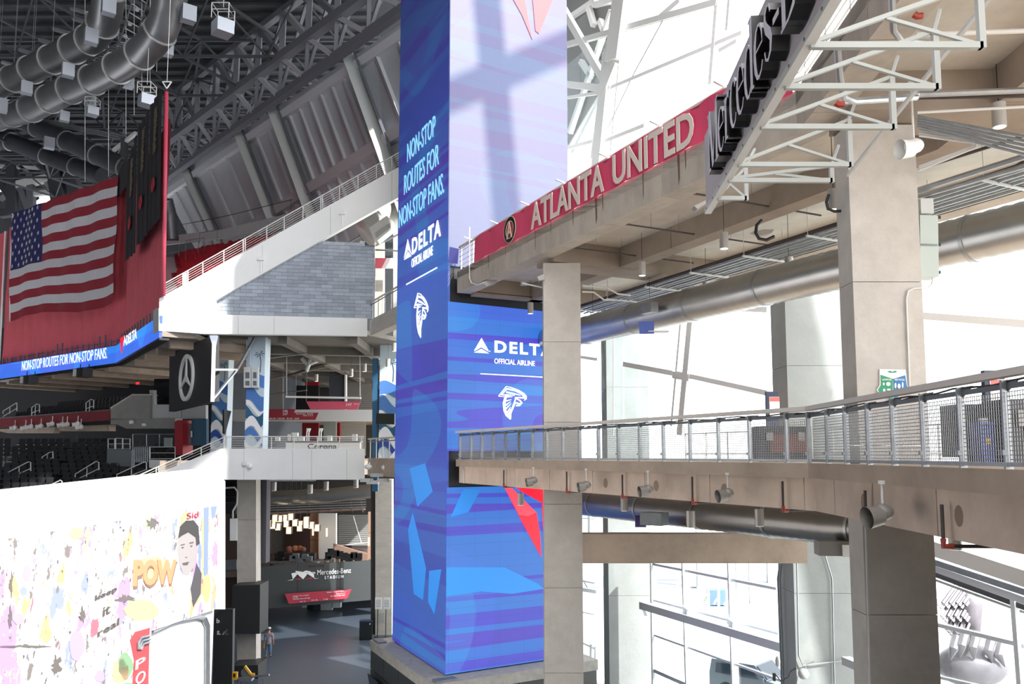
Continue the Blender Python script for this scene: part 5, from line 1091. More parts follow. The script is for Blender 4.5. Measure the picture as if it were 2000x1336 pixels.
for i, (x, y) in enumerate(((719, 912), (752, 913))):
    c = at(x, y, 42.6); one(MB().sphere(c, .2, 6, (1, .9, .7)).tube([c, c + V((0, .4, .2))], .04, 5), 'round_lamp', WHITE, f'round white floodlight on the lower bridge stub, {"next to the tower" if i else "next to the parapet"}', 'lamp', smooth=True)
for i, (x, y) in enumerate(((716, 938), (736, 928), (748, 938), (728, 942))): 
    c = at(x, y, 42.4); one(MB().box(c, (.6, .3, .18), (1, (-.4, .8, .3, 0)[i], 0)), 'strip_floodlight', GSTEEL, f'small flat floodlight clustered under the lower bridge stub, {ORD[i]} from the parapet', 'lamp', 'lamp cluster under the bridge stub')
# ================================================================ LOWER LEVEL: restaurant, sign wall, floor things
struct(MB().slab([(-22, 60.5), (-2.6, 67), (-2.6, 82), (-22, 82)], -8.9, -8.5), 'floor_restaurant', mat('rest_floor', '#5a5049', .6))
lc = thing('concrete_column', 'light concrete column with dark side board in front of the restaurant', 'column', (-15.5, 48.5, FLR)); pl = CP(48)
for y0, y1 in ((930, 1015), (1015.5, 1143), (1143.5, 1310), (1310.5, 1345)): MB().plate(pl, [(463, y0), (500, y0), (500, y1), (463, y1)], .9).build('shaft_lift', mat('column_concrete', (0, 0, 0)), lc)
MB().plate(CP(49), [(500, 936), (521, 936), (519, 1100), (498, 1100)], .8).build('dark_board', mat('dark_board', '#4c4a52', .7), lc)
MB().plate(pl, [(449, 1013), (462, 1013), (462, 1056), (449, 1056)], .3, .2).build('white_box', WHITE, lc); MB().tube([pl.pt(455, 1012, .2), pl.pt(455, 998, .2), pl.pt(463, 984, .2), pl.pt(464, 960, .2), pl.pt(458, 952, .2), pl.pt(440, 953, .2)], .05, 7).build('conduit', WSTEEL, lc, smooth=True)
BBM = mat('black_board', '#2e3031', .5)
one(MB().plate(CP(46.8), [(454, 1144), (508, 1142), (507, 1238), (452, 1238)], 1.6), 'black_box_sign', BBM, 'black boxed panel wrapped round the light concrete column', 'panel')
one(MB().plate(CP(46.6), [(450, 1301), (504, 1299), (504, 1345), (448, 1345)], 1.6), 'black_cabinet', BBM, 'black cabinet at the foot of the light concrete column', 'cabinet')
t = thing('black_banner_wall', 'black wall strip with cut-off white script beside the mural', 'panel', CP(40).pt(436, 1340)); MB().plate(CP(40), [(418, 1190), (455, 1190), (453, 1345), (416, 1345)], .3).build('board', BBM, t)
mb = MB(); textpx(mb, 'b', CP(40), 423, 429, 426, 1208, 1217, off=.03, bold=.02); textpx(mb, 's.', CP(40), 424, 431, 427, 1232, 1240, off=.03, bold=.02); mb.build('lettering', WHITE, t)
MB().tube([CP(40).pt(x, y, .05) for x, y in ((434, 1240), (439, 1232), (436, 1240), (444, 1229), (441, 1240), (447, 1238))], .012, 4).build('script_mark', GSTEEL, t)
one(MB().plate(CP(62), [(425, 950), (464, 950), (464, 1190), (425, 1190)], .3), 'brown_wall', mat('brown_wall', '#54443d', .8), 'dark brown wall behind the conduit box beside the concrete column', 'wall')
one(MB().plate(CP(55), [(430, 1096), (462, 1094), (462, 1112), (430, 1114)], .5), 'counter_ledge', STEELD, 'grey ledge between mural wall and concrete column', 'counter')
BW = Pl((-18.14, 59.8), (-9.36, 64.3))
sg2 = thing('sign_wall', 'black panelled sign wall with white stadium emblem and lettering over the floor', 'sign', BW.w(4, -11))
for x0, x1 in ((510, 581.6), (582.2, 664.6), (665.2, 731), (731.6, 766)):
    u0, u1 = BW.sz(x0, 1100)[0], BW.sz(x1, 1100)[0]; MB().prism([BW.w(u0, -10.97), BW.w(u1, -10.97), BW.w(u1, -8.0), BW.w(u0, -8.0)], BW.n * -.2).build('panel', mat('sign_wall_black', '#35393a', .4), sg2)
mb = MB(); textpx(mb, 'Mercedes-Benz', BW, 620, 685.5, 652, 1111, 1121, off=.04, bold=.0); textpx(mb, 'STADIUM', BW, 634, 671, 652, 1124, 1130, off=.04, bold=.02, space=1.5); mb.build('lettering', WHITE, sg2)
mb = MB(); textpx(mb, 'WELCOME', BW, 603, 634, 618, 1103, 1107.5, off=.04, space=1.4); mb.build('lettering', mat('dim_red', '#5e2028', .6), sg2)
for nm, m_, qs in (('emblem_white', WHITE, [[(569, 1120), (576, 1118.5), (581, 1121.5), (572, 1131.5)], [(576, 1117), (604, 1117), (592, 1131.5)], [(577, 1115), (590, 1116.5), (578, 1116.8)], [(593, 1116), (598, 1114.5), (606, 1116), (613, 1121), (614, 1129.5)], [(609, 1117), (616, 1118), (615.5, 1121)], [(561, 1134), (572, 1131.5), (573, 1133)], [(613, 1129.5), (623, 1129.5), (614, 1130.5)]]),
                   ('emblem_red', RED, [[(576, 1132.5), (585, 1129), (589, 1131.8)], [(596, 1131.5), (609, 1127.5), (611, 1130.5)]])):
    mb = MB()
    for q in qs: mb.plate(BW, q, .02, .04)
    mb.build(nm, m_, sg2)
sign('direction_sign', 'small red trapezoid direction sign hung under the black sign wall', Pl((-18, 59.3), (-9.2, 63.8)), [(556, 1160), (686.5, 1151), (678, 1169), (564, 1179.5)], mat('sign_red_small', '#a82a40', .6),
     [('Gallagher Club at Molly B', 572, 603, 588, 1162.5, 1165), ('116-120', 572, 582, 577, 1166, 1168.5), ('Concourse Suites (137-142)', 572, 605, 588, 1168, 1171), ('Gallagher Lounge at Molly B 3-2', 638, 677, 657, 1154.5, 1157), ('Gates 2, 3, 4', 656, 674, 665, 1158, 1160.5), ('Field Suite & Dollar Deck', 645, 674, 660, 1162, 1164.5), ('134, 137', 586, 597, 591, 1174, 1176.5), ('115, 112', 608, 620, 614, 1171, 1173.5), ('116', 632, 640, 636, 1169, 1171.5)])
struct(MB().plate(CP(75), [(505, 1170), (735, 1165), (735, 1215), (505, 1215)], .3), 'wall_recess', mat('recess_dark', '#26282a', .6))
for x0, x1, m_, lb_ in ((600, 612, '#101214', 'black slim booth under the red trapezoid sign'), (612, 625, '#2c3440', 'dark blue booth panel under the red trapezoid sign'), (626, 648, '#a9b6ba', 'pale pier under the red trapezoid sign'), (590, 599, '#c8d0d2', 'white counter piece under the red trapezoid sign'), (649, 665, '#c4ccce', 'white door glimpse under the sign wall')):
    one(MB().plate(CP(66.5), [(x0, 1165), (x1, 1165), (x1, 1187 if x0 in (590, 649) else 1192), (x0, 1187 if x0 in (590, 649) else 1192)], .5), 'booth_wall', mat('flat_' + m_[1:], m_, .5), lb_, 'panel')
# restaurant
def rplate(Y, q, th, c, name, label, cat='wall', rough=.7): return one(MB().plate(CP(Y), q, th), name, mat('flat_' + c[1:], c, rough), label, cat)
struct(MB().plate(CP(76), [(500, 940), (735, 940), (735, 1120), (500, 1120)], .2), 'wall_restaurant', mat('rest_dark', '#403c3a', .8))
t = thing('striped_wall', 'grey vertically striped wall at the back of the restaurant', 'wall', CP(72).pt(540, 1100))
for i in range(11): MB().plate(CP(72), [(519 + i * 3.4, 1030), (522 + i * 3.4, 1030), (522 + i * 3.4, 1112), (519 + i * 3.4, 1112)], .1).build('plank', mat('stripe_grey', '#8a8782', .7), t)
rplate(71.5, [(555, 1003), (607, 1003), (607, 1105), (555, 1105)], .2, '#45302c', 'brown_wall', 'deep brown wall behind the pendant lantern cluster')
for q, l in (([(606, 1003), (622, 1003), (622, 1054), (606, 1054)], 'upper'), ([(606, 1055), (622, 1055), (622, 1096), (606, 1096)], 'lower')): rplate(69, q, .4, '#a67c66', 'copper_panel', f'{l} copper-tan panel on the restaurant pier', 'panel')
rplate(68.5, [(623, 1003), (656, 1003), (656, 1096), (623, 1096)], .5, '#dcdcd8', 'white_pier', 'broad white pier with a slim glowing sconce in the restaurant')
for q, l in (([(719, 1000), (731, 1000), (731, 1040), (719, 1040)], 'upper'), ([(718, 1041), (731, 1041), (731, 1092), (718, 1092)], 'lower')): rplate(60, q, .3, '#b08c78', 'copper_panel', f'{l} copper-tan panel beside the pier near the tower', 'panel')
rplate(65, [(651, 1062), (718, 1082), (718, 1096), (651, 1096)], .3, '#8d7264', 'half_wall', 'sloping tan half wall beside the restaurant tables')
for i, (x, y) in enumerate(((611, 1038), (638, 1040), (720, 1058))):
    one(MB().plate(CP(68 if i < 2 else 59.6), [(x - 1.3, y - 8), (x + 1.3, y - 8), (x + 1.3, y + 8), (x - 1.3, y + 8)], .1, .4), 'wall_sconce', mat('sconce_glow', '#ffd9a0', .5, emit=2), ('slim glowing wall sconce on the copper panel', 'slim glowing wall sconce on the white pier', 'slim glowing wall sconce near the tower')[i], 'lamp')
t = thing('grey_stair', 'broad grey stair with white rails beyond the restaurant', 'stairs', CP(74).pt(690, 1060))
for i in range(15): MB().plate(CP(74), [(662, 1006 + i * 4), (722, 1006 + i * 4), (722, 1009.4 + i * 4), (658, 1009.4 + i * 4)], .3).build('step', mat('stair_grey', '#8f918e', .7), t)
MB().tube([CP(73).pt(660, 1066), CP(73).pt(720, 1060)], .05, 5).build('rail', WSTEEL, t); MB().tube([CP(73).pt(690, 1008), CP(73).pt(706, 1062)], .05, 5).build('rail', WSTEEL, t)
t = thing('ceiling_raft', 'brown-edged suspended service raft over the restaurant lanterns', 'ceiling raft', CP(60).pt(615, 1000))
MB().beam(at(515, 1003, 60), at(713, 994, 62), .6, .14).build('edge', mat('raft_brown', '#8a7468', .7), t)
for i in range(9): MB().beam(at(515, 997 - i * 2.2, 60 + i * .8), at(715, 990 - i * 2.4, 62 + i * .8), .06, .05).build('bar', PIPE if i % 2 else STEEL, t)
for i in range(10): MB().beam(at(520 + i * 21, 1000, 60), at(524 + i * 20, 972, 69), .05, .05).build('cross_bar', STEELD, t)
one(MB().tube([at(520, 973, 64), at(640, 968, 64), at(735, 958, 64)], .55, 14), 'round_duct', DUCT, 'silvery duct over the restaurant raft', 'duct', smooth=True)
for i, (x, y) in enumerate(((535, 950), (606, 955), (637, 949), (695, 944), (732, 949))): pendant(f'dim cylinder pendant over the restaurant, {ORD[i]} from the concrete column', at(x, y, 52), -1.05, .55, .16, 'pendants over the restaurant')
LAN = mat('lantern_glow', '#f2dcc4', .6, emit=.75); LBU = mat('lantern_bulb', '#fff0c8', .5, emit=5)
lan = thing('lantern', 'boxy glowing pendant lantern in the cluster over the restaurant tables', 'lamp', (0, 0, 0), 'lantern cluster')
for sx_1, c_, ez in ((-.2, None, 0), (.2, None, 0)): MB().box((sx_1, 0, 0), (.02, .36, .5)).build('side_frame', mat('lantern_frame', '#4a3c34', .6), lan)
MB().box((0, -.18, 0), (.38, .02, .5)).build('shade', LAN, lan); MB().box((0, .18, 0), (.38, .02, .5)).build('shade', LAN, lan); MB().sphere((0, -.21, -.03), .085, 5).build('bulb', LBU, lan); MB().tube([(0, 0, .25), (0, 0, 4.3)], .01, 4).build('cord', BLACK, lan)
lch = kids(lan)
for i, (x, y) in enumerate(((525, 1023), (538, 1012), (547, 1013), (557, 1012), (569, 1009), (534, 1026), (544, 1029), (560, 1023), (565, 1036), (577, 1021), (586, 1031), (587, 1024), (599, 1016), (599, 1025), (609, 1026), (620, 1031))):
    c = at(x, y, 63 + (i % 4) * .7)
    if i == 0: lan.location = (c.x, c.y, c.z + H)
    else: copy_tree(lan, c, ch=lch)
for i in range(9):
    x, y = ((645, 1085), (655, 1088), (640, 1092), (663, 1090), (672, 1093), (682, 1095), (690, 1092), (548, 1090), (700, 1094))[i]; c = at(x, y, 64); mb = MB().box(c, (.5, .5, .08)).box(c + V((0, .22, .25)), (.5, .06, .5))
    for a in (-.2, .2): mb.box(c + V((a, -.2, -.22)), (.05, .05, .44)).box(c + V((a, .2, -.22)), (.05, .05, .44))
    one(mb, 'dining_chair', BLACK, f'dark dining chair behind the black sign wall, {ORD[i]} from the stack of crates' if i != 7 else 'dark dining chair beside the striped wall', 'chair', 'dining chairs behind the sign wall')
for i, (x, y, c_) in enumerate(((564, 1072, '#9a6a5c'), (577, 1071, '#c08462'), (585, 1071, '#a85f36'), (565, 1080, '#a04438'), (591, 1073, '#7c5a50'))): one(MB().sphere(at(x, y, 68), .3, 6, (1, .4, .8)), 'cushion', mat('flat_' + c_[1:], c_, .9), ('dusty pink cushion', 'tan-orange cushion', 'burnt-orange cushion', 'red seat cushion', 'brown cushion')[i] + ' on the restaurant bench', 'cushion', smooth=True)
one(MB().box(at(578, 1086, 67.6), (3.2, .9, .5)), 'bench', mat('bench_dark', '#2c2624', .8), 'dark upholstered bench below the orange cushions', 'bench')
for i, (x, y) in enumerate(((572, 1090), (596, 1087), (604, 1091), (584, 1094), (578, 1086))): one(MB().box(at(x, y, 63.5), (.45, .4, .35)), 'grey_crate', mat('crate_grey', '#6c7478', .6), f'grey crate on the table behind the sign wall, {ORD[i]} in the huddle', 'crate', 'grey crates on the restaurant table')
t = thing('dining_table', 'long grey table carrying crates behind the sign wall', 'table', at(580, 1100, 63)); MB().box(at(575, 1098, 63.5), (3.8, 1.0, .08)).build('tabletop', STEELD, t)
for a in (-1.7, 1.7): MB().box(at(575, 1098, 63.5) + V((a, 0, -.4)), (.08, .8, .75)).build('leg', BLACK, t)
# column by the tower, bin, stanchions
t = thing('concrete_column', 'bluish concrete column with dark flank left of the screen tower base', 'column', (-8.8, 57, FLR))
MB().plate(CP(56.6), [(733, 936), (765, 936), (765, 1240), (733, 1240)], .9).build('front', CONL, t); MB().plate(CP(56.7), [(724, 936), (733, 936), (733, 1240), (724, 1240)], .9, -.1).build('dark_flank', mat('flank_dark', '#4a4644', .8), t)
c = atz(714, 1250, FLR); t = thing('litter_bin', 'black square litter bin on the blue floor by the bluish column', 'bin', c)
MB().box(c + V((0, .3, .6)), (.85, .6, 1.15)).build('body', mat('bin_black', '#1f2428', .4), t); MB().box(c + V((0, .3, 1.2)), (.88, .63, .08)).build('lid', mat('bin_lid', '#2e3a5a', .4), t); MB().box(c + V((.28, -.02, 1.05)), (.08, .02, .08)).build('label', WHITE, t)
for i, (x, y, w_) in enumerate(((741, 1253, 0), (757, 1247, 0))):
    c = atz(x, y, FLR); c.y = min(c.y, 55.6); c.x = (x - 1000) / 1615 * c.y; t = thing('stanchion_sign', ('white paper sign on a black stand, nearer the bin', 'white paper sign on a black stand, nearer the tower')[i], 'sign', c)
    MB().tube([c, c + V((0, 0, .12))], [.3, .05], 12).build('base', BLACK, t); MB().tube([c, c + V((0, 0, 2.3))], .03, 6).build('pole', BLACK, t); MB().box(c + V((.05, -.05, 2.5)), (.45, .04, .75)).build('paper', WHITE, t)
    mb = MB()
    for k in range(5): mb.box(c + V((.05, -.08, 2.3 + k * .1)), (.32, .005, .02))
    tag(mb.build('print', STEELD, t), kind='stuff')
one(MB().plate(CP(56.3), [(741, 1197), (751, 1197), (751, 1216), (741, 1216)], .03), 'notice', mat('notice_grey', (0, 0, 0)), 'white notice sheet taped to the bluish column', 'notice')
# ---- person walking away
pf = atz(524, 1284, FLR); PX, PY, PZ = pf.x, pf.y, 0
def skin(name, joints, edges, m_, parent, sub_=2, root=0):
    me = bpy.data.meshes.new(name); me.from_pydata([V(j[:3]) for j in joints], edges, []); o = bpy.data.objects.new(name, me); col.objects.link(o)
    o.modifiers.new('skin', 'SKIN'); me.skin_vertices[0].data.foreach_get
    for i, j in enumerate(joints):
        r = j[3] if len(j) == 4 else j[3:5]; me.skin_vertices[0].data[i].radius = (r, r) if not isinstance(r, (list, tuple)) else r
    me.skin_vertices[0].data[root].use_root = True; s_ = o.modifiers.new('sub', 'SUBSURF'); s_.levels = s_.render_levels = sub_
    dg = bpy.context.evaluated_depsgraph_get(); dg.update(); m2 = bpy.data.meshes.new_from_object(o.evaluated_get(dg)); bpy.data.objects.remove(o)
    m2.name = name; m2.materials.clear(); m2.materials.append(m_); m2.polygons.foreach_set('use_smooth', [True] * len(m2.polygons))
    o = bpy.data.objects.new(name, m2); col.objects.link(o); o.parent = parent; return o
pr = thing('person', 'person in grey T-shirt, blue jeans and pale cap walking away across the blue floor', 'person', (PX, PY, FLR))
SK = mat('skin_tone', '#b98a72', .6); JE = mat('jeans', '#5a748c', .85); TS = mat('tshirt', '#8b8c9c', .85)
hand = lambda sx, x, y, z: [(x, y, z, .032), (x + sx * .012, y - .0, z - .06, .036)]
J = [(0, 0, .95, .12), (0, .01, 1.15, .125), (0, .01, 1.36, .13), (0, 0, 1.5, .055), (0, -.01, 1.6, .075), (0, -.02, 1.68, .09), (0, -.02, 1.75, .07),
     (-.19, 0, 1.42, .06), (-.26, .03, 1.16, .045), (-.29, -.06, .93, .034), (.19, 0, 1.42, .06), (.26, -.02, 1.16, .045), (.27, -.06, .92, .034),
     (-.1, 0, .88, .095), (-.11, .02, .5, .065), (-.12, .12, .1, .045), (-.13, -.02, .04, .042), (.1, 0, .88, .095), (.11, .03, .5, .065), (.11, -.06, .09, .045), (.12, -.2, .045, .042)]
J = [(x, -y, z, r) for x, y, z, r in J] # faces away from the viewer
E = [(0, 1), (1, 2), (2, 3), (3, 4), (4, 5), (5, 6), (2, 7), (7, 8), (8, 9), (2, 10), (10, 11), (11, 12), (0, 13), (13, 14), (14, 15), (15, 16), (0, 17), (17, 18), (18, 19), (19, 20)]
for sx, base in ((-1, 9), (1, 12)): # palms with five fingers
    bx, by, bz, _ = J[base]; p0 = len(J); J.append((bx, by, bz - .07, .036)); E.append((base, p0))
    for k, (dx, ln) in enumerate(((-.028, .06), (-.009, .075), (.01, .07), (.028, .055))):
        a = len(J); J.append((bx + dx, by + .012, bz - .11, .011)); J.append((bx + dx, by + .03, bz - .11 - ln, .009)); E += [(p0, a), (a, a + 1)]
    a = len(J); J.append((bx - sx * .04, by + .02, bz - .06, .012)); J.append((bx - sx * .055, by + .035, bz - .1, .01)); E += [(p0, a), (a, a + 1)]
skin('body', J, E, SK, pr)
sh = [(0, 0, .96, .15), (0, -.01, 1.15, .155), (0, -.01, 1.36, .155), (-.2, 0, 1.41, .08), (-.25, -.03, 1.2, .07), (.2, 0, 1.41, .08), (.25, .02, 1.2, .07), (0, 0, .86, .155), (0, 0, 1.46, .08)]
skin('tshirt', sh, [(0, 1), (1, 2), (2, 3), (3, 4), (2, 5), (5, 6), (0, 7), (2, 8)], TS, pr)
je = [(0, 0, .92, .14), (-.1, 0, .82, .115), (-.11, -.02, .5, .085), (-.12, -.12, .14, .07), (.1, 0, .82, .115), (.11, -.03, .5, .085), (.11, .06, .13, .07)]
skin('jeans', je, [(0, 1), (1, 2), (2, 3), (0, 4), (4, 5), (5, 6)], JE, pr)
def part_at(mb, name, m_): 
    for i, v in enumerate(mb.v): mb.v[i] = v + V((PX, PY, FLR))
    return mb.build(name, m_, pr, smooth='all')
part_at(MB().sphere((0, .02, 1.74), .105, 8, (1, 1.1, .75)).box((0, .14, 1.72), (.16, .12, .02)), 'cap', mat('cap_pale', '#cfcac4', .8))
part_at(MB().sphere((0, -.0, 1.67), .095, 8, (1, 1, .6)), 'hair', mat('hair_dark', '#3a3230', .9))
part_at(MB().sphere((0, .105, 1.655), .018, 5).sphere((-.035, .095, 1.675), .011, 4).sphere((.035, .095, 1.675), .011, 4), 'face', SK)
part_at(MB().sphere((-.095, .01, 1.655), .025, 5, (.4, .8, 1)).sphere((.095, .01, 1.655), .025, 5, (.4, .8, 1)), 'ear', SK)
part_at(MB().sphere((-.13, -.07, .05), .07, 7, (.75, 1.7, .7)), 'shoe', BLACK); part_at(MB().sphere((.12, .15, .05), .07, 7, (.75, 1.7, .7)), 'shoe', BLACK)
one(MB().prism([V((PX, PY, FLR)) + V(q) for q in ((-.31, .05, .83), (-.36, .05, .72), (-.4, .05, .6), (-.3, .05, .5), (-.25, .05, .68), (-.27, .05, .8))], (0, .05, 0)), 'yellow_cloth', mat('cloth_yellow', '#e8a92c', .8), 'yellow cloth held low by the walking person', 'cloth')
# ---- mitre saw on its stand
c = at(492, 1322, 40); t = thing('mitre_saw', 'yellow and silver mitre saw on a stand at the foot of the picture', 'power tool', (c.x, c.y, FLR))
MB().beam(c + V((-.9, .1, -.12)), c + V((.85, -.1, .12)), .1, .07).build('rail', STEEL, t); MB().box(c + V((-.25, 0, -.1)), (.6, .45, .12)).build('base', STEEL, t)
YM = mat('tool_yellow', '#e3ac2a', .5); MB().beam(c + V((-.35, 0, .5)), c + V((-.05, 0, .12)), .12, .1).beam(c + V((-.05, 0, .12)), c + V((.12, 0, .1)), .14, .1).build('saw_arm', YM, t); MB().prism([c + V((-.32 + .22 * math.cos(a), .02, .18 + .22 * math.sin(a))) for a in [k * math.pi / 8 for k in range(16)]], (0, .03, 0)).build('blade_guard', STEELD, t)
MB().box(c + V((-.8, 0, .05)), (.22, .2, .34)).build('battery', YM, t); MB().box(c + V((-.8, -.12, .1)), (.1, .02, .16)).build('grip', BLACK, t)
for a, b in ((-.7, -.3), (-.7, .3), (.6, -.3), (.6, .3)): MB().tube([c + V((a * .8, b * .5, -.12)), V((c.x + a, c.y + b, FLR))], .025, 6).build('leg', STEELD, t)
# ================================================================ ROOF AND PANEL WALL (upper left)
PG = mat('panel_grey', '#cfd4da', .6, var=.06, vs_=.3); RIBM = mat('rib_grey', '#d2d6da', .55); RIBL = mat('rib_light', '#d9dedb', .55)
TRM = mat('truss_grey', '#6e7078', .6); TRL = mat('truss_light', '#9a9ca2', .6); TRD = mat('truss_dark', '#45474d', .7)
def WPp(s, t, off=0):
    a = V((-37, 89, 30)).lerp(V((-7.8, 56.3, 30)), s); b = V((-29, 81.7, 18)).lerp(V((-3.7, 46, 18)), s); p = a.lerp(b, t)
    return p + V((-.62, -.55, -.55)).normalized() * off
pw = thing('panel_wall', 'tall leaning wall of dark grey panels with ribs under the roof truss', 'wall', (-18, 65, 16))
def sof(px): k = (px - 1000) / 1615; return (89 * k + 37) / (29.2 + 32.7 * k)
big_s = [sof(x) for x in (352, 458, 526, 680)]; edges = [-.1] + big_s + [1.12]; cnt = [3, 3, 3, 7, 4]
TT = [-.12, 0, .74, 1.3]
for i in range(5):
    s0, s1 = edges[i], edges[i + 1]; n = cnt[i]
    for j in range(n):
        a, b = s0 + (s1 - s0) * j / n, s0 + (s1 - s0) * (j + 1) / n
        for t0, t1 in zip(TT, TT[1:]):
            q = [WPp(a, t0), WPp(b, t0), WPp(b, t1), WPp(a, t1)]; MB().prism(q, (.12, .12, .05)).build('panel', PG, pw)
        if j: MB().beam(WPp(a, 0, .1), WPp(a, TT[-1], .1), .28, .3).build('rib', RIBM, pw)
for s in big_s:
    MB().beam(WPp(s, -.1, .35), WPp(s, 1.3, .35), .95, .8, (0, -1, .2)).build('main_rib', RIBL, pw); MB().beam(WPp(s + .018, -.1, .3), WPp(s + .018, 1.3, .3), .2, .9, (0, -1, .2)).build('rib_flange', TRM, pw)
for t, w_ in ((0, .8), (.74, .9)):
    for i in range(5): MB().beam(WPp(edges[i] + .01, t, .3), WPp(edges[i + 1] - .01, t, .3), .5, w_).build('girt', RIBM, pw)
# trusses
tr = thing('roof_truss', 'long grey steel space truss running up to the right above the panel wall', 'truss', (-20, 70, 30))
def lat(px0, py0, px1, py1, z, n): 
    P0, P1 = atz(px0, py0, z), atz(px1, py1, z); return [P0.lerp(P1, i / n) for i in range(n + 1)]
n = 11
c1 = lat(290, 372, 792, 14, 30.6, n); c2 = lat(290, 303, 792, -66, 33.0, n); c3 = lat(290, 222, 792, -160, 37.4, n)
for ch_, w_ in ((c1, .6), (c2, .7), (c3, .55)): MB().beam(ch_[0], ch_[-1], w_).build('chord', TRM, tr)
for i in range(n):
    for a, b, w_, m_ in ((c1[i], c2[i], .3, TRM), (c2[i], c1[i + 1], .38, TRL), (c2[i], c3[i], .45, TRM), (c3[i], c2[i + 1], .45, TRL if i % 2 else TRM), (c3[i], c1[i], .25, TRD), (c1[i], c3[i + 1], .25, TRM)):
        MB().beam(a, b, w_).build('strut', m_, tr)
tr2 = thing('roof_truss', 'dark lattice of roof girders over the ducts in the upper corner', 'truss', (-45, 80, 32)); random.seed(5)
gridp = {}
for i in range(9):
    for j in range(6):
        gridp[i, j] = V((-66 + i * 7.0 + (j % 2) * 3.5, 62 + j * 7.5, 36.6 - .0 * i))
low = {k: p + V((3.5, 3.7, -3.4)) for k, p in gridp.items()}
for (i, j), p in gridp.items():
    if p.x > -10 - (p.y - 62) * .4: continue
    for d in ((1, 0), (0, 1)):
        q = gridp.get((i + d[0], j + d[1])); r = low.get((i + d[0], j + d[1]))
        if q: MB().beam(p, q, .22).build('chord', TRD, tr2)
        if r and low[i, j].x < -14: MB().beam(low[i, j], r, .2).build('chord', TRD, tr2)
    MB().beam(p, low[i, j], .14).build('strut', TRD, tr2)
    for d in ((-1, 0), (0, -1)):
        r = low.get((i + d[0], j + d[1]))
        if r: MB().beam(p, r, .14).build('strut', TRD, tr2)
# distant truss and daylight windows at the far left
tf = thing('end_truss', 'far steel truss glinting at the picture edge above the flag', 'truss', (-62, 104, 24))
for a, b, w_, m_ in (((-10, 310), (70, 306), .5, TRL), ((0, 325), (110, 330), .4, RIBL), ((20, 365), (112, 344), .9, RIBL), ((60, 380), (120, 373), .6, RIBL), ((30, 318), (60, 340), .4, TRL), ((75, 316), (112, 372), .4, TRL), ((40, 365), (60, 420), .7, TRM), ((88, 352), (108, 400), .4, TRL),
                     ((24, 290), (26, 420), 1.2, TRD), ((0, 355), (30, 400), .8, TRD), ((0, 390), (60, 350), .5, TRL), ((60, 340), (62, 410), .8, TRM), ((108, 330), (118, 400), 1.6, TRD), ((136, 330), (150, 380), 1.4, TRD), ((30, 300), (130, 352), .5, TRD), ((0, 418), (24, 415), 1.0, TRD)):
    MB().beam(at(*a, 104), at(*b, 104), w_).build('member', m_, tf)
t = thing('gable_window', 'distant bright window glimpsed above the flag corner', 'window', at(90, 390, 112))
for q in ([(62, 398), (118, 362), (118, 376), (60, 412)], [(118, 358), (119, 374), (78, 392), (76, 384)], [(90, 334), (96, 332), (102, 337), (94, 340)], [(123, 336), (128, 335), (128, 339), (123, 339)], [(134, 341), (143, 338), (143, 341), (136, 343)], [(0, 364), (16, 362), (8, 372), (0, 374)]):
    MB().plate(Pl((-75, 111.5), (-40, 111.5)), q, .2).build('pane', mat('daylight_pane', '#f4f4f2', .5, emit=1.2), t)
# round roof ducts with outlets
def roofduct(label, pts, r, m_, boxes, fls, wires=True):
    q = [at(*p) for p in pts]; t = thing('round_duct', label, 'duct', q[0])
    L = [q[0]]
    for i in range(len(q) - 1): # smooth by catmull-rom
        p0, p1, p2, p3 = q[max(i - 1, 0)], q[i], q[i + 1], q[min(i + 2, len(q) - 1)]
        for k in range(1, 9):
            u = k / 8; L.append(.5 * ((2 * p1) + (p2 - p0) * u + (2 * p0 - 5 * p1 + 4 * p2 - p3) * u * u + (3 * p1 - p0 - 3 * p2 + p3) * u ** 3))
    MB().tube(L, r, 26).build('duct_shell', m_, t, smooth=True); acc = 0
    for i in range(1, len(L) - 1):
        acc += (L[i] - L[i - 1]).length
        if acc > fls:
            acc = 0; d = (L[i + 1] - L[i - 1]).normalized(); MB().tube([L[i] - d * .05, L[i] + d * .05], r + .09, 26).build('flange', mat('flange_light', '#b4b6b6', .4, .4), t, smooth=True)
            if wires: MB().tube([L[i], L[i] + V((0, 0, 37 - L[i].z))], .02, 4).build('hanger_wire', STEELD, t)
    for x, y, Y, s_ in boxes:
        c = at(x, y, Y); MB().box(c, (s_, s_ * .8, s_ * 1.2), (.8, .6, 0)).build('outlet_box', mat('outlet_face', '#a9afb8', .35, .4), t)
    return t
DR = mat('duct_roof', '#8c8d8f', .38, .7, var=.15, vs_=.8); DRD = mat('duct_roof_dark', '#6a6e74', .4, .7, var=.2, vs_=.8)
roofduct('upper fat silver roof duct with grey outlet boxes, curving up to the top edge', ((-60, 190, 66), (0, 166, 62), (70, 132, 58), (150, 92, 54), (185, 70, 52), (206, 30, 50), (216, -40, 48)), .95, DR, ((52, 172, 55, .7), (133, 138, 51, .7), (178, 72, 49, .75), (212, 14, 47, .75)), 2.6)
roofduct('lower fat silver roof duct with hanging outlet boxes, curving up to the top edge', ((-60, 250, 66), (0, 228, 62), (60, 212, 59), (120, 182, 56), (190, 152, 53), (265, 112, 50), (312, 62, 48), (330, 10, 47), (338, -40, 46)), .95, DR, ((126, 228, 56, .6), (178, 200, 55, .6), (251, 162, 53, .6), (326, 96, 50, .7), (368, 28, 47, .8), (2, 206, 58, .8)), 2.6)
roofduct('dark round duct running down to the flag corner, higher one of the pair', ((-40, 215, 84), (30, 232, 82), (100, 262, 80), (180, 298, 78), (250, 330, 76)), .95, DRD, ((96, 280, 77, .9),), 4.2, False)
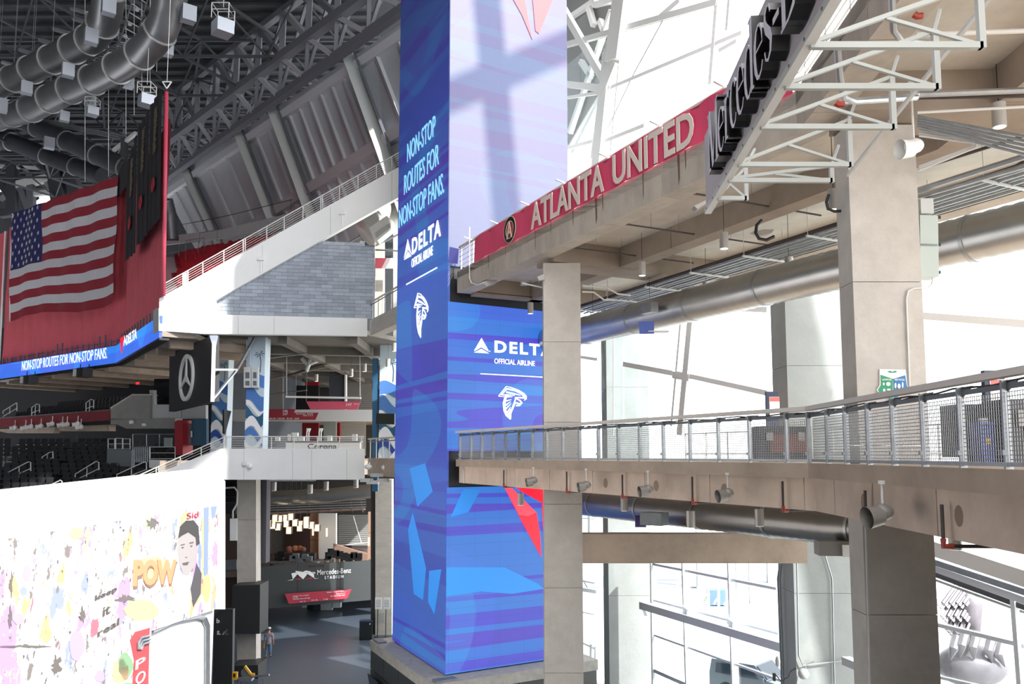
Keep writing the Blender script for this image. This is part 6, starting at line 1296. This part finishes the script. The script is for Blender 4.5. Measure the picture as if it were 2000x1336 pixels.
roofduct('dark round duct running down to the flag corner, lower one of the pair', ((-40, 262, 86), (30, 280, 85), (110, 312, 84), (200, 344, 82)), .9, DRD, (), 4.2, False)
t = thing('cable_ladder', 'zigzag lattice cable ladder between the two fat silver roof ducts', 'cable ladder', at(150, 150, 53)); q = [at(*p) for p in ((0, 214, 60), (90, 172, 57), (170, 128, 54), (232, 92, 51), (248, 82, 50), (262, 40, 49), (276, -10, 48))]
for a, b in zip(q, q[1:]):
    o = V((.35, .25, .15)); MB().beam(a + o, b + o, .08).build('side_rail', STEELD, t); MB().beam(a - o, b - o, .08).build('side_rail', STEELD, t); k = max(3, int((b - a).length / .5))
    for i in range(k): MB().beam(a.lerp(b, i / k) + o, a.lerp(b, (i + 1) / k) - o, .05).build('rung', STEEL, t)
for i, (x, y) in enumerate(((6, 122), (40, 98), (78, 78), (106, 57), (144, 37), (140, 17), (236, 10), (222, 38), (213, 62))): one(MB().tube([at(x, y, 60), at(x + 32, y + 9, 58)], .16, 8), 'roof_tube', TRL, f'short grey tube poking out beside the upper silver duct, {ORD[i]} from the picture edge', 'pipe', 'short tubes beside the roof duct', smooth=True)
for (x, y, Y, s_, l) in ((435, 55, 46, 1.0, 'grey cube speaker hung from a wire frame in the dark roof'), (286, 197, 48, .8, 'tilted grey box speaker hung behind the black banners'), (180, 218, 54, .7, 'round-bodied projector hung under the lower silver duct')):
    c = at(x, y, Y); t = thing('hanging_speaker', l, 'speaker', c); MB().box(c, (s_, s_, s_ * .8), (.75, .66, 0)).build('cabinet', mat('outlet_face', (0, 0, 0)), t)
    m = MB()
    for a, b in ((-.5, -.5), (.5, -.5), (.5, .5), (-.5, .5)): m.tube([c + V((a * s_, b * s_, s_ * .4)), c + V((a * s_, b * s_, s_ * 1.3))], .03, 4)
    for z in (.9, 1.3): m.tube([c + V((-.5 * s_, -.5 * s_, z * s_)), c + V((.5 * s_, -.5 * s_, z * s_)), c + V((.5 * s_, .5 * s_, z * s_)), c + V((-.5 * s_, .5 * s_, z * s_)), c + V((-.5 * s_, -.5 * s_, z * s_))], .03, 4)
    m.tube([c + V((0, 0, s_ * 1.3)), c + V((0, 0, 37 - c.z))], .02, 4); m.build('rigging_frame', GSTEEL, t)
for i, (x, y) in enumerate(((212, 345), (166, 355), (246, 262), (262, 225), (277, 180), (293, 160), (306, 140))): one(MB().tube([at(x, y, 54), at(x, -60, 54)], .02, 4), 'rigging_wire', GSTEEL, f'thin rigging wire dropping to the flag and black banners, {ORD[i]} from the flag', 'wire', 'rigging wires')
t = thing('service_gantry', 'bright edged pipe gantry crossing behind the hanging wires above the flag', 'gantry', at(160, 240, 80))
for k in range(3): MB().tube([at(86, 234 + k * 3, 80), at(246, 266 + k * 4, 76)], .09, 6).build('pipe', STEEL, t)
MB().beam(at(222, 294, 76), at(266, 260, 74), .3).build('brace', RIBL, t); MB().beam(at(243, 270, 75), at(243, 310, 75), .5).build('post', TRD, t)
# rounded duct end beyond the red seats
duct('round_duct', 'big grey duct bend showing behind the red curtain above the red seats', [at(322, 390, 60), at(330, 420, 60.5), at(334, 470, 61)], .55, DRD, 9)
# ================================================================ STEEL AND GLASS FACADE (upper right of the tower)
PF = Pl((2.0, 50), (10, 34)); WF = mat('facade_white', '#e4e4e1', .5); WFG = mat('facade_grey', '#f0f0ee', .55)
fs = thing('steel_facade', 'white triangulated steel frame of the great window beyond the pink banner', 'facade', (6, 42, 9))
FRM = [((1222, -20), (1204, 120), 46, WF), ((1204, 120), (1176, 190), 30, WF), ((1192, 100), (1162, 400), 28, WF), ((1186, 165), (1160, 440), 6, WFG), ((1212, 95), (1190, 330), 4, WFG), ((1100, 18), (1192, 177), 15, WF), ((1105, 88), (1402, 4), 12, WF), ((1105, 94), (1402, 10), 2, WFG),
       ((1192, 172), (1450, 64), 8, WFG), ((1100, 164), (1174, 172), 13, WF), ((1100, 192), (1172, 181), 6, WF), ((1298, 36), (1237, 148), 5, WFG), ((1237, 148), (1188, 250), 4, WFG), ((1172, 280), (1260, 245), 8, WFG), ((1100, 292), (1158, 276), 7, WFG), ((1174, 168), (1156, 310), 6, WFG), ((1402, -10), (1388, 165), 10, WFG), ((1290, 34), (1330, 0), 12, WFG), ((1405, 100), (1440, 80), 9, WFG), ((1425, 0), (1420, 60), 8, WF)]
for a, b, w_, m_ in FRM:
    p, q = PF.pt(*a), PF.pt(*b); ww = w_ * (p.y + q.y) / 2 / 1615; MB().beam(p, q, ww, ww * .7, PF.n).build('member', m_, fs)
m = MB()
for q in ([(1100, -10), (1202, -10), (1182, 165), (1150, 215), (1100, 300)],): m.plate(PF, q, .1, -1.4)
m.build('closure_panel', mat('closure_grey', '#8e8e8c', .6), fs)
for a, b in (((1113, 35), (1165, 0)), ((1113, 260), (1195, 20)), ((1150, 15), (1160, 50)), ((1135, 120), (1155, 150)), ((1172, 40), (1180, 60)), ((1160, 10), (1200, 0)), ((1120, 300), (1180, 180))): MB().beam(PF.pt(*a, -1.1), PF.pt(*b, -1.1), .3, .3).build('back_rib', WFG, fs)
gp = thing('facade_glazing', 'clear glass sheets of the great window behind the white steel frame', 'glazing', (6, 42, 9))
for i in range(4):
    for z0, z1 in ((7.6, 15), (15.05, 24)): MB().prism([PF.w(-2 + i * 5.5, z0, -.6), PF.w(3.45 + i * 5.5, z0, -.6), PF.w(3.45 + i * 5.5, z1, -.6), PF.w(-2 + i * 5.5, z1, -.6)], PF.n * -.03).build('pane', GLASS, gp)
# facade members seen between the two walkways
PM = Pl((4.3, 44), (12.2, 28.5)); PM2 = Pl((12.2, 28.5), (19, 15))
fm = thing('steel_facade', 'sloping white steel members of the great window between the two walkways', 'facade', (9, 34, 2))
for pl, a, b, w_, m_ in ((PM, (1219, 711), (1315, 729), 10, WFG), (PM, (1322, 729), (1500, 768), 10, WFG), (PM, (1331, 618), (1312, 832), 6, WFG), (PM, (1352, 610), (1330, 850), 16, WF), (PM, (1405, 601), (1500, 605), 11, WFG), (PM, (1198, 660), (1198, 850), 2, WFG), (PM, (1316, 732), (1348, 738), 14, WF),
                         (PM, (1120, 695), (1165, 702), 6, WFG), (PM2, (1583, 609), (1660, 614), 12, WFG), (PM2, (1790, 616), (2020, 634), 15, WFG), (PM2, (1590, 780), (1660, 794), 9, WFG), (PM, (1552, 600), (1560, 810), 3, WF), (PM2, (1580, 620), (1584, 800), 2, WFG)):
    p, q = pl.pt(*a, .3), pl.pt(*b, .3); ww = w_ * (p.y + q.y) / 2 / 1615; MB().beam(p, q, ww, ww * .6, pl.n).build('member', m_, fm)
for pl in (PM, PM2):
    k = 4
    for i in range(k):
        for z0, z1 in ((-1.0, 3.4), (3.45, 7.5)): MB().prism([pl.w(i * pl.L / k + .03, z0, 0), pl.w((i + 1) * pl.L / k - .03, z0, 0), pl.w((i + 1) * pl.L / k - .03, z1, 0), pl.w(i * pl.L / k + .03, z1, 0)], pl.n * -.03).build('pane', GLASS, fm)
# upper parts of the piers: the conduit pair on the broad pier
cdp = thing('conduit_pair', 'conduits climbing the broad pale pier behind the dull duct', 'conduit', (9.4, 29, -6)); 
for x in (1537, 1541): MB().tube([at(x - 9, 620, 28.9), at(x - 3, 1010, 28.9), at(x - 18, 1130, 28.9), at(x - 10, 1345, 28.9)], .03, 6).build('conduit', STEEL, cdp, smooth=True)
for p in ([(1556, 1100), (1560, 1280), (1568, 1300), (1650, 1290)], [(1610, 1080), (1625, 1130), (1630, 1345)], [(1580, 1320), (1572, 1300), (1590, 1292)]): MB().tube([at(*q, 27.9) for q in p], .025, 6).build('conduit', STEEL, cdp, smooth=True)
c = at(1569, 1316, 27.7); MB().sphere(c, .18, 6).build('round_box', GSTEEL, cdp, smooth=True); MB().beam(at(1652, 1290, 27), at(1690, 1306, 26), .3, .25).build('steel_stub', GSTEEL, cdp)
t = thing('small_camera', 'small camera cluster with cables at the edge of the broad pier', 'camera', at(1520, 1310, 27.5))
MB().sphere(at(1519, 1292, 27.4), .12, 6, (.7, .7, 1.5)).build('horn', GSTEEL, t, smooth=True); MB().tube([at(1512, 1315, 27.4), at(1525, 1330, 27.4), at(1540, 1322, 27.4), at(1545, 1310, 27.4), at(1555, 1305, 27.4)], .02, 5).build('cable', BLACK, t); MB().box(at(1512, 1322, 27.4), (.08, .08, .25)).build('sensor', BLACK, t)
# ---- lower curtain wall
FL = Pl((6.6, 40.9), (10.6, 32.1)); AL = mat('aluminium', '#dfe5e8', .5); ALD = mat('aluminium_dark', '#d8dce4', .5)
w1 = thing('curtain_wall', 'glass curtain wall with slanting transoms between the two broad piers', 'glazing', (8.5, 36, FLR))
def span(pl, a, b, w_, m_, par, off=0, nm='transom', dep=1.0):
    p, q = pl.pt(*a, off), pl.pt(*b, off); ww = w_ * (p.y + q.y) / 2 / 1615; MB().beam(p, q, ww * dep, ww).build(nm, m_, par)
for a, b, w_ in (((1272, 1101), (1518, 1150), 5), ((1272, 1171), (1522, 1238), 4), ((1274, 1239), (1530, 1331), 4), ((1276, 1308), (1360, 1345), 7)): span(FL, a, b, w_, ALD, w1)
span(FL, (1254, 1182), (1530, 1264), 15, ALD, w1, .8, 'pipe_transom')
for x0, x1 in ((1272, 1276), (1338, 1346), (1427, 1436)): span(FL, (x0, 1090), (x1, 1345), 4, AL, w1, 0, 'mullion', 4)
u_ = [FL.sz(x, 1200)[0] for x in (1272, 1342, 1431, 1530)]
for i in range(3):
    for z0, z1 in ((-12.2, -10.2), (-10.1, -7.9), (-7.8, -5.4), (-5.3, -3)): MB().prism([FL.w(u_[i] + .06, z0, -.04), FL.w(u_[i + 1] - .06, z0, -.04), FL.w(u_[i + 1] - .06, z1, -.04), FL.w(u_[i] + .06, z1, -.04)], FL.n * -.02).build('pane', GLASS, w1)
for x, y in ((1342, 1192), (1431, 1217)): MB().box(FL.pt(x, y, .5), (.25, .9, .25)).build('bracket', AL, w1)
MB().beam(FL.pt(1257, 1186, .9), FL.pt(1262, 1200, .4), .15).build('bracket', AL, w1)
FW = Pl((3.3, 46.5), (4.95, 46.5)); w2 = thing('curtain_wall', 'narrow glazed strip between the slim column and the bluish pier', 'glazing', (4, 46.5, FLR))
for a, b, w_ in (((1130, 1133), (1172, 1141), 3), ((1130, 1150), (1172, 1157), 7), ((1130, 1194), (1172, 1203), 2), ((1138, 1256), (1172, 1272), 3), ((1130, 1012), (1172, 1014), 2)): span(FW, a, b, w_, ALD, w2)
for a, b in (((1150, 1005), (1150, 1045)), ((1163, 1262), (1160, 1345)), ((1154, 1258), (1152, 1345))): span(FW, a, b, 4, AL, w2, 0, 'mullion')
MB().prism([FW.w(-.4, -12.2, -.05), FW.w(1.8, -12.2, -.05), FW.w(1.8, -2, -.05), FW.w(-.4, -2, -.05)], FW.n * -.02).build('pane', GLASS, w2)
# canopy and glazing beside the wide column
FR_ = Pl((11.9, 26), (15.6, 18.0)); w3 = thing('canopy_glazing', 'glazed bay under a grey canopy beam beside the wide column, sculpture outside', 'glazing', (13, 23, FLR))
for a, b, w_, m_, off in (((1815, 1066), (2030, 1136), 30, WFG, .6), ((1815, 1094), (2030, 1165), 12, STEELD, .4), ((1815, 1106), (2030, 1182), 13, ALD, .3), ((1815, 1117), (2030, 1196), 10, mat('canopy_dark', '#4d4b4c', .6), .1), ((1815, 1128), (2030, 1206), 5, GSTEEL, 0), ((1815, 1216), (2030, 1268), 8, AL, 0), ((1815, 1318), (2030, 1368), 6, AL, 0)): span(FR_, a, b, w_, m_, w3, off)
span(FR_, (1980, 1140), (1996, 1345), 9, AL, w3, .1, 'mullion', 2)
for z0, z1 in ((-9.2, -4.9),): MB().prism([FR_.w(-.5, z0, -.04), FR_.w(FR_.L + 1, z0, -.04), FR_.w(FR_.L + 1, z1, -.04), FR_.w(-.5, z1, -.04)], FR_.n * -.02).build('pane', GLASS, w3)
# ---- outside on the plaza
sp_ = at(1898, 1300, 30); t = thing('bird_sculpture', 'polished metal sculpture of a feathered bird clutching a large ball, outside the bay window', 'sculpture', (sp_.x, sp_.y, FLR))
SCM = mat('sculpture_steel', '#77737a', .45, .3, var=.4, vs_=1.5); MB().sphere(sp_, 1.0, 10, (1.25, .8, .75)).build('ball', SCM, t, smooth='all'); MB().tube([V((sp_.x, sp_.y, FLR)), sp_ - V((0, 0, .6))], [.9, .5], 12).build('pedestal', GSTEEL, t); random.seed(4)
for k, (x, y) in enumerate(((1862, 1268), (1878, 1262), (1900, 1266), (1930, 1272), (1950, 1280))):
    MB().tube([at(x + 6, y - 22, 29.6), at(x, y, 29.2), at(x + (k - 1.5) * 5, y + 22, 29.3)], [.17, .15, .03], 7).build('talon', SCM, t, smooth=True)
for r in range(4):
    for k in range(14 - r * 2):
        x, y = 1834 + k * 4.5 + r * 4, 1142 + r * 26 + (k % 3) * 5; a = at(x + 20, y, 30.2 + r * .1); b = at(x - 6 + r * 6, y + 36, 29.9 - r * .1)
        MB().beam(a, b, .09, .05, (0, -1, .3)).build('feather', SCM, t)
MB().tube([at(1880, 1138, 30.4), at(1888, 1180, 30.4), at(1890, 1250, 30.3)], [.3, .55, .4], 10).build('leg_plume', SCM, t, smooth='all')
t = thing('parked_car', 'dark grey off-road car parked on the plaza outside the curtain wall', 'car', (11.6, 42, FLR)); cx_, cy_ = 11.9, 43.0; e_ = V((.72, -.69, 0)); n_2 = V((.69, .72, 0)); O = V((10.2, 43.6, FLR))
CAR = mat('car_grey', '#5c6670', .25, .4); CG = mat('car_glass', '#26313c', .08)
pr_ = [(0, .45), (0, 1.15), (.15, 1.85), (2.55, 1.9), (3.2, 1.25), (4.5, 1.1), (4.6, .5)]
MB().prism([O + e_ * x + UP * z for x, z in pr_], n_2 * 1.85).build('body', CAR, t)
for q in ([(.35, 1.2), (.42, 1.7), (1.25, 1.74), (1.25, 1.2)], [(1.33, 1.2), (1.33, 1.74), (2.4, 1.76), (2.75, 1.25)]): MB().prism([O + e_ * x + UP * z - n_2 * .015 for x, z in q], n_2 * .02).build('side_window', CG, t)
MB().prism([O + e_ * x + UP * z + n_2 * y for x, z, y in ((2.62, 1.84, .1), (2.62, 1.84, 1.75), (3.16, 1.3, 1.75), (3.16, 1.3, .1))], (.02, -.02, .03)).build('windscreen', CG, t)
for x in (.95, 3.7):
    for y in (0, 1.65): MB().prism([O + e_ * (x + .4 * math.cos(a)) + UP * (.4 + .4 * math.sin(a)) + n_2 * (y - .05) for a in [k * math.pi / 8 for k in range(16)]], n_2 * .28).build('wheel', BLACK, t)
MB().box(O + e_ * 3.0 - n_2 * .15 + UP * 1.3, (.2, .15, .2), tuple(e_)).build('mirror', CAR, t)
for i, x in enumerate((1322, 1364, 1384, 1404, 1420)):
    c = atz(x, 1184 + i * 2, FLR); m = MB().tube([c, c + V((0, 0, 1.6)), c + V((.5, 0, 2.2))], .12, 6).tube([c + V((.4, 0, .3)), c + V((.9, 0, 1.1))], .1, 5); one(m, 'turnstile', GSTEEL, f'grey turnstile post on the far plaza, {ORD[i]} in the row from the bluish pier', 'turnstile', 'turnstiles on the plaza')
for i, (x, y, h) in enumerate(((1367, 1150, 6), (1444, 1180, 7), (1470, 1178, 7), (1504, 1140, 5))):
    c = atz(x, y, FLR); m = MB().box(c + V((0, 0, h / 2)), (.5, .5, h)); m.box(c + V((2.0, 0, h)), (4.5, .5, .4)); one(m, 'gate_frame', GSTEEL, f'pale steel portal frame on the far plaza, {ORD[i]} from the bluish pier', 'frame', 'portal frames on the plaza')
one(MB().box(atz(1410, 1182, FLR) + V((0, 0, .7)), (2.2, 1.2, 1.2)), 'blue_crate', mat('crate_blue', '#6a86c8', .6), 'pale blue crate behind the turnstiles on the plaza', 'crate')
one(MB().box(atz(1390, 1190, FLR) + V((4, 14, .05)), (26, 7, .1)), 'plaza_mat', mat('plaza_mat', '#8d9298', .9), 'grey mat strip laid on the plaza behind the turnstiles', 'mat')
# ---- things standing on the lower walkway deck
def kiosk(label, c, w_, d_, h, px=None):
    t = thing('waste_station', label, 'bin station', c); MB().box(c + V((0, 0, h / 2 + .05)), (w_, d_, h)).build('body', mat('station_black', '#26262a', .5), t)
    MB().box(c + V((.1, -d_ / 2 - .015, h * .55)), (w_ * .72, .03, h * .55)).build('brick_red_panel', mat('brick_panel', '#6e3f38', .6), t)
    for k in (-.3, .3): MB().box(c + V((k * w_, -d_ / 2 - .04, h * .75)), (w_ * .12, .02, h * .25)).build('label_plate', mat('label_grey', '#9a9894', .6), t)
    for k in (-.4, -.1, .2, .4): MB().tube([c + V((k * w_, 0, 0)), c + V((k * w_, 0, .06))], .04, 6).build('foot', BLACK, t)
    return t
kiosk('black waste station with brick-red front behind the mesh, left of the wide column', V((6.75, 20.6, -.16)), 1.3, .6, .82); kiosk('black waste station with brick-brown front at the right end of the walkway', V((8.0, 12.6, -.16)), 1.2, .6, .95)
c = V((7.55, 13.4, -.16)); one(MB().box(c + V((-.1, 0, .55)), (.62, .5, .85)).box(c + V((-.1, 0, .07)), (.2, .2, .12)), 'black_display_case', mat('station_black', (0, 0, 0)), 'black rounded display case behind the mesh at the right end', 'case')
c = V((7.3, 12.6, -.16)); t = thing('wheeled_bin', 'slim blue wheeled bin with a small yellow mark behind the mesh', 'bin', c); MB().prism([c + V(q) for q in ((-.07, 0, .05), (.1, 0, .05), (.12, 0, .62), (-.12, 0, .62))], (0, .3, 0)).build('body', mat('bin_blue', '#3f4f9c', .5), t)
MB().box(c + V((0, .12, .64)), (.28, .34, .05)).build('lid', mat('bin_blue', (0, 0, 0)), t); MB().box(c + V((0, -.01, .38)), (.06, .01, .1)).build('yellow_mark', mat('mark_yellow', '#d8b02c', .6), t); MB().box(c + V((.0, .1, .7)), (.1, .1, .06)).build('cup', WHITE, t)
for i, (x, y0, Y, l) in enumerate(((1513, 765, 21.6, 'slim dark kiosk with a glowing red and white screen behind the left waste station'), (1952, 724, 12.9, 'dark kiosk with glowing red and white screen, at the right end'))):
    top = at(x, y0, Y).z; c = V(((x - 1000) / 1615 * Y, Y, -.16)); t = thing('digital_kiosk', l, 'kiosk', c); w_ = .32; MB().box(c + V((0, 0, (top + .16) / 2)), (w_, .1, top + .16)).build('case', mat('kiosk_blue', '#33415c', .4), t)
    MB().box(c + V((.05, -.06, top - .3 + .16 - .12)), (w_ * .8, .02, .55)).build('screen', mat('kiosk_screen', '#fbeeee', .4, emit=.9), t); MB().box(c + V((.05, -.075, top - .05)), (w_ * .8, .01, .12)).build('red_bar', mat('kiosk_red', '#ff5a50', .4, emit=.8), t); MB().box(c + V((.05, -.075, .62)), (w_ * .8, .01, .1)).build('red_bar', mat('kiosk_red', (0, 0, 0)), t)
one(MB().box((7.55, 12.9, .62), (.16, .02, .3)), 'menu_board', mat('menu_red', '#c85a58', .5, emit=.2), 'small red-edged white menu board above the black display case', 'sign')
m = MB()
# ---- steel mast and rail of the great window behind the viewer's right shoulder (they throw the crossed shadow on the screen)
def back(px, py, d): return PLr.pt(px, py) - SUN * d
b1, b2 = back(800, 222, 30), back(1200, 50, 30); dd_ = (b2 - b1).normalized(); b1, b2 = b1 - dd_ * 6, b2 + dd_ * 14; one(MB().beam(b1, b2, .9, .9), 'facade_rail', WF, 'white sloping steel rail of the great window outside the view', 'beam')
b1, b2 = back(940, -120, 31), back(1003, 560, 31); dd_ = (b2 - b1) / (b2.z - b1.z); b1, b2 = b1 + dd_ * 8, b2 + dd_ * (FLR - b2.z); one(MB().beam(b1, b2, 1.0, 1.0), 'facade_mast', WF, 'white leaning steel mast of the great window outside the view', 'mast')

# ---- small fittings on the two concrete walkways
one(MB().prism([at(878, 482, 32.9), at(896, 486, 32.6), at(894, 515, 32.6), at(876, 512, 32.9)], (0, .04, 0)), 'end_screen', mat('end_violet', '#6a6ab8', .4), 'small violet sheet hung at the end of the upper bridge against the tower', 'sheet')
for q, Y, l in ((((944, 551), (958, 543), (972, 546), (966, 553), (950, 559)), 30.5, 'grey wedge floodlight under the upper bridge near the tower'), (((1017, 549), (1030, 549), (1030, 556), (1017, 556)), 29.5, 'small grey box under the upper bridge beside the slim column'),
                (((1049, 541), (1064, 534), (1064, 546), (1053, 548)), 26.8, 'tilted grey fixture at the head of the slim column'), (((1470, 452), (1492, 448), (1512, 448), (1508, 454), (1490, 458)), 21, 'flat grey floodlight beside the curved black cable'), (((1356, 402), (1385, 388), (1389, 392), (1362, 408)), 18.5, 'long grey bracket light at the lower tip of the big sign')):
    one(MB().prism([at(x, y, Y) for x, y in q], (0, .3, .02)), 'fixture', FLM, l, 'fixture')
one(MB().tube([S1.pt(917, 444, .04), S1.pt(917, 543, .04), S1.pt(921, 553, .04), S1.pt(932, 556, .04), S1.pt(945, 552, .04)], .025, 6), 'conduit_pipe', WSTEEL, 'white conduit running down the end of the upper bridge fascia', 'conduit', smooth=True)
one(MB().tube([S1.pt(1000, 908, -.1), S1.pt(912, 904, -.1), S1.pt(905, 908, -.1), S1.pt(906, 944, -.1)], .022, 6), 'conduit_pipe', WSTEEL, 'white conduit bending down the tower end of the walkway beam', 'conduit', smooth=True)
one(MB().tube([at(x, y, 28) for x, y in ((1020, 553), (1066, 563), (1066, 563.5))], .03, 5).tube([at(x, y, 27.5) for x, y in ((1137, 558), (1187, 562), (1206, 574), (1232, 577))], .03, 5).tube([at(x, y, 27.5) for x, y in ((1137, 570), (1160, 571), (1180, 586), (1200, 586))], .03, 5), 'conduit_pipe', WSTEEL, 'white conduits jogging past the slim column under the bridge', 'conduit', smooth=True)
